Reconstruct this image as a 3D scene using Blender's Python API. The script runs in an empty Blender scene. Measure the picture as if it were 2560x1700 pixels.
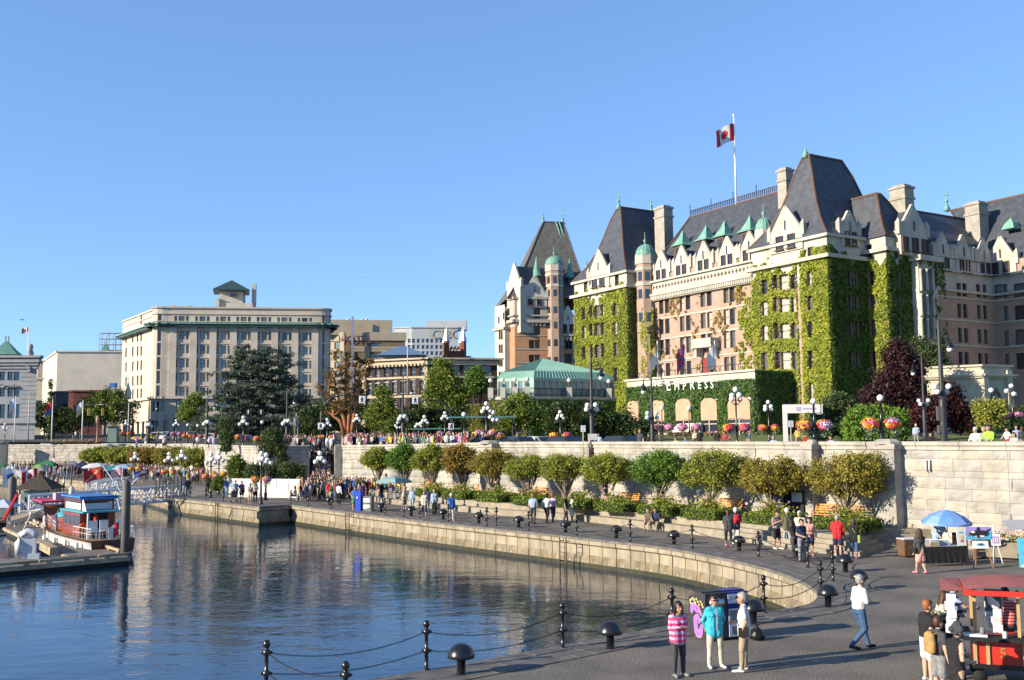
# harbour promenade with an ivy-clad hotel: builders first, then setting, buildings, planting, people, furniture, boats
import bpy,bmesh,math,random
import numpy as np
from mathutils import Vector,Matrix
random.seed(7);np.random.seed(7)
SC=bpy.context.scene;COL=SC.collection
R=math.radians
F=2500.0;EYE=5.4;PITCH=math.atan(240/F);ROLL=0.008
cam=bpy.data.cameras.new('camera');camo=bpy.data.objects.new('camera',cam);COL.objects.link(camo)
cam.sensor_width=36.0;cam.lens=36.0*F/2560.0;cam.clip_end=20000;cam.clip_start=0.1
camo.matrix_world=Matrix.Translation((0,0,EYE))@Matrix.Rotation(R(90)+PITCH,4,'X')@Matrix.Rotation(-ROLL,4,'Z')
SC.camera=camo
SUN_AZ=R(204);SUN_EL=R(19)
w=bpy.data.worlds.new('World');SC.world=w;w.use_nodes=True
nt=w.node_tree;nt.nodes.clear()
sky=nt.nodes.new('ShaderNodeTexSky');sky.sky_type='NISHITA';sky.sun_disc=False
sky.sun_elevation=SUN_EL;sky.sun_rotation=math.atan2(math.cos(SUN_AZ),math.sin(SUN_AZ))%(2*math.pi)
sky.air_density=0.7;sky.dust_density=0.0;sky.ozone_density=6.0;sky.altitude=0
bg=nt.nodes.new('ShaderNodeBackground');bg.inputs['Strength'].default_value=0.15
wo=nt.nodes.new('ShaderNodeOutputWorld');gm=nt.nodes.new('ShaderNodeGamma');gm.inputs[1].default_value=0.62;nt.links.new(sky.outputs[0],gm.inputs[0])
tn=nt.nodes.new('ShaderNodeMix');tn.data_type='RGBA';tn.blend_type='MULTIPLY';tn.inputs[0].default_value=1;tn.inputs[7].default_value=(0.99,1.14,1.34,1)
nt.links.new(gm.outputs[0],tn.inputs[6]);nt.links.new(tn.outputs[2],bg.inputs[0]);nt.links.new(bg.outputs[0],wo.inputs[0])
sl=bpy.data.lights.new('sun','SUN');sl.energy=4.6;sl.angle=R(0.5);sl.color=(1.0,0.87,0.68)
so=bpy.data.objects.new('sun',sl);COL.objects.link(so)
sd=Vector((math.cos(SUN_AZ)*math.cos(SUN_EL),math.sin(SUN_AZ)*math.cos(SUN_EL),math.sin(SUN_EL)))
so.rotation_euler=sd.to_track_quat('Z','Y').to_euler()
SC.view_settings.view_transform='Standard';SC.view_settings.look='None';SC.view_settings.exposure=1.15;SC.view_settings.gamma=1.0
SC.view_settings.use_curve_mapping=False
def ray(px,py):
 x=px-1280;y=850-py;c,s=math.cos(ROLL),math.sin(ROLL)
 xr=x*c+y*s;yr=-x*s+y*c;cy,sy=math.cos(PITCH),math.sin(PITCH)
 return(xr,F*cy-yr*sy,yr*cy+F*sy)
def G(px,py,z=0.0):
 d=ray(px,py);t=(z-EYE)/d[2];return Vector((d[0]*t,d[1]*t,z))
def AT(px,Y,z=0.0,py=1090):
 d=ray(px,py);t=Y/d[1];return Vector((d[0]*t,Y,z))
def ZY(px,py,Y):
 d=ray(px,py);return EYE+d[2]*Y/d[1]
def PT(px,py,Y):
 d=ray(px,py);t=Y/d[1];return Vector((d[0]*t,Y,EYE+d[2]*t))
def PL(px,py,A,e):
 d=ray(px,py);det=d[0]*(-e[1])+e[0]*d[1]
 t=(A[0]*(-e[1])+e[0]*A[1])/det
 X,Y=d[0]*t,d[1]*t
 return((X-A[0])*e[0]+(Y-A[1])*e[1],EYE+d[2]*t)
def PX(p):
 z=p[2]-EYE;cy,sy=math.cos(PITCH),math.sin(PITCH)
 f=p[1]*cy+z*sy;u=-p[1]*sy+z*cy
 if f<.1:return(-9999,0)
 X=p[0]/f*F;Y=u/f*F;c,s=math.cos(ROLL),math.sin(ROLL)
 return(1280+X*c-Y*s,850-(X*s+Y*c))
M={};ALB=.78
def srgb(c):
 return tuple(((x/12.92)if x<=.04045 else((x+.055)/1.055)**2.4)for x in c)
def mat(name,col,rough=.8,var=.15,scale=3.0,bump=0.0,bscale=20,metal=0.0,spec=.3,col2=None,island=False,trans=0.0,coords='Object',stretch=None,detail=5):
 if name in M:return M[name]
 kk=ALB if not island else 1.0;col=tuple(x*kk for x in col);col2=tuple(x*kk for x in col2)if col2 else None
 m=bpy.data.materials.new(name);m.use_nodes=True;n=m.node_tree.nodes;l=m.node_tree.links
 b=n['Principled BSDF'];b.inputs['Roughness'].default_value=rough;b.inputs['Metallic'].default_value=metal
 b.inputs['Specular IOR Level'].default_value=spec
 if trans:b.inputs['Subsurface Weight'].default_value=0
 c2=col2 if col2 else tuple(x*(1-var*1.6)for x in col)
 c1=col if col2 else tuple(min(1,x*(1+var))for x in col)
 if var or col2:
  if coords=='Position':
   tcn=n.new('ShaderNodeNewGeometry');tc=tcn.outputs['Position']
  else:
   tcn=n.new('ShaderNodeTexCoord');tc=tcn.outputs['Object']
  if stretch:
   mp=n.new('ShaderNodeMapping');mp.inputs['Scale'].default_value=stretch;l.new(tc,mp.inputs[0]);tc=mp.outputs[0]
  tx=n.new('ShaderNodeTexNoise');tx.inputs['Scale'].default_value=scale;tx.inputs['Detail'].default_value=detail;l.new(tc,tx.inputs['Vector'])
  fac=tx.outputs[0]
  if island:
   g=n.new('ShaderNodeNewGeometry');ma=n.new('ShaderNodeMath');ma.operation='ADD'
   m2=n.new('ShaderNodeMath');m2.operation='MULTIPLY_ADD';m2.inputs[1].default_value=.6;m2.inputs[2].default_value=-.3
   l.new(g.outputs['Random Per Island'],m2.inputs[0]);l.new(m2.outputs[0],ma.inputs[0]);l.new(fac,ma.inputs[1]);fac=ma.outputs[0]
  rp=n.new('ShaderNodeValToRGB');rp.color_ramp.elements[0].position=.32;rp.color_ramp.elements[1].position=.68
  rp.color_ramp.elements[0].color=(*c2,1);rp.color_ramp.elements[1].color=(*c1,1)
  l.new(fac,rp.inputs[0]);l.new(rp.outputs[0],b.inputs['Base Color'])
 else:
  b.inputs['Base Color'].default_value=(*col,1)
 if bump:
  if coords=='Position':
   t2=n.new('ShaderNodeNewGeometry').outputs['Position']
  else:
   t2=n.new('ShaderNodeTexCoord').outputs['Object']
  x2=n.new('ShaderNodeTexNoise');x2.inputs['Scale'].default_value=bscale;x2.inputs['Detail'].default_value=6;l.new(t2,x2.inputs['Vector'])
  bp=n.new('ShaderNodeBump');bp.inputs['Strength'].default_value=bump;bp.inputs['Distance'].default_value=.05
  l.new(x2.outputs[0],bp.inputs['Height']);l.new(bp.outputs[0],b.inputs['Normal'])
 M[name]=m;return m
def leafmat(name,a,b,rough=.55,scale=.9):
 """foliage: each leaf its own tint between a and b, thin leaves let light through"""
 if name in M:return M[name]
 m=mat(name,a,rough,col2=b,island=True,scale=scale,spec=.25)
 n=m.node_tree.nodes;l=m.node_tree.links;p=n['Principled BSDF'];rp=[x for x in n if x.type=='VALTORGB'][0]
 t=n.new('ShaderNodeBsdfTranslucent');mx=n.new('ShaderNodeMixShader');mx.inputs[0].default_value=.3
 l.new(rp.outputs[0],t.inputs[0]);l.new(p.outputs[0],mx.inputs[1]);l.new(t.outputs[0],mx.inputs[2])
 l.new(mx.outputs[0],n['Material Output'].inputs[0]);return m
def plain(name,c,rough=.6,metal=0,spec=.3):return mat(name,c,rough,var=0,metal=metal,spec=spec)
class MB:
 def __init__(s):s.v=[];s.f=[];s.m=[];s.mi=0;s.sm=[];s.smooth=False
 def mat(s,i):s.mi=i;return s
 def add(s,vs,fs,smooth=None):
  o=len(s.v);s.v.extend([tuple(v)for v in vs])
  for f in fs:s.f.append(tuple(i+o for i in f));s.m.append(s.mi);s.sm.append(s.smooth if smooth is None else smooth)
  return s
 def box(s,c,d,rz=0,M4=None):
  x,y,z=d[0]/2,d[1]/2,d[2]/2;cr,sr=math.cos(rz),math.sin(rz);vs=[]
  for k in(-z,z):
   for(a,b)in((-x,-y),(x,-y),(x,y),(-x,y)):
    vs.append((c[0]+a*cr-b*sr,c[1]+a*sr+b*cr,c[2]+k))
  if M4:vs=[M4@Vector(v)for v in vs]
  return s.add(vs,[(3,2,1,0),(4,5,6,7),(0,1,5,4),(1,2,6,5),(2,3,7,6),(3,0,4,7)],False)
 def beam(s,a,b,w,h=None):
  return s.tube([a,b],[w/2,w/2],4,sq=(h or w)/w)
 def prism(s,poly,z0,z1,cap=True):
  n=len(poly);vs=[(p[0],p[1],z0)for p in poly]+[(p[0],p[1],z1)for p in poly]
  fs=[(i,(i+1)%n,n+(i+1)%n,n+i)for i in range(n)]
  if cap:fs+=[tuple(range(n-1,-1,-1)),tuple(range(n,2*n))]
  return s.add(vs,fs,False)
 def quad(s,a,b,c,d):return s.add([a,b,c,d],[(0,1,2,3)],False)
 def tri(s,a,b,c):return s.add([a,b,c],[(0,1,2)],False)
 def lathe(s,prof,n=12,c=(0,0,0),smooth=True,M4=None,ph=0):
  vs=[]
  for(r,z)in prof:
   for i in range(n):
    a=2*math.pi*i/n+ph;vs.append(Vector((c[0]+r*math.cos(a),c[1]+r*math.sin(a),c[2]+z)))
  if M4:vs=[M4@v for v in vs]
  fs=[]
  for k in range(len(prof)-1):
   for i in range(n):j=(i+1)%n;fs.append((k*n+i,k*n+j,(k+1)*n+j,(k+1)*n+i))
  fs.append(tuple(range(n-1,-1,-1)));fs.append(tuple((len(prof)-1)*n+i for i in range(n)))
  return s.add(vs,fs,smooth)
 def tube(s,pts,rad,n=6,sq=1,smooth=None):
  pts=[Vector(p)for p in pts];vs=[];fs=[]
  if not hasattr(rad,'__len__'):rad=[rad]*len(pts)
  for i,p in enumerate(pts):
   d=(pts[min(i+1,len(pts)-1)]-pts[max(i-1,0)]).normalized()
   up=Vector((0,0,1))if abs(d.z)<.95 else Vector((1,0,0))
   a=d.cross(up).normalized();b=a.cross(d)
   for k in range(n):
    t=2*math.pi*(k+.5)/n;q=1.414 if n==4 else 1
    vs.append(p+a*math.cos(t)*rad[i]*q+b*math.sin(t)*rad[i]*q*sq)
  for i in range(len(pts)-1):
   for k in range(n):j=(k+1)%n;fs.append((i*n+k,(i+1)*n+k,(i+1)*n+j,i*n+j))
  fs.append(tuple(range(n)));fs.append(tuple((len(pts)-1)*n+k for k in range(n-1,-1,-1)))
  return s.add(vs,fs,(n>5)if smooth is None else smooth)
 def ball(s,c,r,n=8,sz=1.0,m=5):
  prof=[(r*math.sin(math.pi*k/m),-r*sz*math.cos(math.pi*k/m))for k in range(m+1)]
  prof[0]=(r*.02,prof[0][1]);prof[-1]=(r*.02,prof[-1][1])
  return s.lathe(prof,n,c)
 def mesh(s,name,mats):
  me=bpy.data.meshes.new(name);me.from_pydata(s.v,[],s.f)
  for m in mats:me.materials.append(m)
  me.polygons.foreach_set('material_index',s.m);me.polygons.foreach_set('use_smooth',s.sm);me.update();return me
def link(name,me,parent=None,loc=(0,0,0),rz=0,scale=None):
 o=bpy.data.objects.new(name,me);COL.objects.link(o);o.location=loc;o.rotation_euler=(0,0,rz)
 if scale:o.scale=scale
 if parent:o.parent=parent
 return o
def ml(x):return x if isinstance(x,(list,tuple))else[x]
def ob(name,mb,mats,parent=None,loc=(0,0,0),rz=0,scale=None):
 return link(name,mb.mesh(name,ml(mats)),parent,loc,rz,scale)
def tag(o,label,cat,group=None,kind=None):
 o['label']=label;o['category']=cat
 if group:o['group']=group
 if kind:o['kind']=kind
 return o
def struct(name,mb,mats,loc=(0,0,0)):
 o=ob(name,mb,mats,None,loc);o['kind']='structure';return o
def thing(name,label,cat,loc=(0,0,0),rz=0,group=None):
 return tag(link(name,None,None,loc,rz),label,cat,group)
def kids(o):return[c for c in CH.get(o.name,[])]
def copytree(root,loc,rz=0,label=None,scale=None):
 def cp(o,par):
  c=o.copy();COL.objects.link(c)
  if par:c.parent=par
  for k in o.children:cp(k,c)
  return c
 r=cp(root,None);r.location=loc;r.rotation_euler=(0,0,rz)
 if label:r['label']=label
 if scale:r.scale=(scale,)*3 if not hasattr(scale,'__len__')else scale
 return r
def npmesh(name,V,nq,mats,mi=None):
 """mesh of nq separate quads from an (nq*4,3) array"""
 me=bpy.data.meshes.new(name);me.vertices.add(nq*4);me.vertices.foreach_set('co',V.astype(np.float32).ravel())
 me.loops.add(nq*4);me.loops.foreach_set('vertex_index',np.arange(nq*4,dtype=np.int32))
 me.polygons.add(nq);me.polygons.foreach_set('loop_start',np.arange(0,nq*4,4,dtype=np.int32))
 try:me.polygons.foreach_set('loop_total',np.full(nq,4,dtype=np.int32))
 except Exception:pass
 for m in ml(mats):me.materials.append(m)
 if mi is not None:me.polygons.foreach_set('material_index',mi.astype(np.int32))
 me.update(calc_edges=True);return me
def leaves(P,size,flat=None,jit=.5,aspect=.7):
 """quads at points P (n,3); flat = preferred normal"""
 n=len(P);N=np.random.normal(size=(n,3));N/=np.linalg.norm(N,axis=1)[:,None]
 if flat is not None:N=N*jit+np.asarray(flat);N/=np.linalg.norm(N,axis=1)[:,None]
 T=np.random.normal(size=(n,3));A=np.cross(N,T);A/=np.linalg.norm(A,axis=1)[:,None];B=np.cross(N,A)
 s=(size*(.6+.8*np.random.rand(n)))[:,None]
 V=np.empty((n,4,3));V[:,0]=P-A*s*.5;V[:,1]=P-B*s*.5*aspect+N*s*.08;V[:,2]=P+A*s*.5;V[:,3]=P+B*s*.5*aspect+N*s*.08
 return V.reshape(-1,3)
def clumps(ells,ncl,per,rc,shell=.55,flatten=.75):
 """leaf points in clumps filling ellipsoids [(cx,cy,cz,rx,ry,rz)]"""
 vol=np.array([e[3]*e[4]*e[5]for e in ells]);vol=vol**.75;vol/=vol.sum();out=[]
 for e,f in zip(ells,vol):
  k=max(3,int(ncl*f));d=np.random.normal(size=(k,3));d/=np.linalg.norm(d,axis=1)[:,None]
  r=shell+(1-shell)*np.random.rand(k)**.7;c=np.array(e[:3])+d*r[:,None]*np.array(e[3:6])
  rr=rc*(.6+.8*np.random.rand(k));q=np.random.normal(size=(k,per,3))*.5
  P=c[:,None,:]+q*rr[:,None,None]*np.array([1,1,flatten]);out.append(P.reshape(-1,3))
 return np.concatenate(out)
concrete=mat('quay_concrete',(.40,.345,.25),.85,scale=1.5,bump=.3,bscale=14,detail=9,col2=(.22,.19,.14),coords='Position',stretch=(1,1,.35))
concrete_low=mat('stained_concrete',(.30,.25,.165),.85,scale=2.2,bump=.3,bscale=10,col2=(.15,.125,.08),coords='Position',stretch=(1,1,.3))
concrete_wet=mat('wet_concrete',(.05,.05,.025),.5,scale=4,col2=(.03,.03,.02),coords='Position')
stepstone=mat('step_concrete',(.36,.315,.235),.9,scale=2.5,bump=.2,bscale=30,col2=(.25,.22,.17),coords='Position')
granite=mat('granite',(.46,.435,.385),.9,scale=1.1,bump=.6,bscale=5,col2=(.26,.245,.215),coords='Position',detail=8)
mortar=mat('mortar',(.30,.28,.24),.95,scale=4)
asphalt=mat('aggregate_paving',(.34,.305,.25),.92,scale=26,col2=(.10,.09,.078),bump=.3,bscale=30,coords='Position',detail=3)
_n,_l=asphalt.node_tree.nodes,asphalt.node_tree.links;_r=[x for x in _n if x.type=='VALTORGB'][0];_r.color_ramp.elements[0].position=.42;_r.color_ramp.elements[1].position=.62
_t=_n.new('ShaderNodeTexNoise');_t.inputs['Scale'].default_value=.45;_t.inputs['Detail'].default_value=6;_l.new(_n.new('ShaderNodeNewGeometry').outputs['Position'],_t.inputs['Vector'])
_q=_n.new('ShaderNodeValToRGB');_q.color_ramp.elements[0].position=.35;_q.color_ramp.elements[1].position=.6;_q.color_ramp.elements[0].color=(.62,.62,.64,1);_q.color_ramp.elements[1].color=(1,1,1,1);_l.new(_t.outputs[0],_q.inputs[0])
_m=_n.new('ShaderNodeMix');_m.data_type='RGBA';_m.blend_type='MULTIPLY';_m.inputs[0].default_value=1;_l.new(_r.outputs[0],_m.inputs[6]);_l.new(_q.outputs[0],_m.inputs[7]);_l.new(_m.outputs[2],_n['Principled BSDF'].inputs['Base Color'])
slate=mat('slate_coping',(.19,.175,.155),.8,scale=2.0,col2=(.11,.105,.10),bump=.2,bscale=18,coords='Position')
grass=mat('lawn_grass',(.17,.20,.05),.9,scale=1.5,col2=(.10,.13,.035),coords='Position')
road=mat('road_asphalt',(.075,.07,.065),.9,scale=2,coords='Position')
soil=mat('planting_soil',(.06,.045,.03),.95)
black=mat('black_iron',(.012,.012,.013),.28,var=.3,scale=6,spec=.6)
chainm=mat('chain_iron',(.02,.019,.018),.5,var=.2,spec=.5)
def watermat():
 m=bpy.data.materials.new('harbour_water');m.use_nodes=True;n=m.node_tree.nodes;l=m.node_tree.links;b=n['Principled BSDF']
 b.inputs['Base Color'].default_value=(.008,.024,.048,1);b.inputs['Roughness'].default_value=.03;b.inputs['IOR'].default_value=1.33
 b.inputs['Specular IOR Level'].default_value=.85
 g=n.new('ShaderNodeNewGeometry').outputs['Position'];last=None
 for sc,dist,st,rz in((.16,.12,.16,.3),(.7,.06,.17,.9),(3.6,.016,.22,.1)):
  mp=n.new('ShaderNodeMapping');mp.inputs['Scale'].default_value=(sc*.62,sc,sc);mp.inputs['Rotation'].default_value=(0,0,rz*.35);l.new(g,mp.inputs[0])
  t=n.new('ShaderNodeTexNoise');t.inputs['Scale'].default_value=1;t.inputs['Detail'].default_value=3;t.inputs['Distortion'].default_value=.6;l.new(mp.outputs[0],t.inputs['Vector'])
  bp=n.new('ShaderNodeBump');bp.inputs['Strength'].default_value=st;bp.inputs['Distance'].default_value=dist*2.2;l.new(t.outputs[0],bp.inputs['Height'])
  if last:l.new(last,bp.inputs['Normal'])
  last=bp.outputs[0]
 l.new(last,b.inputs['Normal']);return m
mb=MB();mb.quad((-900,-60,0),(60,-60,0),(60,260,0),(-900,260,0));struct('water',mb,watermat(),(0,0,-1.5))
mb=MB();mb.quad((-900,-60,0),(60,-60,0),(60,260,0),(-900,260,0));struct('harbour_bed',mb,mat('mud',(.03,.035,.025),.95),(0,0,-6))
QPX=[(1000,1690),(1200,1655),(1400,1617),(1600,1579),(1800,1546),(1950,1528),(2020,1515),(2048,1500),(2050,1480),(2010,1453),(1960,1434),(1900,1416),(1800,1393),(1658,1367),(1500,1350),(1300,1328),(1100,1307),(900,1284),(727,1262),(648,1267),(430,1243)]
Q=[G(*p).xy for p in QPX]
Q=[Vector((-9.5,19.0)),Vector((-5.2,21.6))]+Q+[G(385,1232).xy,G(330,1216).xy,G(220,1203).xy,G(107,1194.5).xy,G(-60,1186).xy,G(-400,1178).xy]
NEARQ=2
def resample(P,step):
 out=[P[0].copy()];acc=0
 for a,b in zip(P[:-1],P[1:]):
  L=(b-a).length;d=step-acc
  while d<=L:out.append(a+(b-a)*(d/L));d+=step
  acc=(acc+L)%step
 return out
def offset(P,d):
 out=[]
 for i,p in enumerate(P):
  t=(P[min(i+1,len(P)-1)]-P[max(i-1,0)]).normalized();out.append(p+Vector((t.y,-t.x))*d)
 return out
def smooth(P,k=1):
 for _ in range(k):
  o=[P[0]]
  for a,b in zip(P[:-1],P[1:]):
   if(b-a).length>1.2:o+=[a*.78+b*.22,a*.22+b*.78]
   else:o+=[(a+b)/2]
  o.append(P[-1]);P=o
 return P
KINK=Q.index(G(727,1262).xy)
Qs=smooth(Q[:KINK],2)+Q[KINK:]
far_r=[Vector((-400,260)),Vector((300,260)),Vector((300,10)),Vector((40,4)),Vector((-12,4))]
mb=MB();poly=[Vector((q.x,q.y))for q in Qs]+far_r
mb.add([(p.x,p.y,0)for p in poly],[tuple(range(len(poly)))[::-1]])
me=mb.mesh('lower_causeway',[asphalt]);bm=bmesh.new();bm.from_mesh(me);bmesh.ops.triangulate(bm,faces=bm.faces);bmesh.ops.recalc_face_normals(bm,faces=bm.faces)
for f in bm.faces:
 if f.normal.z<0:f.normal_flip()
bm.to_mesh(me);o=link('lower_causeway',me);o['kind']='structure'
wall=thing('quay_wall','pale ribbed concrete quay wall curving along the water edge','quay wall',(Qs[0].x,Qs[0].y,0))
PROF=[(-.02,0.0),(-.02,-.30),(.16,-.40),(.16,-.86),(.02,-1.06),(.02,-1.9)]
pts=resample(Qs,1.0);inn=offset(pts,1)
nrm=[(b-a)for a,b in zip(pts,inn)]
cnt=0;rest=MB()
bolt=plain('pale_bolt',(.6,.57,.5))
for i in range(len(pts)-1):
 a,b=pts[i],pts[i+1];c=(a+b)/2;e=(b-a).normalized();nn=Vector((e.y,-e.x));L=(b-a).length
 mid=PX((c.x,c.y,-.5));vis=-60<mid[0]<2620 and(c.y>34 or c.x>8.5)
 m=MB()if vis and cnt<290 else rest
 jog=random.uniform(-.012,.012);g=.045;off=c if m is not rest else Vector((Qs[0].x,Qs[0].y))
 def P(s,ins,z):q=c+e*s+nn*(ins+jog);return(q.x-off.x,q.y-off.y,z)
 vs=[];k=len(PROF)
 sh=.13
 for s in(-L/2+g/2,L/2-g/2):
  for j,(ins,z)in enumerate(PROF):vs.append(P(s+(sh if j in(2,3)else 0),ins,z))
 for s in(-L/2+g/2,L/2-g/2):
  for j,(ins,z)in enumerate(PROF):vs.append(P(s+(sh if j in(2,3)else 0),ins+.12,z))
 fs=[(j,j+1,k+j+1,k+j)for j in range(k-1)]+[(2*k+j,2*k+j+1,j+1,j)for j in range(k-1)]+[(k+j,k+j+1,3*k+j+1,3*k+j)for j in range(k-1)]
 mi=[0]*len(fs);mi[k-2]=0
 for f,q in zip(fs,range(len(fs))):
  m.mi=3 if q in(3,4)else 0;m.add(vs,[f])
 m.mi=2;q=c+nn*(-.0-.012+jog+.02);mm=(q.x-off.x,q.y-off.y)
 if c.y<95:
  m.box((mm[0],mm[1],-.16),(.05,.04,.05),math.atan2(e.y,e.x));q=c+nn*(.005+jog);m.box((q.x-off.x,q.y-off.y,-1.2),(.06,.05,.06),math.atan2(e.y,e.x))
 m.mi=1;q0=c-e*L*.5+nn*(.0+jog);q1=c+e*L*.5+nn*(.0+jog)
 m.add([(q0.x-off.x,q0.y-off.y,-1.27),(q1.x-off.x,q1.y-off.y,-1.27),(q1.x-off.x,q1.y-off.y,-1.95),(q0.x-off.x,q0.y-off.y,-1.95)],[(0,1,2,3)])
 if m is not rest:
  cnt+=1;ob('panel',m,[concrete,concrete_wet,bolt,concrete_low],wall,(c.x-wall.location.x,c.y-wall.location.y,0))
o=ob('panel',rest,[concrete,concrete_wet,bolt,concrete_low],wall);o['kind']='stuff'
bk=MB();bi=offset(pts,.10)
for i in range(len(pts)-1):
 a,b=bi[i]-Qs[0],bi[i+1]-Qs[0]
 if i%1==0:bk.quad((a.x+nrm[i].x*.16,a.y+nrm[i].y*.16,-.01),(b.x+nrm[i+1].x*.16,b.y+nrm[i+1].y*.16,-.01),(b.x+nrm[i+1].x*.16,b.y+nrm[i+1].y*.16,-5.9),(a.x+nrm[i].x*.16,a.y+nrm[i].y*.16,-5.9))
ob('backing',bk,plain('dark_joint',(.03,.028,.02),.9),wall)
cop=thing('quay_coping','grey slate slab strip laid along the rim of the quay','coping',(Qs[0].x,Qs[0].y,0))
rest=MB();cnt=0;rows=[(-.06,.42),(.44,.86),(.88,1.30)]
cp=resample(Qs,.62);o0=Vector((Qs[0].x,Qs[0].y))
offs={d:offset(cp,d)for r_ in rows for d in r_}
order=sorted([(i,k)for i in range(len(cp)-1)for k in range(3)],key=lambda t:cp[t[0]].length)
for i,k in order:
 a,b=offs[rows[k][0]],offs[rows[k][1]];j=i+1
 p=[a[i],a[j],b[j],b[i]];c=sum(p,Vector((0,0)))/4;z=.015+random.random()*.012
 tvis=700<PX((c.x,c.y,0))[0]<2620 and PX((c.x,c.y,0))[1]<1720
 m=MB()if(cnt<290 and tvis)else rest;off=c if m is not rest else o0
 q=[x+(c-x)*.02-off for x in p];m.prism(q[::-1],-.10 if m is rest else-.10,z)
 if m is not rest:cnt+=1;ob('slab',m,slate,cop,(c.x-o0.x,c.y-o0.y,0))
o=ob('slab',rest,slate,cop);o['kind']='stuff'
TPX=[(860,1243),(960,1258),(1060,1270),(1250,1289),(1450,1303),(1650,1326),(1800,1347),(1900,1361),(2000,1377),(2090,1388),(2150,1392)]
T0=[G(*p).xy for p in TPX]
WP=Vector((22.0,45.8));WD=Vector((-.6,.8));WN=Vector((.8,.6))
def onwall(s,off=0):return WP+WD*s+WN*off
mb=MB()
def step_level(P,z0,z1):
 q=[Vector(p)for p in P];m=MB();m.prism([(p.x,p.y)for p in q],z0,z1);return m
endR=Vector((19.6,48.9))
for k,(d,z)in enumerate(((0,.2),(.32,.4),(.64,.6),(.96,.8))):
 P=offset(T0,-d);P[-1]=P[-1]+Vector((-d*1.1,0));P[-2]+=Vector((-d*.5,0))
 n=6
 if k%2==0:line=P[n:]
 else:line=P
 if k==1:line=offset(T0,0.0)[:n]+P[n:];line[n-1]=T0[n-1]
 if k==3:line=offset(T0,-.62)[:n]+P[n:]
 s0=(line[0]-WP).dot(WD);tailw=[onwall(5.6+d*.3),onwall(s0)]
 poly=line[::1]+[Vector((line[-1].x+2.4-d*.2,line[-1].y+3.6-d*.3))]+[onwall(2.4+d)]+[onwall(s0)]
 m=MB();zb=-.05 if k<2 else z-.42
 m.prism([(p.x,p.y)for p in poly][::-1],zb,z,cap=True)
 o=struct('terrace_step' if k<3 else 'terrace',m,stepstone)
o=None
SV=[]
for k in range(7):
 m=MB();nx,nz=4,3;rnd=random.Random(k)
 V={}
 for i in range(nx+1):
  for j in range(nz+1):
   edge=i in(0,nx)or j in(0,nz)
   V[i,j]=(i/nx-.5,-(.012 if edge else rnd.uniform(.02,.085)),j/nz)
 idx={kk:n for n,kk in enumerate(V)}
 m.add(list(V.values()),[(idx[i,j],idx[i+1,j],idx[i+1,j+1],idx[i,j+1])for i in range(nx)for j in range(nz)])
 m.add([(-.5,-.012,0),(.5,-.012,0),(.5,.2,0),(-.5,.2,0),(-.5,-.012,1),(.5,-.012,1),(.5,.2,1),(-.5,.2,1)],[(0,3,2,1),(4,5,6,7),(1,2,6,5),(3,0,4,7)])
 SV.append(m)
gran=[granite]+[mat('granite_%s'%n,c,.9,scale=1.1,bump=.6,bscale=5,col2=tuple(x*.62 for x in c),coords='Position',detail=8)for n,c in(('warm',(.50,.46,.385)),('cool',(.43,.415,.385)),('pale',(.53,.50,.43)))]
SM=[(m.mesh('stone',[g]),m)for m in SV for g in gran]
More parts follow.
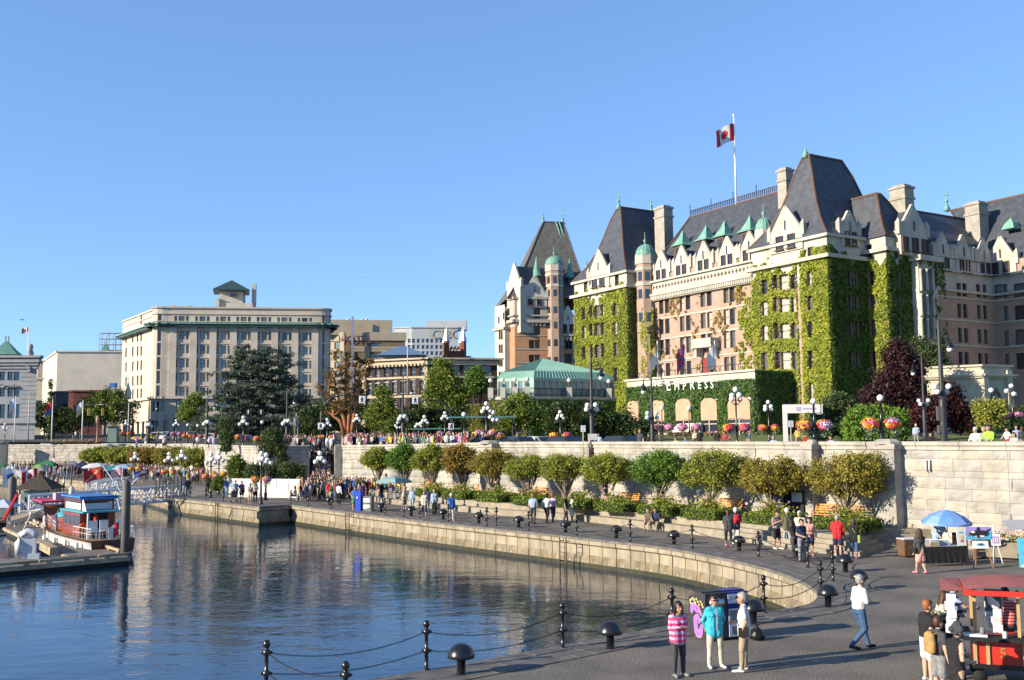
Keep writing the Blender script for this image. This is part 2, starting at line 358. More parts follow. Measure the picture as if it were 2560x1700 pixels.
def ashlar(name,label,P,ztop,zbot,near,courses=None,wmin=.8,wmax=1.7,coping=True,limit=290):
 """wall along polyline P (x,y) with visible face on its left-hand side; ztop per vertex"""
 root=thing(name,label,'wall',(P[0].x,P[0].y,0));O=P[0].copy();back=MB();blocks=[];capm=[]
 for si in range(len(P)-1):
  a,b=P[si],P[si+1];L=(b-a).length;e=(b-a)/L;nf=Vector((-e.y,e.x));za,zb_=ztop[si],ztop[si+1]
  ang=math.atan2(e.y,e.x)
  A,B=a-O,b-O;k=-nf*.08
  back.quad((A.x+k.x,A.y+k.y,zbot-.3),(B.x+k.x,B.y+k.y,zbot-.3),(B.x+k.x,B.y+k.y,zb_-.2),(A.x+k.x,A.y+k.y,za-.2))
  k2=-nf*.62
  back.quad((A.x+k2.x,A.y+k2.y,za-.3),(B.x+k2.x,B.y+k2.y,zb_-.3),(B.x+k2.x,B.y+k2.y,1),(A.x+k2.x,A.y+k2.y,1))
  z=-.40;hs=courses or[.42,.56,.30,.54,.54,.5,.5,.5,.5]
  for ci,h in enumerate(hs):
   if ztop[si]+z<zbot:break
   x=-random.random()*.5
   while x<L:
    wd=random.uniform(wmin,wmax)*(1.2 if ci==2 else 1);x0,x1=max(0,x),min(L,x+wd)
    if x1-x0>.12:blocks.append((a+e*((x0+x1)/2),e,x1-x0,za+(zb_-za)*((x0+x1)/2/L)+z-h,h,ci==2,ang))
    x+=wd
   z-=h
  x=0
  while x<L:
   wd=random.uniform(2.2,3.0);x1=min(L,x+wd)
   capm.append((a+e*((x+x1)/2),x1-x,za+(zb_-za)*((x+x1)/2/L),ang));x=x1
 blocks.sort(key=lambda t:t[0].length);rest=MB();n=0
 for(p,e,wd,z,h,band,ang)in blocks:
  q=PX((p.x,p.y,z+h/2));vis=-40<q[0]<2600
  me,src=random.choice(SM);pr=.45 if band else 1.0;rot=ang+math.pi
  if n<limit and vis:
   n+=1;o=link('stone',me,root,(p.x-O.x,p.y-O.y,z),rot,(wd-.012,pr*.7,h-.012));o.location.x+=0
  else:
   cr,sr=math.cos(rot),math.sin(rot);vv=[((v[0]*(wd-.03))*cr-v[1]*pr*sr+p.x-O.x,(v[0]*(wd-.03))*sr+v[1]*pr*cr+p.y-O.y,v[2]*(h-.03)+z)for v in src.v]
   rest.mi=random.randrange(4);rest.add(vv,src.f,False)
 if rest.v:o=ob('stone',rest,gran,root);o['kind']='stuff'
 ob('backing',back,mortar,root)
 prof=[(-.60,-.40),(.10,-.40),(.10,-.30),(.05,-.26),(.14,-.16),(.14,-.05),(.05,0),(-.55,0)]
 for(p,wd,z,ang)in capm:
  m=MB();k=len(prof);vs=[(-wd/2+.012,-y,zz)for y,zz in prof]+[(wd/2-.012,-y,zz)for y,zz in prof]
  m.add(vs,[(i,k+i,k+(i+1)%k,(i+1)%k)for i in range(k)]+[tuple(range(k)),tuple(range(2*k-1,k-1,-1))])
  ob('coping_stone',m,gran[3],root,(p.x-O.x,p.y-O.y,z),ang+math.pi)
 return root
S_END=64.0
nW=12;EW=[onwall(S_END-(S_END+22)*i/nW)for i in range(nW+1)]
ET=[]
for p in EW:
 s=(p-WP).dot(WD);ET.append(4.98 if s<36 else 4.98-(s-36)/28*.34)
E_rev=EW
ashlar('retaining_wall','long pale granite block retaining wall behind the planted terrace',EW[::-1],ET[::-1],.0,True)
def AP(px,Y):v=AT(px,Y,4);return Vector((v.x,v.y))
topW=EW[0]
B=[AP(775,106),AP(713,100.5)]
ashlar('stair_side_wall','shaded granite wall block left of the crowded stairs',[AP(775,118),AP(775,103),AP(652,101)][1:],[4.62,4.62],0,True,limit=120)
ashlar('bastion_wall','sunlit granite bastion bulging behind the fir shrubs',[AP(652,101),AP(590,116),AP(560,124)],[4.62,4.6,4.6],0,True,limit=120)
NWp=[AP(560,124),AP(480,168),AP(360,180),AP(240,186),AP(120,190),AP(-40,196)]
ashlar('north_wall','pale granite wall at the head of the harbour behind the market tents',NWp,[4.55]*6,0,True,wmin=1.0,wmax=2.0)
pil=MB();pil.box((0,0,2.5),(2.2,2.2,5.0));pil.box((0,0,5.05),(2.5,2.5,.25));pil.box((0,0,5.25),(2.0,2.0,.16))
p=AP(13,189);tag(ob('gate_pier',pil,granite,None,(p.x,p.y-1.4,0),.3),'square granite pier ending the wall beside the flag tents','pier')
def pier(px,s,wdt=1.5,h=5.05,lab=''):
 q=onwall(s,-.25);m=MB();m.box((0,0,h/2-.2),(wdt,.9,h-.4));m.box((0,0,h-.32),(wdt+.2,1.1,.26));m.lathe([(wdt*.56,0),(wdt*.56,.12),(wdt*.35,.26)],8,(0,0,h-.2),False)
 return tag(ob('wall_pier',m,granite,None,(q.x,q.y,0),math.atan2(WD.y,WD.x)),lab,'pier','piers set in the retaining wall')
sA=PL(2225,1100,WP,WD)[0];pier(0,sA,1.25,5.05,'added granite pier standing in for a recess shadow below the single globe lamp')  # added pier: its dark side stands in for the shadow of a recess
sB=PL(2037,1100,WP,WD)[0];pier(0,sB,.55,5.02,'narrow granite pier in the retaining wall below the lamp with flowers')
sC=PL(1233,1103,WP,WD)[0];pier(0,sC,1.6,5.02,'dark shaded granite pier in the wall below the big flower lamp cluster')
def ss(a,b,x):t=max(0,min(1,(x-a)/(b-a)));return t*t*(3-2*t)
def zg(x,y):
 t=(Vector((x,y))-WP).dot(WN);return 3.95+max(1.35*ss(14,58,t)if x>-30 else 0,1.1*ss(130,200,y)+1.6*ss(212,250,y))
rim=[Vector((60,-22))]+[onwall(s,.3)for s in(-22,0,10,20,30,40,50,S_END)]+[AP(833,101.5),AP(828,118),AP(779,118),AP(776,104.5),AP(715,102),AP(652,102.5),AP(590,117),AP(560,125),AP(480,169),AP(360,181),AP(240,187),AP(120,191),AP(-40,197),AP(-500,220)]
for nm,mt,kr in(('upper_ground',None,None),):
 V=[];Fc=[];MI=[];rings=[0,2,5,9,14,20,27,35,44,55,70,90,120,160,220,320,600,1500,6000]
 for p in rim:
  d=p.normalized()
  for r_ in rings:
   q=p+d*r_;V.append((q.x,q.y,zg(q.x,q.y)))
 k=len(rings);m=MB()
 for i in range(len(rim)-1):
  for j in range(k-1):
   c=(Vector(V[i*k+j])+Vector(V[(i+1)*k+j+1]))/2;t=(c.xy-WP).dot(WN)
   lawn=(24<t and c.y<210 and c.x>-12)
   m.mi=1 if lawn else 0;m.f.append((i*k+j,i*k+j+1,(i+1)*k+j+1,(i+1)*k+j));m.m.append(m.mi);m.sm.append(True)
 m.v=V;struct('upper_ground',m,[road,grass])
st=MB();a,b=AP(776,118),AP(834,117);c,d=AP(772,101),AP(838,97)
N=22
for i in range(N):
 t0,t1=i/N,(i+1)/N;z=3.9*(1-t0)-.02
 l0,r0,l1,r1=a.lerp(c,t0),b.lerp(d,t0),a.lerp(c,t1),b.lerp(d,t1)
 st.prism([(l0.x,l0.y),(l1.x,l1.y),(r1.x,r1.y),(r0.x,r0.y)],0,z)
struct('stairs',st,stepstone)
sw=MB();sw.prism([(b.x,b.y),(d.x,d.y),(d.x+.7,d.y+.2),(b.x+.7,b.y+.2)],0,4.6)
tag(ob('stair_wall',sw,granite),'low granite wall closing the right side of the crowded stairs','wall')
def bmat(name,c,**k):k.setdefault('coords','Position');return mat(name,c,k.pop('rough',.9),**k)
brick=bmat('hotel_brick',(.43,.315,.245),scale=.9,col2=(.34,.24,.185),bump=.1,detail=9)
cream=bmat('hotel_stone',(.56,.53,.46),scale=.5,col2=(.40,.38,.33),bump=.1)
creamd=bmat('belmont_terracotta',(.64,.56,.46),scale=.3,col2=(.50,.44,.36),detail=9)
slateroof=bmat('slate_roof',(.085,.094,.115),scale=1.2,col2=(.05,.056,.07),rough=.55,bump=.15,bscale=6)
slateold=bmat('weathered_slate',(.16,.15,.13),scale=1.5,col2=(.09,.088,.082),rough=.8,bump=.2,bscale=5)
copper=bmat('green_copper',(.22,.43,.35),scale=1.2,col2=(.14,.32,.26),rough=.6)
rust=bmat('copper_ridge',(.13,.065,.04),scale=2,rough=.6)
glassd=plain('window_glass',(.03,.035,.045),.06,spec=.9)
glassb=plain('window_glass_blind',(.42,.40,.35),.35,spec=.6)
glassc=plain('window_glass_curtain',(.12,.12,.12),.12,spec=.8)
glassg=plain('window_glass_bluegreen',(.16,.24,.26),.12,spec=.9)
wframe=plain('window_frame_dark',(.10,.055,.04),.6)
wframew=plain('window_frame_pale',(.55,.51,.44),.6)
wframeg=plain('window_frame_green',(.05,.09,.08),.6)
def V2(v):return Vector((v[0],v[1]))
WM={}
def winmesh(w,h,fm,gm,arch=False,bars=1):
 k=(round(w,1),round(h,1),fm.name,gm.name,arch,bars)
 if k in WM:return WM[k]
 w,h=k[0],k[1];f=MB();t=.09
 f.box((0,.04,-h/2+t/2),(w,.14,t));f.box((0,.04,h/2-t/2),(w,.14,t))
 for s in(-1,1):f.box((s*(w/2-t/2),.04,0),(t,.138,h-2*t))
 f.box((0,.06,.02),(w-2*t,.07,.07))
 for b in range(1,bars):f.box((-w/2+w*b/bars,.06,0),(.07,.075,h-2*t))
 f.box((0,-.1,-h/2-.08),(w+.3,.32,.14))
 g=MB();g.quad((-w/2+t,.07,-h/2+t),(w/2-t,.07,-h/2+t),(w/2-t,.07,h/2-t),(-w/2+t,.07,h/2-t))
 WM[k]=(f.mesh('window',[fm]),g.mesh('pane',[gm]));return WM[k]
class Bld:
 def __init__(s,name,label,cat,at,mats):
  s.root=thing(name,label,cat,at);s.at=Vector(at);s.mats=mats;s.w=MB();s.nw=0;s.parts={}
 def L(s,p):return Vector((p[0]-s.at.x,p[1]-s.at.y,p[2]-s.at.z))
 def wall(s,A,B,z0,z1,wins=(),mi=0,depth=.3,bands=(),frame=None,glass=None,thick=False):
  """wall face from A to B, outside on the right of the direction A->B; wins: (s,z,w,h[,opts])"""
  A,B=V2(A),V2(B);e=(B-A);Lh=e.length;e/=Lh;n=Vector((e.y,-e.x))
  ops=[(w[0]-w[2]/2,w[0]+w[2]/2,w[1]-w[3]/2,w[1]+w[3]/2)for w in wins if w[0]-w[2]/2>.02 and w[0]+w[2]/2<Lh-.02 and w[1]+w[3]/2<z1-.02 and w[1]-w[3]/2>z0+.02]
  zb=sorted(set([z0,z1]+[round(b[0],3)for b in bands if z0<b[0]<z1]+[round(b[1],3)for b in bands if z0<b[1]<z1]+[round(o[2],3)for o in ops]+[round(o[3],3)for o in ops]))
  xs=sorted(set([0,Lh]+[round(o[0],3)for o in ops]+[round(o[1],3)for o in ops]))
  P=lambda x,z,d=0:s.L((A.x+e.x*x-n.x*d,A.y+e.y*x-n.y*d,z))
  for i in range(len(zb)-1):
   zc=(zb[i]+zb[i+1])/2;m=mi
   for b in bands:
    if b[0]<zc<b[1]:m=b[2]
   s.w.mi=m;run=None
   for j in range(len(xs)-1):
    xc=(xs[j]+xs[j+1])/2;hole=any(o[0]<xc<o[1]and o[2]<zc<o[3]for o in ops)
    if not hole:
     if run is None:run=xs[j]
     if j==len(xs)-2:s.w.quad(P(run,zb[i]),P(xs[j+1],zb[i]),P(xs[j+1],zb[i+1]),P(run,zb[i+1]))
    elif run is not None:
     s.w.quad(P(run,zb[i]),P(xs[j],zb[i]),P(xs[j],zb[i+1]),P(run,zb[i+1]));run=None
  s.w.mi=mi
  for(x0,x1,a,b)in ops:
   s.w.quad(P(x0,a),P(x0,a,depth),P(x0,b,depth),P(x0,b));s.w.quad(P(x1,a,depth),P(x1,a),P(x1,b),P(x1,b,depth))
   s.w.quad(P(x0,a,depth),P(x0,a),P(x1,a),P(x1,a,depth));s.w.quad(P(x0,b),P(x0,b,depth),P(x1,b,depth),P(x1,b))
  ang=math.atan2(e.y,e.x)
  for w in wins:
   if not(w[0]-w[2]/2>.02 and w[0]+w[2]/2<Lh-.02 and w[1]+w[3]/2<z1-.02 and w[1]-w[3]/2>z0+.02):continue
   gm=(w[4]if len(w)>4 and w[4]else None)or(random.choice(glass)if glass else glassd);fm=(frame or wframe)
   bars=w[5]if len(w)>5 else 1
   if s.nw<290:
    fme,gme=winmesh(w[2]-.02,w[3]-.02,fm,gm,bars=bars);s.nw+=1
    q=P(w[0],w[1],depth);o=link('window',fme,s.root,q,ang)
    link('pane',gme,o)
   else:
    a=P(w[0]-w[2]/2,w[1]-w[3]/2,depth-.03);b=P(w[0]+w[2]/2,w[1]-w[3]/2,depth-.03)
    s.part('window',[gm]).quad(a,b,b+Vector((0,0,w[3])),a+Vector((0,0,w[3])))
 def part(s,name,mats):
  k=name+str([m.name for m in mats])
  if k not in s.parts:s.parts[k]=(name,MB(),mats)
  return s.parts[k][1]
 def band(s,pts,z,h,d,mi=1,name='cornice',m=None,closed=False):
  """string course along points (outside on the right), section d x h"""
  q=s.part(name,[m])if m else s.w;q.mi=0 if m else mi
  pts=[V2(p)for p in pts]
  for a,b in zip(pts[:-1],pts[1:]):
   e=(b-a).normalized();n=Vector((e.y,-e.x));c=(a+b)/2+n*(d/2-.05);L=(b-a).length+d*2*.9
   p=s.L((c.x,c.y,z));q.box(p,(L,d+.1,h),math.atan2(e.y,e.x))
 def roof(s,foot,z0,top,z1,m,flare=0,name='roof',ridge=None):
  """hipped roof between footprint polygon and matching top polygon"""
  q=MB();n=len(foot);k=5 if flare else 1;rings=[]
  for i in range(k+1):
   t=i/k;zz=z0+(z1-z0)*(t**1.0);f=t if not flare else t+flare*(math.sin(math.pi*t)*(1-t))
   rings.append([(V2(a)*(1-f)+V2(b)*f,zz)for a,b in zip(foot,top)])
  vs=[s.L((p.x,p.y,z))for r in rings for p,z in r]
  fs=[(r*n+i,r*n+(i+1)%n,(r+1)*n+(i+1)%n,(r+1)*n+i)for r in range(k)for i in range(n)]
  fs.append(tuple(k*n+i for i in range(n)));q.add(vs,fs,False)
  me=q.mesh(name,[m,rust]);bm=bmesh.new();bm.from_mesh(me);bmesh.ops.remove_doubles(bm,verts=bm.verts,dist=.01);bm.to_mesh(me);bm.free()
  o=link(name,me,s.root)
  if ridge:
   rm=MB()
   for i in range(n):
    rm.tube([s.L((r[i][0].x,r[i][0].y,r[i][1]+.05))for r in rings],.16,5)
   for i in range(n):
    a,b=rings[-1][i],rings[-1][(i+1)%n]
    if(a[0]-b[0]).length>1:rm.tube([s.L((a[0].x,a[0].y,a[1])),s.L((b[0].x,b[0].y,b[1]))],.2,5)
   ob('hip_cap',rm,ridge,o)
  return o
 def chimney(s,c,size,z0,z1,rz,m,cap=None):
  q=MB();q.box((0,0,(z0+z1)/2-z0),(size[0],size[1],z1-z0));q.box((0,0,z1-z0-.15),(size[0]+.35,size[1]+.35,.3));q.box((0,0,z1-z0-1.7),(size[0]+.3,size[1]+.3,.3))
  q.box((0,0,z1-z0+.15),(size[0]*.8,size[1]*.8,.3))
  return ob('chimney',q,bmat('chimney_stone',(.42,.39,.335),scale=1.2,col2=(.30,.28,.24)),s.root,s.L((c[0],c[1],z0)),rz)
 def finial(s,p,h,m=None):
  q=MB();q.tube([(0,0,-.5),(0,0,h)],[.2,.05],6);q.ball((0,0,h*.35),.3);q.box((0,0,h*.6),(.9,.08,.08));q.box((0,0,h*.6),(.08,.9,.081));q.lathe([(.6,-.3),(.3,.5),(.1,1.0)],8)
  ob('finial',q,m or copper,s.root,s.L(p))
 def finish(s):
  ob('wall',s.w,s.mats,s.root)
  for nme,mb,mts in s.parts.values():
   o=ob(nme,mb,mts,s.root)
   if nme=='window':o['kind']='stuff'
def gable_mb(w,h,hb,d,back=6):
 """gabled stone dormer: local x along wall, y inward; base at z=0, body hb, gable h"""
 q=MB();x=w/2
 f=[(-x,0),(x,0),(x,hb),(x-.05,hb),(0,hb+h),(-x+.05,hb),(-x,hb)]
 vs=[(a,0,b)for a,b in f]+[(a,d,b)for a,b in f];n=len(f)
 q.mi=0;q.add(vs,[tuple(range(n)),tuple(range(2*n-1,n-1,-1))]+[(i,n+i,n+(i+1)%n,(i+1)%n)for i in range(n)],False)
 for s_ in(-1,1):
  q.tube([(s_*(x+.05),d/2,hb-.6),(s_*(x+.05),d/2,hb+.9)],.32,4);q.tube([(s_*(x+.05),d/2,hb+.9),(s_*(x+.05),d/2,hb+1.6)],[.38,.05],4)
  q.tube([(s_*x*.95,d/2,hb+.1),(0,d/2,hb+h+.25)],.2,4)
 q.mi=1;r0=h+hb-.4
 q.quad((-x+.2,d,hb),(0,d,r0),(0,back,r0),(-x+.2,back,hb));q.quad((0,d,r0),(x-.2,d,hb),(x-.2,back,hb),(0,back,r0))
 q.mi=0;q.quad((-x+.2,d,0),(-x+.2,d,hb),(-x+.2,back,hb),(-x+.2,back,0));q.quad((x-.2,d,hb),(x-.2,d,0),(x-.2,back,0),(x-.2,back,hb))
 return q
def dome_turret(B,c,r,z0,z1,zd,m_top=None,bands=True):
 q=MB();n=8;q.mi=0;q.lathe([(r,0),(r,z1-z0)],n,smooth=False,ph=.39)
 q.mi=1;
 for zz in(z1-z0-.3,z1-z0-2.6,z1-z0-5.2):q.lathe([(r+.15,0),(r+.15,.55 if zz<z1-z0-1 else 1.6)],n,(0,0,zz-(.0 if zz<z1-z0-1 else 1.2)),False,ph=.39)
 o=ob('turret',q,[brick,cream,glassd],B.root,B.L((c[0],c[1],z0)))
 wm=winmesh(.8,1.6,wframe,glassd)[0]
 for k in range(n):
  a=k*math.pi/4
  if math.sin(a)>.5:continue
  for zz in(z1-z0-3.6,z1-z0-6.6,z1-z0-10.5,z1-z0-14,z1-z0-18,z1-z0-22,z1-z0-26):
   if zz>1:
    b=MB();b.box((0,0,0),(.16,.72,1.5));WM.setdefault('tw',b.mesh('window',[glassd]));link('window',WM['tw'],o,(math.cos(a)*r*.93,math.sin(a)*r*.93,zz),a)
 d=MB();h=zd-z1;prof=[(r*1.06,0),(r*1.06,.15)]+[(r*.98*math.cos(a),.15+h*.8*math.sin(a))for a in[i*.19 for i in range(8)]]+[(.16,h*.83),(.12,h),(.3,h*1.12),(.05,h*1.3),(.05,h*1.75)]
 d.lathe(prof,16)
 for k in range(16):
  a=k*math.pi/8;d.tube([(r*.99*math.cos(t)*math.cos(a),r*.99*math.cos(t)*math.sin(a),.15+h*.8*math.sin(t)+.02)for t in(0,.4,.8,1.2)],.05,3)
 ob('dome',d,copper,o,(0,0,z1-z0))
 return o
e1=Vector((.515,-.857)).normalized();v1=Vector((.857,.515)).normalized()
C0=Vector((41.6,130.0));GZ=5.2
def Fs(px,py,t=0):return PL(px,py,C0+v1*t,e1)
def Ft(px,py,s=0):return PL(px,py,C0+e1*s,v1)
def W(s,t):return C0+e1*s+v1*t
H=Bld('grand_hotel','huge chateau hotel clad in green ivy with steep slate roofs and flag','hotel',(C0.x,C0.y,GZ),[brick,cream,slateroof])
gl=[glassd,glassd,glassc,glassc,glassb]
def wrow(px_list,rows,t,w,h,fn=Fs,mid=None):
 out=[]
 for(x,dx)in px_list:
  for(py,hh)in rows:
   s,z=fn(x+dx*(py-rows[0][0]),py,t);out.append((s,z,w,hh))
 return out
sL=Fs(1883,800)[0];zE=Fs(2062,618)[1];zB=Fs(2062,640)[1]
zTop=Fs(2064,585)[1]
def fw(cols,rows,t,s0,w):
 """windows in wall coordinates (distance from s0)"""
 out=[]
 for(xa,ya,xb,yb,ww)in cols:
  for(py,hh)in rows:
   k=(py-ya)/(yb-ya);x=xa+(xb-xa)*k;s,z=Fs(x,py,t);out.append((s-s0,z,ww or w,hh))
 return out
rowsR=[(705,2.1),(762,2.1),(827,2.2),(901,2.5),(981,2.6)]
swin=fw([(1912,705,1915,981,1.3)],[(717,2.1),(771,2.1),(832,2.2),(903,2.5),(981,2.6)],0,sL,1.3)
swin+=fw([(1939,705,1947,981,1.0),(1984,705,1989,981,1.0)],rowsR,0,sL,1.0)
swin+=[w_+(glassb,)for w_ in fw([(1961,705,1967,981,1.9)],rowsR,0,sL,1.9)]
swin+=fw([(2027,700,2031,975,1.2)],[(696,2.1),(757,2.1),(824,2.3),(900,2.6),(980,2.6)],0,sL,1.2)
swin+=fw([(1912,633,1912,700,1.1),(2027,611,2027,700,1.1)],[(632,1.6)],0,sL,1.1)
swin+=fw([(1955,613,1955,700,1.1),(1973,613,1973,700,1.1)],[(613,2.4)],0,sL,1.1)
bandsT=[(zB-.1,zE+1.0,1),(zTop-3.4,zTop+.1,1)]
H.wall(W(sL,0),W(0,0),GZ-1.5,zTop,swin,0,bands=[(zB-3.0,zTop+.2,1)],glass=gl)
tS=Ft(2166,700,0)[0]
H.wall(W(sL,5),W(sL,0),GZ-1.5,zTop,[],0)
sfw=[]
for(px,ys)in((2122,(697,757,824,899)),(2138,(697,757,824,899)),(2118,(606,)),(2134,(607,))):
 for y in ys:t,z=Ft(px+(y-697)*.02,y,0);sfw.append((t,z,.95,2.1))
H.wall(W(0,0),W(0,tS+.5),GZ-1.5,zTop-.0,sfw,0,bands=[(zB,zTop+.2,1)],glass=gl)
s2=Fs(2218,700,tS)[0];z2=Fs(2215,617,tS)[1]
w2=[]
for y,hh in((697,2.0),(754,2.1),(820,2.3),(900,2.4)):s,z=Fs(2180+(y-697)*.03,y,tS);w2.append((s,z,1.0,hh))
s,z=Fs(2172,628,tS);w2.append((s,z,1.0,1.8))
H.wall(W(0,tS),W(s2,tS),GZ-1.5,z2+1.5,w2,0,bands=[(z2-2.2,z2+3,1)],glass=gl)
t3=Ft(2276,700,s2)[0]
w3=[]
for y in(697,754,820,900):t,z=Ft(2244+(y-697)*.02,y,s2);w3.append((t-tS,z,.9,2.0))
H.wall(W(s2,tS),W(s2,t3),GZ-1.5,z2+1.5,w3,0,bands=[(z2-2.2,z2+3,1)],glass=gl)
s3=s2+1.3;t4=Ft(2343,700,s3)[0]
H.wall(W(s2,t3),W(s3,t3),GZ-1.5,z2-1.0,[],1)
w4=[]
for y in(700,762,822,890):
 for px in(2293,2308,2323):t,z=Ft(px+(y-700)*.02,y,s3);w4.append((t-t3,z,1.1,3.0))
H.wall(W(s3,t3),W(s3,t4),GZ-1.5,z2-1.0,w4,1,depth=.9,glass=[glassd])
cm=MB()
for px in(2300.5,2315.5,2331):
 for y in(700,762,822,890):
  t,z=Ft(px+(y-700)*.02,y,s3);q=H.L((*W(s3+.12,t),z-1.5));cm.lathe([(.24,0),(.2,.2),(.19,2.7),(.28,3.0)],8,q)
ob('column',cm,cream,H.root)['kind']='stuff'
H.wall(W(s3,t4),W(2,t4),GZ-1.5,z2-1.0,[],1)
H.band([W(s2,t3),W(s3+.3,t3),W(s3+.3,t4)],z2-1.3,.7,.5,1)
t5=Ft(2484,720,2)[0];zW=Ft(2430,705,2)[1];zE5=Ft(2484,680,2)[1]
w5=[]
for px in(2397,2412,2446,2462):
 for y,hh in((724,1.9),(777,2.0),(838,2.1),(898,2.1)):t,z=Ft(px+(y-724)*.03,y+(px-2400)*.06,2);w5.append((t-t4,z,.95,hh))
for px in(2401,2414,2449,2462):t,z=Ft(px,661,2);w5.append((t-t4,z,.95,2.1))
H.wall(W(2,t4),W(2,t5),GZ-1.5,zW+3.2,w5,0,bands=[(zW-1.8,zW+3.4,1)],glass=[glassd,glassc])
K=W(2,t5);w6=[]
for px,ww in((2496,1.3),(2513,.7),(2549,1.8)):
 for y,hh in((728,2.0),(784,2.1),(846,2.2),(905,2.3)):s,z=Fs(px+(y-728)*.03,y-(px-2500)*.05,t5);w6.append((s-2,z,ww,hh))
for px,ww in((2492,1.0),(2512,1.0)):s,z=Fs(px,664,t5);w6.append((s-2,z,ww,2.2))
H.wall(K,W(22,t5),GZ-1.5,zW+3.2,w6,0,bands=[(zW-1.8,zW+1.2,1)],glass=[glassg,glassc,glassd])
for z_ in(zW+1.2,zW-1.6):H.band([W(2,t4),K,W(22,t5)],z_,.35,.45,1)
for y in(745,800,862):
 z=Ft(2440,y+4,2)[1];H.band([W(2,t4),K,W(22,t5)],z,.25,.14,1)
tc=3.0;sC0=Fs(1622,800,tc)[0]
cw=[]
for(xa,xb)in((1653,1655),(1667.5,1670),(1705,1706.5),(1720,1722.5),(1757,1760),(1773,1777),(1815,1817),(1830,1833.5)):
 for y,hh in((749,2.3),(802,2.4),(857,2.6),(919,2.5)):
  yy=y+(1768-xa)*.098*(1-(y-749)/200.)*1.0+(1768-xa)*.02;k=(y-749)/170.;s,z=Fs(xa+(xb-xa)*k,yy,tc);cw.append((s-sC0,z,1.1,hh))
def level(ws,nrow):
 return ws
rowz={}
cw2=[]
for i,w_ in enumerate(cw):rowz.setdefault(i%4,[]).append(w_[1])
rz_={k:sum(v)/len(v)for k,v in rowz.items()}
for i,w_ in enumerate(cw):cw2.append((w_[0],rz_[i%4],w_[2],w_[3]))
zBal=Fs(1768,690,tc)[1];zUp=Fs(1768,648,tc)[1]
for(xa,y)in((1651,693),(1664,691),(1700.5,681),(1714,679.5),(1755.5,672),(1770,669),(1812,661),(1827,658),(1870,645)):
 s,z=Fs(xa,y,tc);cw2.append((s-sC0,zBal+2.0,1.05,2.1))
door=Fs(1770,921,tc)
H.wall(W(sC0,tc),W(sL+1,tc),GZ-1.5,zUp+1.0,cw2,0,bands=[(zBal-1.2,zBal+.9,1)],glass=gl)
for z_,h_,d_ in((zBal+.7,.3,.95),(zBal-1.5,.35,1.0),(zBal-2.2,.5,.6),(rz_[0]-1.9,.22,.12),(rz_[1]-2.0,.22,.12),(rz_[2]-2.2,.22,.12)):
 H.band([W(sC0,tc),W(sL,tc)],z_,h_,d_,1)
bal=MB();n=70
for i in range(n):
 s=sC0+(sL-sC0)*(i+.5)/n;p=W(s,tc-.55);q=H.L((p.x,p.y,zBal-.25));
 if i%2:bal.mi=1;bal.box(q,(.16,.06,.62),math.atan2(e1.y,e1.x));bal.box(q,(.5,.061,.16),math.atan2(e1.y,e1.x))
 p=W(s,tc-.4);q=H.L((p.x,p.y,zBal-1.95));bal.mi=0;bal.box(q,(.28,.9,.7),math.atan2(e1.y,e1.x))
p=W((sC0+sL)/2,tc-.4);bal.mi=0;bal.box(H.L((p.x,p.y,zBal-.4)),(sL-sC0,.22,2.0),math.atan2(e1.y,e1.x))
ob('balustrade',bal,[cream,wframe],H.root)
def gwins(o,w,hh,wn):
 me,gme=winmesh(w*.22,1.9,wframe,glassd)
 for k in range(wn):link('pane',gme,link('window',me,o,((k-(wn-1)/2)*w*.36,-.14,max(1.15,hh*.22))))
 b=MB();b.box((0,-.03,hh*.60),(.2,.12,1.3));ob('slit_window',b,glassd,o)
def gable(px,py,t,w,fn=None,zb=None,ang=None,base=None,wn=2,hb=None):
 """stone gable with its apex at the photo point"""
 s,z=Fs(px,py,t);zb=zb if zb is not None else zBal+.5;hh=(z-zb);g=gable_mb(w,hh*.6,hh*.4 if hb is None else hb,.5,7)
 p=W(s,t-.15);o=ob('gable',g,[cream,slateroof],H.root,H.L((p.x,p.y,zb)),math.atan2(e1.y,e1.x));
 gwins(o,w,hh,wn)
for px,py in((1653.6,630),(1704,618),(1759,607),(1817.5,595.5),(1873,583)):gable(px,py,tc-.1,4.0)
zR=Fs(1726,543,tc+9)[1]
sa=Fs(1726,543,tc+9)[0]
foot=[W(sC0,tc+.3),W(sL+2,tc+.3),W(sL+2,tc+20),W(sC0,tc+20)]
H.roof(foot,zUp,[W(sa,tc+9),W(sL+2,tc+9),W(sL+2,tc+12),W(sa,tc+12)],zR,slateroof,ridge=rust)
cr=MB();N=60
for i in range(N):
 s=sa+(sL-sa)*i/N*1.0;p=W(s,tc+9);q=H.L((p.x,p.y,zR));cr.box((q.x,q.y,q.z+.55),(.09,.09,1.1));cr.box((q.x,q.y,q.z+.9),(.3,.09,.3),.8)
 if i%12==0:cr.box((q.x,q.y,q.z+1.1),(.12,.12,2.2))
a,b=H.L((*W(sa,tc+9),zR+.5)),H.L((*W(sL,tc+9),zR+.5));cr.tube([a,b],.06,4);cr.tube([a+Vector((0,0,.6)),b+Vector((0,0,.6))],.05,4)
ob('ridge_cresting',cr,plain('iron_blue',(.05,.06,.10),.5),H.root)
for px,py in((1707,576),(1765.7,562),(1811.6,551.6),(1875,538)):
 s,z=Fs(px,py,tc+3.2);h=MB();h.mi=0;h.box((0,0,-4.2),(1.9,2.4,3.2));h.mi=1;h.lathe([(2.25,-2.7),(1.5,-2.2),(.6,-1.0),(.06,0)],4,smooth=False,ph=math.pi/4);h.mi=2;h.box((0,-1.2,-4.0),(1.0,.1,1.8))
 p=W(s,tc+3.2);ob('roof_hood',h,[rust,copper,glassd],H.root,H.L((p.x,p.y,z)),math.atan2(e1.y,e1.x))
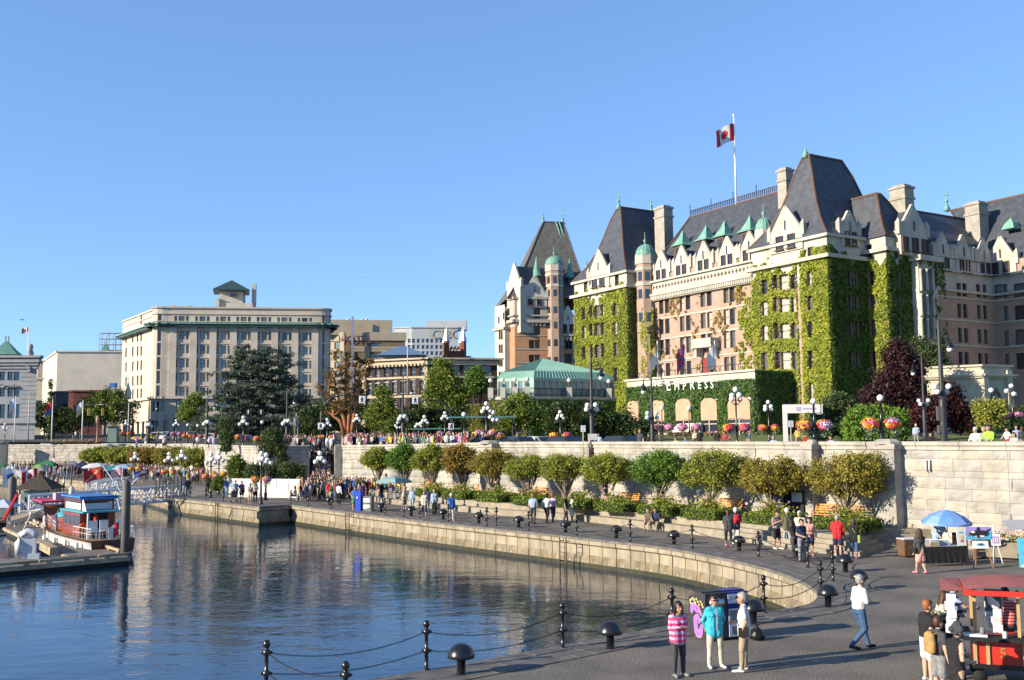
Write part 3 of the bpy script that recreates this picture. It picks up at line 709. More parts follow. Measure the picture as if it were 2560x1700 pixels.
zr=Fs(2014,389,3.5)[1];sr=Fs(2014,389,3.5)[0]
tb=tS+9
H.roof([W(sL-.4,-.4),W(.4,-.4),W(.4,tb),W(sL-.4,tb)],zTop,[W(sr-.4,3.5),W(sr+.6,3.5),W(sr+.6,Ft(2095,404,sr)[0]),W(sr-.4,Ft(2095,404,sr)[0])],zr,slateroof,flare=.32,ridge=rust)
H.finial((*W(sr,3.5),zr),.8)
gable(1963,520,-.1,6.0,zb=Fs(1955,632,0)[1]+0.0)
def sgable(px,py,s,w,zb,wn=2,back=6):
 t,z=Ft(px,py,s);hh=z-zb;g=gable_mb(w,hh*.5,hh*.5,.5,back);p=W(s+.12,t)
 o=ob('gable',g,[cream,slateroof],H.root,H.L((p.x,p.y,zb)),math.atan2(v1.y,v1.x));gwins(o,w,hh,wn)
sgable(2122,533,0,3.6,Ft(2122,618,0)[1])
zg2=Ft(2272,620,s2)[1]
zr2=Ft(2198,483,s2-2.2)[1];tr2=Ft(2198,483,s2-2.2)[0]
H.roof([W(-8,tS-.3),W(s2+.3,tS-.3),W(s2+.3,t4+.5),W(-8,t4+.5)],z2+1.5,[W(-6,tr2-.3),W(s2-2.4,tr2-.3),W(s2-2.4,tr2+.4),W(-6,tr2+.4)],zr2,slateroof,flare=.2,ridge=rust)
sgable(2281,517,s3-.3,5.6,z2-1.0,3,9)
zr5=Ft(2340,545,-6)[1]
H.roof([W(2.2,t3+1),W(2.2,t5+2),W(-16,t5+2),W(-16,t3+1)],zW+3.0,[W(-5.5,t3+3),W(-5.5,t5+6),W(-8,t5+6),W(-8,t3+3)],Ft(2290,528,-5.5)[1],slateroof,ridge=rust)
for px,py in((2354,585),(2406,592),(2457,600)):sgable(px,py,2,3.8,zW+.9)
gable(2500,596,t5-.1,4.6,zb=zW+.9)
zr6=Fs(2380,518,t5+8)[1]
H.roof([W(1,t5+.3),W(40,t5+.3),W(40,t5+18),W(1,t5+18)],zW+3.1,[W(Fs(2375,520,t5+8)[0],t5+8),W(44,t5+8),W(44,t5+10),W(Fs(2375,520,t5+8)[0],t5+10)],zr6-.5,slateroof,ridge=rust)
s,z=Fs(2368,530,t5+8);H.finial((*W(s,t5+8),z+.5),3.8)
s,z=Fs(2528,560,t5+3);eb=MB();eb.lathe([(1.4,-.8),(.9,.1),(.05,.9)],4,smooth=False,ph=.78);ob('roof_hood',eb,copper,H.root,H.L((*W(s,t5+3),z)),math.atan2(e1.y,e1.x))
def chim(px0,px1,ytop,ybot,t,d=1.6):
 a=Fs(px0,ytop+20,t)[0];b=Fs(px1,ytop+20,t)[0];zt=Fs(px0,ytop,t)[1];zb=Fs(px0,ybot,t)[1];p=W((a+b)/2,t+d/2)
 H.chimney((p.x,p.y),(b-a,d),zb,zt,math.atan2(e1.y,e1.x),cream)
chim(1636,1660,522,650,tc+6,2.0);chim(1943,1965,427,560,tc+6,1.6);chim(2224,2262,472,560,16,2);chim(2412,2448,512,640,t5+2,2.2)
for(px,ytop,ybase,rpx,t)in((1613,606,640,27,tc-.5),(1910,538,577,23,tc-.3)):
 s,z1=Fs(px,ybase,t);_,zd=Fs(px,ytop,t);rr=rpx/F*(W(s,t).y);dome_turret(H,W(s,t),rr*.92,z1-(13 if px<1700 else 4),z1,zd)
s,_=Fs(1611,800,tc-.5);stm=MB();stm.lathe([(2.3,0),(2.3,24)],8,smooth=False,ph=.39);p=W(s,tc+.6);ob('turret_shaft',stm,brick,H.root,H.L((p.x,p.y,GZ-1)))
sN0=Fs(1437,800)[0];sN1=Fs(1569,800)[0];zN=Fs(1562,684)[1];zNb=Fs(1562,716)[1]
nw=[]
for(xa,xb,ww,rows)in((1461,1461.5,1.2,(786,831,883,941)),(1479,1481,1.0,(778,824,878,938)),(1493.5,1496,1.7,(778,824,878,938)),(1507,1509,1.0,(776,822,876,936)),(1538.5,1541,1.2,(773,820,873,936))):
 for i,y in enumerate(rows):s,z=Fs(xa+(xb-xa)*(y-778)/160.,y);nw.append((s-sN0,z,ww,(2.1,2.2,2.4,2.5)[i]))
for px,y in((1464,716),(1492,705),(1504,702.5),(1542,701)):s,z=Fs(px,y);nw.append((s-sN0,z,1.1,2.0))
zNtop=Fs(1562,678)[1]
H.wall(W(sN0,0),W(sN1,0),GZ-1.5,zNtop,nw,0,bands=[(zNb-3.2,zNtop+.1,1)],glass=gl)
H.wall(W(sN1,0),W(sN1,tc+2),GZ-1.5,zNtop,[],0,bands=[(zNb,zNtop+.1,1)])
H.wall(W(sN1,tc+.0),W(sC0,tc+.02),GZ-1.5,zNtop-1,[],0)
H.wall(W(sN0,16),W(sN0,0),GZ-1.5,zNtop,[],0,bands=[(zNb-3.2,zNtop+.1,1)])
zrn=Fs(1547,519,4)[1];srn=Fs(1547,519,4)[0];trn=Ft(1628,527,srn)[0]
H.roof([W(sN0-.4,-.4),W(sN1+.4,-.4),W(sN1+.4,17),W(sN0-.4,17)],zNtop,[W(srn-.5,4),W(srn+.5,4),W(srn+.5,trn),W(srn-.5,trn)],zrn,slateroof,flare=.28,ridge=rust)
H.finial((*W(srn,4),zrn),3.2);H.finial((*W(srn,trn),zrn),3.2)
gable(1496.5,627,-.1,6.2,zb=Fs(1496,726)[1])
for a,b in(((sN0,0),(sN1,0)),((sN1,0),(sN1,tc)),((sL,0),(0,0)),((0,0),(0,tS))):
 top=zNb if a[0]<-40 else zB
 H.band([W(*a),W(*b)],top,.5,.7,1)
 H.band([W(*a),W(*b)],(zNtop if a[0]<-40 else zTop)-.1,.4,.5,1)
H.band([W(0,tS),W(s2,tS),W(s2,t3)],z2-.3,.5,.6,1)
tp=-7.0;s0p=Fs(1567,960,tp)[0];s1p=Fs(1888,960,tp)[0];zpt=Fs(1730,938,tp)[1];zpb=Fs(1730,963,tp)[1]
arches=[]
for(px,yt,yb,wd)in((1585,994,1040,3.0),(1648,992,1040,3.0),(1711,988,1022,3.4),(1775,986,1022,3.4),(1850,982,1020,4.4)):
 s,za=Fs(px,yt,tp);_,zc=Fs(px,yb,tp);arches.append((s-s0p,(za+GZ)/2-.2,wd,za-GZ-.6))
H.wall(W(s0p,tp),W(s1p,tp),GZ-1.5,zpt,[],1)
H.wall(W(s1p,tp),W(s1p,0),GZ-1.5,zpt,[],1);H.wall(W(s0p,0),W(s0p,tp),GZ-1.5,zpt,[],1)
pr=MB();a=[H.L((*W(x,y),zpt))for x,y in((s0p,tp),(s1p,tp),(s1p,tc),(s0p,tc))];pr.quad(*a);ob('porch_roof',pr,cream,H.root)
H.band([W(s0p,tp),W(s1p,tp)],zpt,.3,.3,1)
shade=bmat('peach_awning',(.50,.33,.22),scale=.6,var=.06)
for(sx,zc,wd,hh)in arches:
 q=MB();r=wd/2;top=zc+hh/2;fl=[(-r,-hh/2),(r,-hh/2)]+[(r*math.cos(t),hh/2-r*.45+r*.45*math.sin(t))for t in[i*math.pi/8 for i in range(9)]]
 fl2=[(-r,-hh*.1),(r,-hh*.1)]+fl[2:]
 q.mi=0;q.add([(x,-.12,z)for x,z in fl],[tuple(range(len(fl)))]);q.mi=1;q.add([(x*.96,-.28,z)for x,z in fl2]+[(x*.96,-.14,z)for x,z in fl2],[tuple(range(len(fl2)))]+[(i,(i+1)%len(fl2),len(fl2)+(i+1)%len(fl2),len(fl2)+i)for i in range(len(fl2))])
 q.mi=2;q.box((0,-.2,-hh*.3),(.15,.1,hh*.4));q.box((0,-.2,-hh*.2),(wd*.9,.1,.12))
 p=W(s0p+sx,tp-.05);ob('arched_window',q,[glassd,shade,cream],H.root,H.L((p.x,p.y,zc)),math.atan2(e1.y,e1.x))
s,z=Fs(1763,880,tc-1);q=MB();q.box((0,0,0),(4.6,1.8,.3));q.box((0,-.8,.7),(4.6,.2,1.1));q.box((-2.2,0,.7),(.2,1.8,1.1));q.box((2.2,0,.7),(.2,1.8,1.1));q.box((-1.7,.2,-.8),(.5,1.4,1.3));q.box((1.7,.2,-.8),(.5,1.4,1.3))
ob('balcony',q,cream,H.root,H.L((*W(s,tc-1),z+.8)),math.atan2(e1.y,e1.x))
q=MB();q.box((0,0,0),(1.7,.3,3.2));s,z=Fs(1770,921,tc);ob('red_door',q,plain('red_door',(.25,.03,.04)),H.root,H.L((*W(s,tc-.1),z)),math.atan2(e1.y,e1.x))
q=MB();a=H.L((*W(s0p,tp+.6),zpt+1.0));b=H.L((*W(s1p,tp+.6),zpt+1.0));q.tube([a,b],.04,4)
for i in range(24):c=a.lerp(b,i/23);q.tube([c-Vector((0,0,1)),c],.035,4)
ob('roof_railing',q,black,H.root)
st=MB()
for i in range(9):st.box((0,-i*.36,1.5-i*.17),(4.6,.4,.17));st.box((0,-i*.36+.1,.7-i*.085),(4.4,.3,1.5-i*.17))
s,z=Fs(1722,1060,tp-1);ob('front_steps',st,plain('white_stone',(.62,.60,.55)),H.root,H.L((*W(s,tp-.6),GZ+.2)),math.atan2(e1.y,e1.x))
def text(body,size,m,parent,loc,rot,ext=.02,name='lettering',ax='CENTER'):
 c=bpy.data.curves.new(name,'FONT');c.body=body;c.size=size;c.extrude=ext;c.align_x=ax;c.resolution_u=2
 t=bpy.data.objects.new('tmp_text',c);me=bpy.data.meshes.new_from_object(t);bpy.data.objects.remove(t)
 me.materials.clear();me.materials.append(m);o=link(name,me,parent,loc);o.rotation_euler=rot;return o
whitep=plain('white_letters',(.85,.84,.80),.5)
fa=math.atan2(e1.y,e1.x)
for body,px,py,sz in(('THE',1642,966,1.35),):
 s,z=Fs(px,py,tp-.5);p=W(s,tp-.5);text(body,sz,whitep,H.root,H.L((p.x,p.y,z)),(R(90),0,fa),.06)
xs=[(1672,'E',2.2),(1693,'M',1.5),(1712,'P',1.5),(1731,'R',1.7),(1750,'E',1.5),(1766,'S',1.5),(1781,'S',1.5)]
for px,ch,sz in xs:
 s,z=Fs(px,976-(px-1672)*.05,tp-.5);p=W(s,tp-.5);o=text(ch,sz,whitep,H.root,H.L((p.x,p.y,z)),(R(90),0,fa),.06)
ivyA=leafmat('ivy_sunlit',(.33,.35,.038),(.12,.165,.02),scale=.25)  # brighter ivy copy for sun-facing walls, sunlight put into the colour
ivyG=leafmat('ivy_shaded',(.14,.20,.03),(.06,.10,.02),scale=.3)  # darker ivy copy for walls turned from the sun, shade put into the colour
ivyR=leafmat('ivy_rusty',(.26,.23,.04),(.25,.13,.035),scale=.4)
def ivy(A,B,z0,z1,dens_,holes=(),fade=None,m=None,size=.30,thick=.35,root=None,seed=0,orig=None,cover=1.0):
 dens=dens_*2.3
 A,B=V2(A),V2(B);e=B-A;Lh=e.length;e/=Lh;n=Vector((e.y,-e.x));N=int(Lh*(z1-z0)*dens);rs=np.random.RandomState(seed)
 x=rs.rand(N)*Lh;z=z0+rs.rand(N)*(z1-z0);keep=np.ones(N,bool)
 nz=sum(np.sin(x*f+p)*np.cos(z*g+q)for f,p,g,q in((.9,1+seed,.5,2),(1.9,4,1.3,seed),(3.7,seed*2,3.1,1),(.4,2,.9,5)))/4
 if fade:keep&=nz+cover>(z-fade)/(z1-fade)*1.5*(z>fade)
 if cover<1:keep&=nz*1.6>(1-cover)*1.4-.55
 for(hx,hz,hw,hh)in[h[:4]for h in holes]:keep&=~((abs(x-hx)<hw/2+.02)&(abs(z-hz)<hh/2))
 x,z=x[keep],z[keep];k=len(x);d=.04+rs.rand(k)*thick*(.6+.5*nz[keep])
 P=np.stack([A.x+e.x*x+n.x*d,A.y+e.y*x+n.y*d,z],1)-np.array(H.at if orig is None else orig)
 np.random.seed(seed);V=leaves(P,size,flat=(n.x,n.y,.5),jit=.75,aspect=.9)
 o=link('ivy',npmesh('ivy',V,k,m),H.root if root is None else root);o['kind']='stuff';return o
sc=24
h1=[(w_[0],w_[1],w_[2],w_[3])for w_ in swin]
groove=Fs(2000,800)[0]-sL
ivy(W(sL,0),W(0,0),GZ-1,zTop-1.5,34,h1+[(groove,20,.5,60)],fade=zB-4,m=ivyA,seed=1,cover=1.1)
ivy(W(Fs(2008,800)[0],0),W(0,0),GZ-1,zTop-1.5,34,[(w_[0]-groove-.9,w_[1],w_[2],w_[3])for w_ in swin],m=ivyA,seed=2)
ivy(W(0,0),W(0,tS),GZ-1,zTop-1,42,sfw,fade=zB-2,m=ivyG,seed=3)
ivy(W(0,tS),W(s2,tS),GZ-1,z2-.2,38,w2,fade=z2-4,m=ivyA,seed=4)
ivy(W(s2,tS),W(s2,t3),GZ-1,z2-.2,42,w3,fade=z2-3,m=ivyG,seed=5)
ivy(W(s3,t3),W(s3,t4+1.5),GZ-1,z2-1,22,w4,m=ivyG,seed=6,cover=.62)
ivy(W(sN0,0),W(sN1,0),GZ-1,zNb+2.5,36,nw,fade=zNb-5,m=ivyA,seed=7,cover=1.0)
ivy(W(sN1,0),W(sN1,tc+1),GZ-1,zNb,26,[],fade=zNb-4,m=ivyG,seed=8)
ivy(W(sN1-.0,tc-.6),W(sC0+2.2,tc-.6),GZ+4,zNb-1,34,[],fade=zNb-5,m=ivyA,seed=9,cover=.95)
ivy(W(sC0,tc),W(sL,tc),GZ+4,zBal-1,13,cw2,m=ivyR,seed=10,cover=.33)
ivy(W(sL-6,tc),W(sL,tc),GZ+2,zBal+1.5,32,[(w_[0]-(sL-6-sC0),*w_[1:4])for w_ in cw2],m=ivyA,seed=11,cover=.62)
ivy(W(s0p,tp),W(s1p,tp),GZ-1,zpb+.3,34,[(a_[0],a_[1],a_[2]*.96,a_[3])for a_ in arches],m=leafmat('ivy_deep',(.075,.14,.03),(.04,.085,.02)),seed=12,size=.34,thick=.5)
ivy(W(s1p,tp),W(s1p,0),GZ-1,zpt,30,[],m=ivyG,seed=13)
s_=Fs(1612,800,tc-2.4)[0];ivy(W(s_-.9,tc-2.5),W(s_+.9,tc-2.5),GZ+2,zNb-4,26,[],m=ivyA,seed=31,cover=.7)
H.finish()
p=W(Fs(1841,513,tc+9)[0],tc+9);fl=thing('flagpole','tall white flagpole rising from the hotel roof ridge','flagpole',(p.x,p.y,zR))
ztop=PT(1832,290,p.y).z-zR;q=MB();q.tube([(0,0,-.3),(0,0,ztop)],[.18,.08],8);q.ball((0,0,ztop+.15),.22);ob('pole',q,plain('white_paint',(.8,.8,.8),.4),fl)
redc=plain('flag_red',(.62,.03,.04),.7);whitec=plain('flag_white',(.8,.8,.8),.7)
def flag(name,label,loc,w,h,rz,stripes,tilt=-.5,group=None,cat='flag'):
 """waving cloth; stripes=list of (u0,u1,mat) or function"""
 m=MB();nx,nz=12,8;mats=[]
 P={}
 for i in range(nx+1):
  for j in range(nz+1):
   u,v=i/nx,j/nz;P[i,j]=len(m.v);m.v.append((u*w,math.sin(u*7+v*1.5)*.10*w*u**.5,-v*h+tilt*u*w+math.sin(u*5)*.04*w))
 for i in range(nx):
  for j in range(nz):
   mm=stripes((i+.5)/nx,(j+.5)/nz)
   if mm not in mats:mats.append(mm)
   m.f.append((P[i,j],P[i+1,j],P[i+1,j+1],P[i,j+1]));m.m.append(mats.index(mm));m.sm.append(True)
 o=ob(name,m,mats,None,loc,rz);return tag(o,label,cat,group)
def canada(u,v):
 if u<.25 or u>.75:return redc
 leaf=abs(u-.5)<.13 and .2<v<.75 and(abs(u-.5)<.05 or .35<v<.62)
 return redc if leaf else whitec
flag('flag','red and white maple leaf flag flying above the hotel roof',(p.x,p.y,zR+ztop-1.2),3.6,2.9,R(200),canada,tilt=-.45)
def dirv(deg):return Vector((math.cos(R(deg)),math.sin(R(deg))))
def grid(L_,n,z0,z1,rows,w,h,margin=1.5,opts=(),skip=()):
 out=[]
 for i in range(n):
  x=margin+(L_-2*margin)*(i+.5)/n
  for j in range(rows):
   if(i,j)in skip:continue
   z=z0+(z1-z0)*(j+.5)/rows;out.append((x,z,w,h,*opts))
 return out
def wins_at(A,e,items,w,h,opts=()):
 return[(*PL(px,py,A,e),w,h,*opts)for px,py in items]
orange=bmat('orange_brick',(.50,.275,.155),scale=1.0,col2=(.40,.215,.125))
stucco=bmat('grey_cream_stucco',(.44,.405,.35),scale=.5,col2=(.36,.33,.285))
stuccow=bmat('white_stucco',(.58,.54,.46),scale=.5,var=.08)
YN=225.0;CN=AT(1289,YN).xy;eN=dirv(9.0);eNl=dirv(120);GN=6.0
AN=Bld('hotel_annex_tower','brick and cream tower with weathered slate roof behind the green conservatory','tower',(CN.x,CN.y,GN),[orange,stucco,stuccow])
fN=lambda px,py:PL(px,py,CN,eN)
LN=fN(1440,800)[0];zc=fN(1300,803)[1];zt=fN(1300,745)[1]
rows_px=(748.5+3,786,830,863,900);ws=[]
for px in(1329.5,1343.5):
 for y in(751,783,825,863,900):s,z=fN(px,y);ws.append((s,z,1.3,2.4))
s137=fN(1372,800)[0]
ws2=[(fN(1381,y)[0],fN(1381,y)[1],1.3,2.2)for y in(745,783,825,863,900)]
AN.wall(CN,CN+eN*s137,GN-2,zt,ws,0,bands=[(zc-1.2,zt+.1,1)],glass=[glassd,glassc])
sR0=fN(1392,830)[0]
ws3=[(fN(px,y)[0]-sR0,fN(px,y)[1],.95,2.1)for px in(1418,1427.5)for y in(861,896)]
AN.wall(CN+eN*sR0,CN+eN*(LN+6),GN-2,fN(1420,824)[1],ws3,0,bands=[(fN(1420,850)[1],99,1)],glass=[glassd,glassc])
AN.band([CN+eN*sR0,CN+eN*(LN+6)],fN(1420,838)[1],.5,.6,1)
fNl=lambda px,py:PL(px,py,CN,eNl)
wl=[(0,0)]
Lw=fNl(1274,800)[0];wA=CN+eNl*Lw
AN.wall(wA,CN,GN-2,zt,[(Lw-fNl(px,y)[0],fNl(px,y)[1],1.0,2.2)for px in(1285,)for y in(749,785,828,866,902)],0,bands=[(zc-1.2,zt+.1,1)],glass=[glassd])
out=dirv(200);wB=wA+out*1.2;fB=lambda px,py:PL(px,py,wB,eNl)
LB=fB(1237,800)[0];wC=wB+eNl*LB;zB2=fB(1245,765)[1];zC2=fB(1250,823)[1]
AN.wall(wB,wA,GN-2,zB2-4,[],2)
items=[]
for px in(1249,1254.5,1260.5):
 for y in(838,872,906,940):items.append((LB-fB(px,y)[0],fB(px,y)[1],.9,2.0))
for px,y in((1259,760),(1263,762),(1259,790),(1247,770),(1247,800)):items.append((LB-fB(px,y)[0],fB(px,y)[1],.7,1.6))
AN.wall(wC,wB,GN-2,zB2,items,2,bands=[(GN-3,zC2,2)],glass=[glassd])
AN.wall(wC+dirv(10)*10,wC,GN-2,zB2,[],2)
AN.band([wC,wB,wA],zC2,.5,.5,1);AN.band([wA,CN,CN+eN*s137],zc,.7,.8,1);AN.band([wA,CN,CN+eN*s137],zc+1.3,.3,.5,1);AN.band([wA,CN,CN+eN*s137],zt,.5,.5,1)
for y in(839,873,907):AN.band([CN,CN+eN*s137],fN(1330,y)[1],.3,.12,1)
g0=fB(1262,700)[0];gm=gable_mb(6.0,5,11,.6,12);gp=wB+eNl*fB(1262,700)[0]+dirv(10)*1
ob('gable',gm,[stuccow,slateroof],AN.root,AN.L((gp.x+1,gp.y,fB(1262,660)[1]-16)),math.atan2(-eNl.y,-eNl.x))
fR=lambda px,py,d:PL(px,py,CN+Vector((-eN.y,eN.x))*d,eN)
inn_=Vector((-eN.y,eN.x));zrt=fR(1358,556,11)[1];x0,x1=fR(1358,556,11)[0],fR(1407,558,11)[0]
AN.roof([CN+eN*-1.5,CN+eN*(LN+4),CN+eN*(LN+4)+inn_*22,CN+eN*-1.5+inn_*22],zt+.1,[CN+eN*x0+inn_*10.5,CN+eN*x1+inn_*10.5,CN+eN*x1+inn_*12,CN+eN*x0+inn_*12],zrt,slateold,flare=.10,ridge=slateroof)
for x in(x0,x1):AN.finial((*(CN+eN*x+inn_*11),zrt),3.0)
q=MB()
for dx in(0,.8):
 q.tube([AN.L((*(CN+eN*(x0+3+dx)+inn_*10.3),zrt+.2)),AN.L((*(CN+eN*(x0+6.5+dx)+inn_*3.5),zrt-17))],.12,4)
ob('roof_ladder',q,copper,AN.root)
def turret2(px,y_dt,y_db,rpx,d=0,zlow=None):
 s,z1=fN(px,y_db);r=rpx/F*(CN.y);zd=fN(px,y_dt)[1];p=CN+eN*s+inn_*d;return dome_turret(AN,p,r,zlow if zlow else GN-1,z1,zd)
sT=fN(1387,700)[0];turret2(1387,634,662,23.5,.8,GN)
for(px,py)in((1341,642),(1424,646),(1466,652)):
 s,z=fR(px,py,2.5);q=MB();q.mi=0;q.lathe([(1.3,-4.6),(1.1,-4.4),(.45,-2),(.08,0)],8);q.mi=1;q.box((0,0,-5.8),(1.1,1.4,2.4));ob('roof_hood',q,[copper,wframeg],AN.root,AN.L((*(CN+eN*s+inn_*2.5),z)))
for px,py,w_,zb in((1336,692,5.6,zt-2.2),(1419,768,4.6,fN(1420,836)[1])):
 s,z=fN(px,py);hh=z-zb;g=gable_mb(w_,hh*.62,hh*.38,.5,6);p=CN+eN*s-inn_*.3;o=ob('gable',g,[stuccow,slateroof],AN.root,AN.L((p.x,p.y,zb)),math.atan2(eN.y,eN.x));gwins(o,w_,hh,2)
cc=MB()
n_=int(s137/.9)
for i in range(n_):q=AN.L((*(CN+eN*(i+.5)*.9-inn_*.2),zc-.7));cc.box(q,(.35,.5,.6),math.atan2(eN.y,eN.x))
for i in range(8):q=AN.L((*(CN+eN*(sR0+(i+.5)*.9)-inn_*.35),fN(1420,842)[1]-.5));cc.box(q,(.35,.6,.8),math.atan2(eN.y,eN.x))
ob('corbels',cc,cream,AN.root)['kind']='stuff'
AN.finish()
YC=150.0;cp_=AT(1336,YC).xy;GC=5.0
CV=Bld('conservatory','green copper roofed conservatory on an ivy covered terrace','conservatory',(cp_.x,cp_.y,GC),[plain('conservatory_green',(.28,.45,.38),.5),cream])
ea,eb=dirv(151),dirv(31)
La=PL(1243,955,cp_,ea)[0];Lb=15.0
ze=PL(1336,944,cp_,ea)[1];apex=PT(1356,896,YC+11)
q0,q1,q2,q3=cp_,cp_+eb*Lb,cp_+eb*Lb+ea*La,cp_+ea*La
q=MB();ribs=MB()
pts4=[q0,q1,q2,q3];ctr=(q0+q2)/2;ap=Vector((ctr.x,ctr.y,apex.z))if False else Vector((apex.x,apex.y,apex.z))
zf=ze
for a,b in((q0,q1),(q1,q2),(q2,q3),(q3,q0)):
 A3,B3=CV.L((a.x,a.y,zf)),CV.L((b.x,b.y,zf));T=CV.L(ap);k=.88
 A4,B4=A3.lerp(T,.1)+Vector((0,0,.75)),B3.lerp(T,.1)+Vector((0,0,.75))
 q.quad(A3,B3,B4,A4);q.tri(A4,B4,T);N=26
 for i in range(N+1):
  t=i/N;p0=A3.lerp(B3,t);p1=A4.lerp(B4,t);ribs.tube([p0,p1],.06,3)
  tt=1-abs(2*t-1);p2=p1+(T-(A4+B4)/2)*tt;ribs.tube([p1,p2],.06,3)
rt=bmat('copper_roof_pale',(.30,.52,.42),scale=.4,col2=(.23,.43,.34),rough=.5)
ro=ob('roof',q,rt,CV.root);ob('rib',ribs,rt,ro)['kind']='stuff'
for A_,B_ in((q3,q0),(q0,q1)):
 L_=(B_-A_).length;CV.wall(A_,B_,ze-3.2,ze,[(x+.6,ze-1.6,.9,2.5,glassg,1)for x in[i*1.15 for i in range(int(L_/1.15))]],0,depth=.1,frame=wframew)
 CV.wall(A_+Vector((-.8,-.8)),B_+Vector((-.3,-.9)),GC-2,ze-3.2,[],1)
 CV.band([A_+Vector((-.8,-.8)),B_+Vector((-.3,-.9))],ze-3.0,.4,.4,1)
qp=MB();
for A_,B_,n_ in((q3,q0,4),(q0,q1,3)):
 for i in range(1 if A_==q0 else 0,n_):
  p=A_.lerp(B_,i/(n_-1))if n_>1 else A_;p=p+Vector((-1,-1.3));c=CV.L((p.x,p.y,ze-2.2));qp.mi=0;qp.box(c,(.8,.8,1.6));qp.mi=1;qp.tube([c+Vector((0,0,.8)),c+Vector((0,0,1.6))],.06,5);qp.mi=2;qp.ball(c+Vector((0,0,1.9)),.34)
 a,b=CV.L((A_.x-1,A_.y-1.3,ze-1.6)),CV.L((B_.x-1,B_.y-1.3,ze-1.6));qp.mi=1;qp.tube([a,b],.05,4);qp.tube([a-Vector((0,0,1)),b-Vector((0,0,1))],.05,4)
 for i in range(60):c=a.lerp(b,i/59);qp.tube([c,c-Vector((0,0,1))],.025,3)
globe=mat('lamp_globe',(.85,.84,.80),.35,var=.03,spec=.5)
o=ob('terrace_balustrade',qp,[cream,black,globe],CV.root);o['kind']='stuff'
ivyC=leafmat('ivy_olive',(.16,.16,.035),(.08,.10,.02),scale=.3)
at_=CV.at
ivy(q3+Vector((-1.2,-1.2)),q0+Vector((-1.2,-1.2)),GC-1,ze-3.4,40,[],m=ivyC,root=CV.root,orig=at_,seed=20)
ivy(q0+Vector((-.9,-1.2)),q1+Vector((0,-1.2)),GC-1,ze-3.4,34,[(6,5.5+GC-2,2.2,2.6),(11,5.5+GC-2,2.6,2.6)],m=ivyG,root=CV.root,orig=at_,seed=21)
gw=MB();
for x in(6,11):
 p=q0+eb*x+Vector((.3,-.9));c=CV.L((p.x,p.y,5.5+GC-2));gw.mi=0;gw.box(c,(1.8,.1,2.2),R(31));gw.mi=1;gw.box(c,(.16,.2,2.2),R(31));gw.box(c,(1.8,.2,.16),R(31))
ob('cross_windows',gw,[glassd,wframew],CV.root)['kind']='stuff'
p0,p1=AT(1162,168).xy,AT(1243,165).xy;ww_=CV.w;CV.w=MB();CV.wall(p0,p1,GC-2,ze-3.4,[],1);ob('terrace_wall',CV.w,CV.mats,CV.root);CV.w=ww_;ivy(p0+Vector((0,-.3)),p1+Vector((0,-.3)),GC-1,ze-3.4,40,[],m=ivyC,root=CV.root,orig=at_,seed=22)
CV.finish()
YB=250.0;cB=AT(392,YB).xy;eB=dirv(8);eBl=Vector((-.57,.82)).normalized();GB=6.2
fb=lambda px,py:PL(px,py,cB,eB);fl_=lambda px,py:PL(px,py,cB,eBl)
BM=Bld('stone_block_building','seven storey pale stone building with green cornice and rounded corner','building',(cB.x,cB.y,GB),[creamd,bmat('terracotta_shadow',(.50,.43,.35),scale=.4,var=.1),plain('shopfront_dark',(.03,.035,.035),.3)])
sB0=fb(421,800)[0];sB1=fb(795,800)[0];zTop_=fb(600,770)[1];zCor=fb(600,815)[1];zGr=fb(600,993)[1]
rows=[801+0,838,873,908,943,979];items=[]
def tri_(px,y,arch=False,k=1.0):
 y2=y+(px-450)*.012
 for dx,w_ in((-14.5,.7),(0,1.45),(14.5,.7)):s,z=fb(px+dx,y2);items.append((s,z,w_,2.1))
for px in(454,506,558,609,660,711):
 for y in rows:
  tri_(px,y+(-.5 if y<805 else 0))
for y in rows:tri_(762,y)
wb=[(a-sB0,*r_)for a,*r_ in items]
BM.wall(cB+eB*sB0,cB+eB*sB1,GB-2,zTop_,wb+[(x,GB+2.4,3.2,3.9,glassd,3)for x in(2.6,7.8,13,18.2,23.4,28.6,33.8)]+[(fb(px,1014)[0]-sB0,fb(px,1014)[1],2.8,2.9,glassg,3)for px in(454,506,558,609,660,711,762)],0,depth=.45,frame=wframeg,glass=[glassg,glassg,glassc,glassd,glassb])
Lw_=fl_(308,800)[0];it=[]
for px in(315,332,344,353):
 for y,hh in((801,2.6),(843,2.6),(879,2.6),(915,2.6),(952,2.6),(985,2.6)):
  s,z=fl_(px,y+(353-px)*.12-2);it.append((Lw_-s,z,1.5,hh))
it+=[(x_,GB+2.2,2.2,3.4,glassd,2)for x_ in(4,9,14,19,24,28)]
c1=cB+eBl*4.5
BM.wall(cB+eBl*Lw_,c1,GB-2,zTop_,it,0,depth=.45,glass=[glassd,glassc])
def rcorner(A,B,bulge,N=6,wn=()):
 A,B=V2(A),V2(B);m_=(A+B)/2;e=(B-A).normalized();n=Vector((e.y,-e.x));pts_=[A]
 for i in range(1,N):t=i/N;pts_.append(A.lerp(B,t)+n*bulge*math.sin(math.pi*t))
 return pts_+[B]
rc1=rcorner(c1,cB+eB*sB0,2.2);rc2=rcorner(cB+eB*sB1,cB+eB*(sB1+2.9)+Vector((-.2,3.0)),1.3)
for rc,sel in((rc1,(1,4)),(rc2,(1,4))):
 for i in range(len(rc)-1):
  a,b=rc[i],rc[i+1];L_=(b-a).length;wz=[]
  wz+=[(L_/2,GB+2.0,L_*.66,3.2,glassd),(L_/2,fb(450,1016)[1],min(1.2,L_*.6),2.6,glassd)]
  if i in sel:
   for y in rows:z=fb(450,y)[1];wz.append((L_/2,z,min(1.2,L_*.7),3.1,glassd))
  BM.wall(a,b,GB-2,zTop_,wz,0,depth=.35)
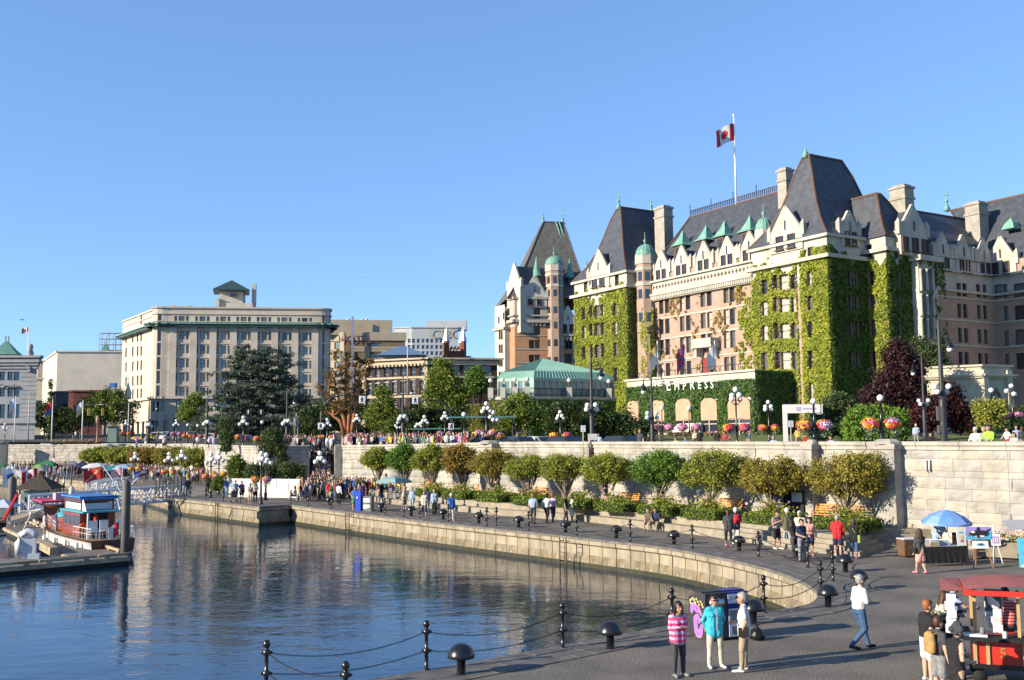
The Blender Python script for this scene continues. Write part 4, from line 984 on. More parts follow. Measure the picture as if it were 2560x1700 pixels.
e2=rc2[-1];BM.wall(e2,e2+Vector((-9,30)),GB-2,zTop_,[],0)
ring=[cB+eBl*Lw_]+rc1+rc2+[e2+Vector((-9,30))]
for zz,hh,dd,mm in((zCor,.75,1.5,wframeg),(zCor+.45,.3,1.9,copper)):
 BM.band(ring,zz,hh,dd,name='green_cornice',m=mm)
for zz,hh,dd in((zTop_,.4,.35),(zTop_-1.6,.25,.25),(zGr,.7,.7),(zGr-5.6,.4,.4),(fb(600,782)[1]-2.3,.2,.2)):BM.band(ring,zz,hh,dd,0)
for px in(432,483,532,583,635,686,737,787):
 s,_=fb(px,900);p=cB+eB*s+Vector((eB.y,-eB.x))*.05;pq=BM.part('pilaster',[creamd]);pq.box(BM.L((p.x,p.y,(zGr+zCor)/2)),(1.7,.8,zCor-zGr-.6),math.atan2(eB.y,eB.x))
for px in(506,558,609,660,711):
 a_=MB();s,z=fb(px,830);r_=2.1
 for i in range(9):
  t=math.pi*i/8;a_.box((r_*math.cos(t),0,r_*.42*math.sin(t)),(.55,.5,.4))
 p=cB+eB*s+Vector((eB.y,-eB.x))*.15;ob('window_arch',a_,creamd,BM.root,BM.L((p.x,p.y,z-.3)),math.atan2(eB.y,eB.x))['kind']='stuff'
for y in(822,857,892,927,962):BM.band([cB+eB*sB0,cB+eB*sB1],fb(600,y+2)[1],.28,.18,0)
rf=MB();rr=[BM.L((*p,zTop_-.4))for p in ring+[cB+eBl*Lw_+Vector((30,20))]];rf.add(rr,[tuple(range(len(rr)))]);ob('roof',rf,stuccow,BM.root)
def bx(px0,px1,y0,y1,Y,d=5,m=stuccow,name='roof_box',B_=BM,rz=.14):
 p0,p1=PT(px0,y1,Y),PT(px1,y0,Y);q=MB();q.box((0,d/2,(p1.z-p0.z)/2),(p1.x-p0.x,d,p1.z-p0.z));return ob(name,q,m,B_.root,B_.L(((p0.x+p1.x)/2,Y,p0.z)),rz)
bx(538,548,745,772,262,4);bx(549,606,729,770,264,6);bx(566,630,757,771,262,5);bx(629,640,709,771,268,1.5,name='chimney')
h=MB();h.lathe([(6.6,-.3),(6.6,0),(.1,3.1)],4,smooth=False,ph=.78+.27)
for k in range(4):
 for j in range(-4,5):pass
p=PT(579,729,266.5);ob('hip_roof',h,plain('dark_green_metal',(.05,.09,.08),.4),BM.root,BM.L(p));
q=MB();q.box((0,0,0),(1.6,.2,.9));p=PT(583,737,263.2);ob('vent',q,glassd,BM.root,BM.L(p),.27)
for px,y0,y1,pw in((424,762,768,14),(455,765,769,10),(468,762,769,6),(508,768,771,22)):bx(px,px+pw,y0,y1+2,262,2,name='roof_vent')
q=MB()
for px in(405,429,480,532,583,635,686,737,790):
 s,_=fb(px,1000);p=cB+eB*s+Vector((eB.y,-eB.x))*.1;q.box(BM.L((p.x,p.y,GB+2.5)),(1.3,.9,6),math.atan2(eB.y,eB.x))
ob('ground_pier',q,creamd,BM.root)['kind']='stuff'
BM.finish()
def slab_building(name,label,pxL,pxC,pxR,Y,degL,degR,ytop,base,mats,winL=None,winR=None,cat='building',frame=None,glass=None,roofm=None,top_bands=True,miL=0,miR=0):
 """corner at pxC; left face runs away along degL, right face along degR"""
 c=AT(pxC,Y).xy;eL,eR=dirv(degL),dirv(degR);b=Bld(name,label,cat,(c.x,c.y,base),mats)
 LL=PL(pxL,ytop,c,eL)[0]if pxL is not None else 5;LR=PL(pxR,ytop,c,eR)[0];z1=PL(pxC,ytop,c,eR)[1]
 b.wall(c+eL*LL,c,base-3,z1,winL(LL,c,eL)if winL else[],miL,frame=frame,glass=glass);b.wall(c,c+eR*LR,base-3,z1,winR(LR,c,eR)if winR else[],miR,frame=frame,glass=glass)
 far=c+eL*LL+eR*LR;b.wall(c+eR*LR,far,base-3,z1,[],0)
 if top_bands:b.band([c+eL*LL,c,c+eR*LR],z1-.2,.5,.4,0)
 q=MB();q.add([b.L((*p,z1-.3))for p in(c+eL*LL,c,c+eR*LR,far)],[(0,1,2,3)]);ob('roof',q,roofm or mats[0],b.root)
 b.c,b.eL,b.eR,b.LL,b.LR,b.z1=c,eL,eR,LL,LR,z1;return b
whiteb=bmat('white_painted_wall',(.62,.57,.48),scale=.3,var=.06)
def wlf(L_,c,e):
 o=[]
 for px in(110,116,122.5,129.5):
  for y,h_ in((905-3,3.2),(945,6),(985,3)):s,z=PL(px,y,c,e);o.append((L_-s,z,1.0,h_))
 return o
WB=slab_building('white_blank_building','long white building with a blank side wall behind the dark shrubs',106,136,308,330,120,8,877,7,[whiteb],winL=wlf,glass=[glassd])
p=PT(238,888,335);q=MB();q.box((0,10,0),(9,5,3));ob('roof_unit',q,plain('brown_metal',(.14,.11,.09)),WB.root,WB.L(p));p=PT(293,893,328);q=MB();q.box((0,12,0),(6,5,5));ob('roof_room',q,whiteb,WB.root,WB.L(p))
WB.finish()
SCF=MB();p=PT(292,868,345)
for i in range(6):
 SCF.tube([(i*2.4-6,0,-4),(i*2.4-6,0,5)],.09,4);SCF.tube([(i*2.4-6,2,-4),(i*2.4-6,2,5)],.09,4)
for z in(-3,-1,1,3,5):SCF.tube([(-6,0,z),(6,0,z)],.09,4);SCF.tube([(-6,2,z),(6,2,z)],.09,4);SCF.box((0,1,z-.1),(12,1.6,.08))
tag(ob('scaffolding',SCF,plain('scaffold_grey',(.35,.35,.34),.5),None,p),'metal scaffolding on the roof beside the pale stone block building','scaffolding')
def pyr(px,ytop,ybase,wpx,Y,label,base=8):
 p=PT(px,ybase,Y);zt_=PT(px,ytop,Y).z;w_=wpx/F*Y/2;t=thing('pyramid_roof_tower',label,'tower',(p.x,p.y,base),.2)
 q=MB();q.lathe([(w_*1.5,0),(w_*.9,(zt_-p.z)*.38),(w_*.12,zt_-p.z)],4,(0,0,p.z-base),False,ph=.785);ob('roof',q,bmat('pyramid_copper',(.13,.30,.24),scale=.3,var=.1),t)
 q=MB();q.box((0,0,(p.z-base)/2-1),(w_*1.9,w_*1.9,p.z-base+2));ob('wall',q,stucco,t)
 q=MB();q.tube([(-w_*.1,0,zt_-base-1),(-w_*.1,0,zt_-base+w_*.45)],.14,4);ob('finial',q,stucco,t);q=MB();q.tube([(w_*.12,0,zt_-base-1),(w_*.12,0,zt_-base+w_*.45)],.14,4);ob('finial',q,stucco,t)
pyr(16,853,888,62,262,'tower with a green pyramid roof above the grey columned building')
pyr(263,860,896,38,345,'small green pyramid roof tower behind the white blank building')
greyst=bmat('grey_stone',(.36,.37,.38),scale=.5,var=.08)
def pw(L_,c,e):
 o=[]
 for px in(8,27,45-.0):
  for y,h_ in((939,3.6),(980,3.2),(1028,4.6)):s,z=PL(px-3,y,c,e);o.append((s+0.0,z,2.1,h_,glassg,2))
 return o
cP=AT(86,225).xy;eP=dirv(4)
PO=Bld('post_office_building','grey stone columned building with Canada lettering at the far left edge','building',(cP.x,cP.y,5),[greyst])
z1=PL(60,892,cP,eP)[1];A_=cP-eP*16
it=[]
for px in(6,26,42):
 for y,h_ in((940,2.0),(981,1.9),(1028,3.1)):s,z=PL(px,y,cP,eP);it.append((s+16,z,1.3,h_,glassg,2))
PO.wall(A_,cP,3,z1,it,0,frame=wframeg);PO.wall(cP,cP+dirv(119)*20,3,z1,[],0)
for zz,hh,dd in((z1,.5,1.2),(z1-.9,.8,.8),(PL(60,915,cP,eP)[1]-.4,.4,.3),(PL(60,1055,cP,eP)[1],.6,.4),(PL(60,905,cP,eP)[1]-.6,.35,.6)):PO.band([A_,cP,cP+dirv(119)*20],zz,hh,dd,0)
for y in range(920,1085,11):PO.band([cP-eP*3.3,cP,cP+dirv(119)*20],PL(60,y,cP,eP)[1],.05,.1,0)
a_=MB()
for i in range(13):t=math.pi*i/12;a_.box((4.3*math.cos(t),0,2.6*math.sin(t)),(.7,.5,.5))
s,z=PL(25,927,cP,eP);p=cP+eP*s;ob('arch',a_,greyst,PO.root,PO.L((p.x,p.y-.3,z)),R(4))['kind']='stuff'
s,z=PL(23,966,cP,eP);p=cP+eP*s;text('Canada',1.35,plain('black_letters',(.02,.02,.02)),PO.root,PO.L((p.x,p.y-.35,z-.45)),(R(90),0,R(4)),.06)
rf=MB();rf.box((0,0,0),(16,14,.3));p=cP-eP*9+dirv(119)*8;ob('roof',rf,greyst,PO.root,PO.L((p.x,p.y,z1)),R(4))
p=PT(76,884,229);q=MB();q.lathe([(.9,0),(.7,.4),(.8,1.0),(.45,1.9),(.65,2.3),(.5,2.9),(.1,3.2)],8);ob('urn',q,greyst,PO.root,PO.L((p.x,p.y,z1+.2)))
PO.finish()
p=PT(69,890,240);fp=thing('flagpole','thin white roof flagpole with a small flag at the far left','flagpole',(p.x,p.y,p.z-2));q=MB();q.tube([(0,0,0),(0,0,PT(69,815,240).z-p.z+2)],[.12,.07],6);ob('pole',q,whitep,fp)
flag('flag','small red and white flag on the thin pole at far left',(p.x,p.y,PT(69,818,240).z),1.5,1.3,R(190),canada,tilt=-.2)
slab_building('tan_narrow_building','narrow tan building squeezed behind the grey columned building',86,88,108,300,120,6,902,7,[bmat('tan_wall',(.42,.35,.27))],winR=lambda L_,c,e:grid(L_,3,18,26,1,.6,3)).finish()
slab_building('cream_narrow_building','narrow cream building left of the white blank building',84,86,107,290,120,6,945,7,[bmat('cream_wall',(.55,.49,.36))],winR=lambda L_,c,e:grid(L_,2,9,18,2,1.0,2)).finish()
redb=bmat('dark_red_wall',(.13,.045,.045),scale=.6)
b=slab_building('red_brick_shop','low dark red brick shop row under the white blank wall',172,180,258,292,170,6,976,6.5,[redb],winR=lambda L_,c,e:grid(L_,4,8,12,1,1.2,2.0));b.finish()
b=slab_building('blue_grey_shopfront','blue grey shopfronts in a row at the street corner',134,136,179,300,120,3,978,6.5,[bmat('blue_grey_wall',(.16,.18,.22))],winR=lambda L_,c,e:grid(L_,6,6,18,2,.9,2.2),frame=wframew);b.finish()
q=MB();q.box((0,0,0),(1.7,1.5,1.2));p=PT(283,963,290);tag(ob('blue_container',q,plain('bright_blue',(.03,.16,.5)),None,p),'bright blue box on the roof above the street tree','container')
tan=bmat('tan_concrete',(.42,.36,.26),scale=.4,var=.08);brn=bmat('brown_brick',(.21,.155,.10),scale=.6,var=.1)
def bwL(L_,c,e):
 return[(L_-PL(px,y,c,e)[0],PL(px,y,c,e)[1],w_,2.3,glassg,2)for px,w_ in((843,2.4),)for y in(864,890,913,935,957,978)]
def bwR(L_,c,e):
 o=[]
 for y in(866,890,914,938):o.append((PL(866,y,c,e)[0],PL(866,y,c,e)[1],1.9,2.3,glassg,2))
 for y in(866,892,914):o.append((PL(940,y,c,e)[0],PL(940,y,c,e)[1],3.4,2.3,glassg,4))
 return o
BH=slab_building('brown_hotel','tan and brown hotel block behind the pale stone building',823,858,1013,340,152,7,831,8,[tan,brn],winL=bwL,winR=bwR,miR=1)
for y in(861+8,876,899,922,945):BH.band([BH.c+BH.eR*3,BH.c+BH.eR*BH.LR],PL(900,y,BH.c,BH.eR)[1],.8,.25,0)
for px in(856,880,919,960,1012):
 s=PL(px,850,BH.c,BH.eR)[0];p=BH.c+BH.eR*s;q=BH.part('pilaster',[tan]);q.box(BH.L((p.x,p.y,20)),(1.6,.8,BH.z1-12),R(7))
BH.band([BH.c+BH.eL*BH.LL,BH.c,BH.c+BH.eR*BH.LR],BH.z1-1.5,2.6,.5,0)
p=PT(890,830,345);q=MB();q.box((0,0,2.2),(25,8,5.2));ob('roof_room',q,tan,BH.root,BH.L((p.x,p.y,p.z-1)),R(7))
for px in(870,906,916):q=MB();q.tube([(0,0,0),(0,0,2.6)],.6,8);p=PT(px,816,348);ob('roof_vent',q,stuccow,BH.root,BH.L(p))
s,z=PL(888,847,BH.c,BH.eR);p=BH.c+BH.eR*s;text('HOTEL',3.6,plain('dull_red',(.30,.10,.10)),BH.root,BH.L((p.x,p.y-.6,z-1.4)),(R(90),0,R(7)),.05)
q=MB();q.box((0,0,0),(.6,.5,26));p=PT(888,886,338.5);ob('vertical_sign',q,plain('violet_sign',(.22,.22,.36)),BH.root,BH.L((p.x-1,p.y,p.z)))
BH.finish()
wof=bmat('office_white',(.50,.52,.54),scale=.3,var=.05)
def owR(L_,c,e):return[(PL(px,y,c,e)[0],PL(px,y,c,e)[1],1.35,1.7,(glassd,glassc,glassg)[(i+j)%3])for i,px in enumerate((1034,1046,1058,1069,1080,1092,1103,1112))for j,y in enumerate((852,867.5,883,899))]
OF=slab_building('white_office_block','white concrete office block with square windows far behind',985,1029,1145,420,165,5,817,9,[wof],winR=owR,winL=lambda L_,c,e:[(L_-PL(1023,y,c,e)[0],PL(1023,y,c,e)[1],1.3,1.7,glassd)for y in(852,867.5,883)],frame=wframew)
q=MB();q.box((0,0,0),(17,6,4));p=PT(1117,815,425);ob('roof_room',q,wof,OF.root,OF.L(p));s,z=PL(1107,833,OF.c,OF.eR);p=OF.c+OF.eR*s;text('CIBC',5.5,plain('sign_yellowgrey',(.42,.42,.30)),OF.root,OF.L((p.x,p.y-.6,z-2)),(R(90),0,R(5)),.05)
OF.finish()
slab_building('glass_block','sliver of pale green glass block right of the red church tower',1160,1161,1176,430,165,5,890,9,[plain('pale_glass',(.30,.42,.44),.3)]).finish()
rb=bmat('red_church_brick',(.24,.085,.05),scale=.8,var=.12)
pc=PT(1136,880,360);CT=thing('church_tower','red brick church tower with four white pinnacles','tower',(pc.x,pc.y,8),.15)
zc_=PT(1136,872,360).z-8;hw=23/F*360
q=MB();q.box((0,0,zc_/2-1),(hw*1.85,hw*1.85,zc_));q.box((0,0,zc_-1.4),(hw*1.98,hw*1.98,.5))
for s_ in range(5):
 for a_ in(-1,1):q.box(((s_-2)*hw*.36,a_*hw*.9,zc_+.1),(.5,.4,1.2));q.box((a_*hw*.9,(s_-2)*hw*.36,zc_+.1),(.4,.5,1.2))
ob('wall',q,rb,CT)
for(a_,b_)in((-1,-1),(1,-1),(1,1),(-1,1)):
 q=MB();q.lathe([(.95,-14),(.95,2.4)],8,smooth=False);o=ob('corner_turret',q,rb,CT,(a_*hw*.92,b_*hw*.92,zc_));q=MB();q.lathe([(1.25,2.4),(.7,4.5),(.08,7.8)],8,smooth=False);ob('pinnacle',q,plain('pinnacle_white',(.72,.70,.66)),o)
me=MB().box((0,0,0),(.75,.2,3.4)).mesh('window',[wframew])
for k in(-1.5,-.5,.5,1.5):link('window',me,CT,(k*1.05,-hw*.93,zc_-9.2))
dbr=bmat('dark_brick',(.055,.037,.032),scale=.8,var=.12);ctrim=bmat('cream_trim',(.52,.43,.30),scale=.6,var=.08)  # dark brick deepened further in colour, standing in for shade on the left face
def cwL(L_,c,e):
 o=[]
 for px in(923,943,966,986,1007,1032,1055):
  for y,h_ in((935+(1055-px)*.10-7,3.0),(965+(1055-px)*.075-4,3.0),(1000,3.0)):s,z=PL(px,y,c,e);o.append((L_-s,z,1.2,h_))
 return o
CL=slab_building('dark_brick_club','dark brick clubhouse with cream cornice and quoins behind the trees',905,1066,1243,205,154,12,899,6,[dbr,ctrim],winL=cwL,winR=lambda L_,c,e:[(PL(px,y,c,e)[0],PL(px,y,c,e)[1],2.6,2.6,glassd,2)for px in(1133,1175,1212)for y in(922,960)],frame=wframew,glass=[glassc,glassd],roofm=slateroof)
rg=[CL.c+CL.eL*CL.LL,CL.c,CL.c+CL.eR*CL.LR]
CL.band(rg,CL.z1+.2,.35,1.3,1);CL.band(rg,CL.z1-.6,.9,.7,1);CL.band(rg,PL(1070,942,CL.c,CL.eL)[1],.45,.2,1);CL.band([rg[0],rg[1]],PL(1070,942,CL.c,CL.eL)[1]-3.9,.45,.2,1)
q=CL.part('quoin',[ctrim])
for c_ in(CL.c,CL.c+CL.eL*(CL.LL-.8)):
 for i in range(16):q.box(CL.L((*c_,CL.z1-1.2-i*.9)),(1.0 if i%2 else .7,1.0 if i%2 else .7,.85),R(154))
n_=int(CL.LL/.9);q=CL.part('dentils',[ctrim])
for i in range(n_):p=CL.c+CL.eL*(i*.9+.4)+Vector((-.35,-.75));q.box(CL.L((*p,CL.z1-1.0)),(.4,.5,.5),R(154))
p=PT(1008,935,232);q=MB();q.mi=0;q.box((0,0,0),(9.5,6,8));q.mi=1;q.lathe([(8,4),(1,6.5)],4,smooth=False,ph=.785);ob('roof_house',q,[bmat('blue_grey_siding',(.42,.46,.50)),plain('blue_roof',(.12,.20,.33),.5)],CL.root,CL.L(p))
CL.finish()
p=PT(1019,890,200);fp=thing('flagpole','bare grey flagpole standing before the dark brick clubhouse','flagpole',(p.x,p.y,p.z-8));q=MB();q.tube([(0,0,0),(0,0,PT(1019,822,200).z-p.z+8)],[.14,.08],6);ob('pole',q,plain('pole_grey',(.5,.5,.5)),fp)
cg=AT(2462,105).xy;G0=Bld('cream_gatehouse','small cream crenellated pavilion with a pointed arch beside the shaded wing','pavilion',(cg.x,cg.y,4.5),[bmat('pavilion_cream',(.50,.46,.35),scale=.5,var=.06)])
egl,egr=dirv(145),dirv(22);zt_=PL(2462,913,cg,egl)[1];LLg=PL(2365,925,cg,egl)[0];LRg=PL(2527,920,cg,egr)[0]
G0.wall(cg+egl*(LLg+2),cg,3,zt_,[],0);G0.wall(cg,cg+egr*LRg,3,zt_,[],0);G0.wall(cg+egr*LRg,cg+egr*LRg+egl*6,3,zt_,[],0)
for zz,d_ in((zt_,.2),(zt_-1.0,.5),(zt_-1.2,.3)):G0.band([cg+egl*(LLg+2),cg,cg+egr*LRg,cg+egr*LRg+egl*6],zz,.22,d_,0)
rf=MB();rf.add([G0.L((*p,zt_-.2))for p in(cg+egl*(LLg+2),cg,cg+egr*LRg,cg+egr*LRg+egl*(LLg+2))],[(0,1,2,3)]);ob('roof',rf,G0.mats[0],G0.root)
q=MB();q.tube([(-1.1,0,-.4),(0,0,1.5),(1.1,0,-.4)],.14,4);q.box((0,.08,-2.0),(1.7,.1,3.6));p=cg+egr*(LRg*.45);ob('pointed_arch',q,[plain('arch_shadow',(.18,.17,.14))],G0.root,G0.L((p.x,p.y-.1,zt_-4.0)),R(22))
for s_ in(.08,.88):q=MB();q.box((0,0,0),(.7,.5,5.5));p=cg+egr*(LRg*s_);ob('pilaster',q,G0.mats[0],G0.root,G0.L((p.x,p.y-.1,zt_-3.2)),R(22))
G0.finish()
bark=bmat('grey_bark',(.22,.185,.14),scale=6,var=.2,coords='Object');barkr=bmat('orange_bark',(.46,.19,.09),scale=1.5,col2=(.30,.11,.05),coords='Object');barkd=bmat('dark_bark',(.06,.045,.035),scale=5,coords='Object')
LM=dict(autumn=leafmat('leaves_autumn',(.36,.28,.05),(.15,.155,.03),scale=1.6),olive=leafmat('leaves_olive',(.33,.34,.05),(.13,.17,.03),scale=1.6),green=leafmat('leaves_green',(.16,.27,.04),(.06,.125,.02),scale=1.6),rust=leafmat('leaves_rust',(.34,.19,.045),(.16,.15,.03),scale=1.6),cedar=leafmat('leaves_cedar',(.13,.17,.115),(.04,.062,.048),scale=.5),dark=leafmat('leaves_dark',(.07,.11,.03),(.025,.045,.014),scale=.8),mid=leafmat('leaves_mid',(.22,.27,.045),(.075,.12,.02),scale=.6),purple=leafmat('leaves_purple',(.075,.03,.035),(.025,.012,.014),scale=1),wine=leafmat('leaves_wine',(.085,.025,.026),(.035,.012,.013),scale=1),lime=leafmat('leaves_lime',(.20,.32,.04),(.09,.17,.02),scale=2),yellow=leafmat('leaves_yellow',(.38,.36,.07),(.15,.18,.03),scale=1),box=leafmat('leaves_box',(.22,.29,.035),(.10,.145,.02),scale=3),fir=leafmat('leaves_fir',(.11,.15,.05),(.04,.065,.024),scale=1.5))
def branches(mb,base,h,r,ells,n=5,lean=(0,0),seed=0,fork=.35,rt=.35):
 rd=random.Random(seed);b=Vector(base);f=b+Vector((lean[0]*fork*h,lean[1]*fork*h,h*fork));mb.tube([b-Vector((0,0,.3)),b+Vector((0,0,.02)),b.lerp(f,.5)+Vector((rd.uniform(-.03,.03)*h,0,0)),f],[r*1.5,r*1.25,r*.95,r*.85],8)
 for i in range(n):
  e=ells[i%len(ells)];a=2*math.pi*(i+rd.random()*.5)/n;tip=Vector((e[0]+math.cos(a)*e[3]*.75,e[1]+math.sin(a)*e[4]*.75,e[2]+rd.uniform(-.1,.55)*e[5]))
  m1=f.lerp(tip,.45)+Vector((0,0,-.05*h));mb.tube([f-Vector((0,0,.05*h)),m1,tip],[r*.6,r*.38,r*.12],5)
  for k in range(3):
   t2=m1.lerp(tip,rd.random())+Vector((rd.uniform(-1,1),rd.uniform(-1,1),rd.uniform(.1,1)))*e[3]*.4;mb.tube([m1.lerp(tip,.3*k),t2],[r*.25,r*.07],4)
def tree(name,label,base,ells,leaf,size,ncl,per,rc,bk=bark,h=None,r=.12,nb=6,group=None,lean=(0,0),fork=.35,seed=1,cat='tree',shell=.55,rz=0,flatten=.75):
 """ells in local metres"""
 np.random.seed(seed);t=thing(name,label,cat,base,rz,group)
 P=clumps(ells,ncl,per,rc,shell,flatten);zmin=min(e[2]-e[5]for e in ells);P=P[P[:,2]>max(.05,zmin-.2)]
 link('crown',npmesh('crown',leaves(P,size),len(P),LM[leaf]),t)
 if r:m=MB();branches(m,(0,0,0),h or max(e[2]+e[5]for e in ells),r,ells,nb,lean,seed,fork);ob('trunk',m,bk,t)
 return t
row=[(2117,1131,1262,102,2112,1297,'autumn','broad golden brown tree with silvery limbs nearest the shaded wall pier'),(1932,1140,1250,84,1932,1283,'autumn','golden tree in front of the dark blue information cabinet'),(1780,1122,1240,80,1775,1272,'olive','many stemmed olive green tree beside the second orange bench'),(1648,1124,1224,70,1644,1258,'green','dense bright green tree above the seated couple'),(1520,1134,1218,65,1517,1245,'olive','wide olive tree with thin low limbs above the pink roses'),(1407,1137,1208,58,1415,1236,'olive','yellowish green tree behind the man in black shirt'),(1318,1137,1205,54,1321,1232,'olive','small olive tree behind the walkers in white shirts'),(1228,1123,1198,56,1231,1222,'autumn','olive brown tree with a forked trunk behind the clipped box beds'),(1152,1113,1196,46,1160,1212,'rust','rusty orange tree just left of the orange bench'),(1077,1110,1192,44,1083,1210,'olive','dark olive tree behind the woman in a long black skirt'),(1008,1110,1188,42,1010,1206,'green','dark green tree behind the pale green parasol'),(942,1117,1182,36,946,1200,'olive','small round tree nearest the crowded stairs')]
for i,(px,yt,yb,hw_,tpx,ty,lf,lab)in enumerate(row):
 s=PL(tpx,ty,WP-WN*2.3,WD)[0];b=WP-WN*2.3+WD*s;k=b.y/F;rad=hw_*k*.98;zt_=ZY(px,yt,b.y);zb_=ZY(px,yb,b.y);cx=AT(px,b.y).x-b.x
 hz=(zt_-zb_)/2*.92;z0=.8;c=(zt_+zb_)/2-z0+hz*.06
 ells=[(cx,0,c,rad*.86,rad*.75,hz*.9),(cx-rad*.55,.1,c-.08*hz,rad*.5,rad*.5,hz*.62),(cx+rad*.5,0,c+.02,rad*.52,rad*.5,hz*.66),(cx+rad*.1,-.2,c+hz*.35,rad*.5,rad*.5,hz*.6)]
 rq=random.Random(i*7+1)
 for _ in range(7):aa=rq.uniform(0,6.28);ells.append((cx+math.cos(aa)*rad*rq.uniform(.45,.85),math.sin(aa)*rad*.5,c+hz*rq.uniform(-.45,.75),rad*rq.uniform(.18,.34),rad*.3,hz*rq.uniform(.22,.42)))
 tree('clipped_tree',lab,(b.x,b.y,z0),ells,lf,.105 if b.y<75 else .135,270,62,.31,h=zt_-z0,r=.12+.02*(i%3),nb=11,group='clipped trees along the retaining wall',fork=.22,seed=40+i)
for i,(px,yt,yb,hw_,lf,lab)in enumerate([(250,1120,1158,38,'olive','olive tree at the left end of the row on the north wall'),(310,1117,1160,38,'olive','second tree from the left in the north wall row'),(372,1118,1162,40,'rust','rusty tree in the middle of the north wall row'),(432,1118,1164,38,'autumn','golden tree right of the middle in the north wall row'),(488,1120,1170,38,'olive','full olive tree ending the row on the north wall')]):
 Y=160-i*3;b=AT(px,Y);k=Y/F;rad=hw_*k*1.2;zt_=ZY(px,yt,Y);zb_=ZY(px,yb,Y);hz=(zt_-zb_)/2;c=(zt_+zb_)/2
 tree('clipped_tree',lab,(b.x,b.y,0),[(0,0,c,rad,rad*.8,hz),(-rad*.4,0,c,rad*.6,rad*.6,hz*.7),(rad*.4,0,c,rad*.6,rad*.6,hz*.8)],lf,.26,260,40,.5,h=zt_,r=.14,nb=6,group='clipped trees along the north wall',fork=.35,seed=60+i)
def bigtree(name,label,Y,zbase,els,leaf,size,ncl,per,rc,r=.3,bk=barkd,base_px=None,seed=1,shell=.5,dy=.7,nb=7,fork=.3,cat='tree',flatten=.75,group=None):
 bp=base_px if base_px else els[0][0];b=AT(bp,Y);k=Y/F;out=[]
 for(cx,cy,rx,ry)in els:p=PT(cx,cy,Y);out.append((p.x-b.x,0 if len(out)%2==0 else rx*k*.3,p.z-zbase,rx*k,rx*k*dy,ry*k))
 return tree(name,label,(b.x,b.y,zbase),out,leaf,size,ncl,per,rc,bk,r=r,nb=nb,seed=seed,shell=shell,fork=fork,cat=cat,flatten=flatten,group=group)
np.random.seed(5);Yc=178;b=AT(655,Yc);ced=thing('cedar_tree','huge dark blue green cedar in front of the pale stone building','tree',(b.x,b.y,4.6));k=Yc/F
L_=[];rs=random.Random(4)
for j in range(25):
 y=872+j*8.6;f=(y-862)/215;hwid=38+(f**.7)*128+rs.uniform(-12,16);cx=652+rs.uniform(-9,9)
 for s_ in(-1,1,0):
  px=cx+s_*hwid*.52;p=PT(px,y+rs.uniform(-4,4),Yc);L_.append((p.x-b.x,rs.uniform(-2,2),p.z-4.6,hwid*.5*k,hwid*.42*k,6.2*k))
P=clumps(L_,1200,70,.85,.15,.4);link('crown',npmesh('crown',leaves(P,.30),len(P),LM['cedar']),ced)
m=MB();m.tube([(0,0,-.5),(0,0,7),(0,0,14)],[.75,.5,.12],8)
for j in range(12):
 a=j*2.4;z=2.5+j*.9;m.tube([(0,0,z),(math.cos(a)*5,math.sin(a)*5,z+.4)],[.22,.06],5)
ob('trunk',m,barkd,ced)
bigtree('street_tree','broad green plane tree over the street left of the pale stone building',232,5.6,[(262,1015,62,42),(232,1030,42,32),(305,1030,42,34),(275,990,34,22),(202,1030,25,22)],'mid',.42,260,50,1.0,r=.3,bk=bark,base_px=263,seed=3,fork=.3)
bigtree('street_tree','small oval street tree before the pale stone building',205,5.2,[(482,1020,30,34),(460,1035,22,20),(490,1000,20,20)],'mid',.36,130,46,.7,r=.16,bk=bark,base_px=478,seed=4)
bigtree('dark_tree','dark trees shading the street corner left of the plane tree',262,6,[(110,1045,30,38),(150,1050,34,34),(180,1060,22,26)],'dark',.45,200,46,1.0,r=.2,seed=5)
bigtree('narrow_conifer','narrow ivy covered conifer beside the flagpoles',205,5,[(127,1060,8,30),(126,1010,7,35),(127,965,4,22),(124,1085,11,14)],'fir',.3,120,40,.4,r=.12,seed=6)
Ya=140;b=AT(868,Ya);ar=thing('arbutus_tree','arbutus tree with smooth bright orange trunks and thin foliage','tree',(b.x,b.y,4.4));k=Ya/F;m=MB();rd=random.Random(8)
def pp(px,py,dy=0):p=PT(px,py,Ya);return Vector((p.x-b.x,dy,p.z-4.4))
tips=[]
for st_,path in enumerate([[(862,1085),(850,1050),(835,1040),(832,1010),(822,985),(826,950)],[(866,1088),(862,1050),(850,1020),(846,990),(835,950),(848,915)],[(872,1088),(872,1050),(876,1015),(868,980),(872,945),(866,905)],[(878,1088),(884,1050),(888,1010),(892,975),(884,940),(895,920)],[(874,1088),(879,1052),(882,1022),(900,990),(915,965),(910,935)]]):
 pts_=[pp(x,y,(st_-2)*.35*i/5+rd.uniform(-.2,.2))for i,(x,y)in enumerate(path)];m.tube(pts_,[.34,.28,.22,.16,.10,.04],7)
 for q_ in range(2,6):
  for _ in range(3):t=pts_[q_]+Vector((rd.uniform(-1.6,1.6),rd.uniform(-1,1),rd.uniform(.5,2)));m.tube([pts_[q_],t],[.06,.02],4);tips.append(t)
ob('trunk',m,barkr,ar)
el=[(t.x,t.y,t.z,.7,.7,.5)for t in tips if t.z>3];P=clumps(el,110,26,.45,.2);link('crown',npmesh('crown',leaves(P,.26),len(P),leafmat('leaves_arbutus',(.22,.12,.035),(.09,.08,.02))),ar)
bigtree('garden_tree','dense dark tree behind the orange barked arbutus',165,4.6,[(800,1045,50,45),(850,1040,40,40),(900,1050,40,40),(770,1070,40,26)],'dark',.34,300,46,.8,seed=9)
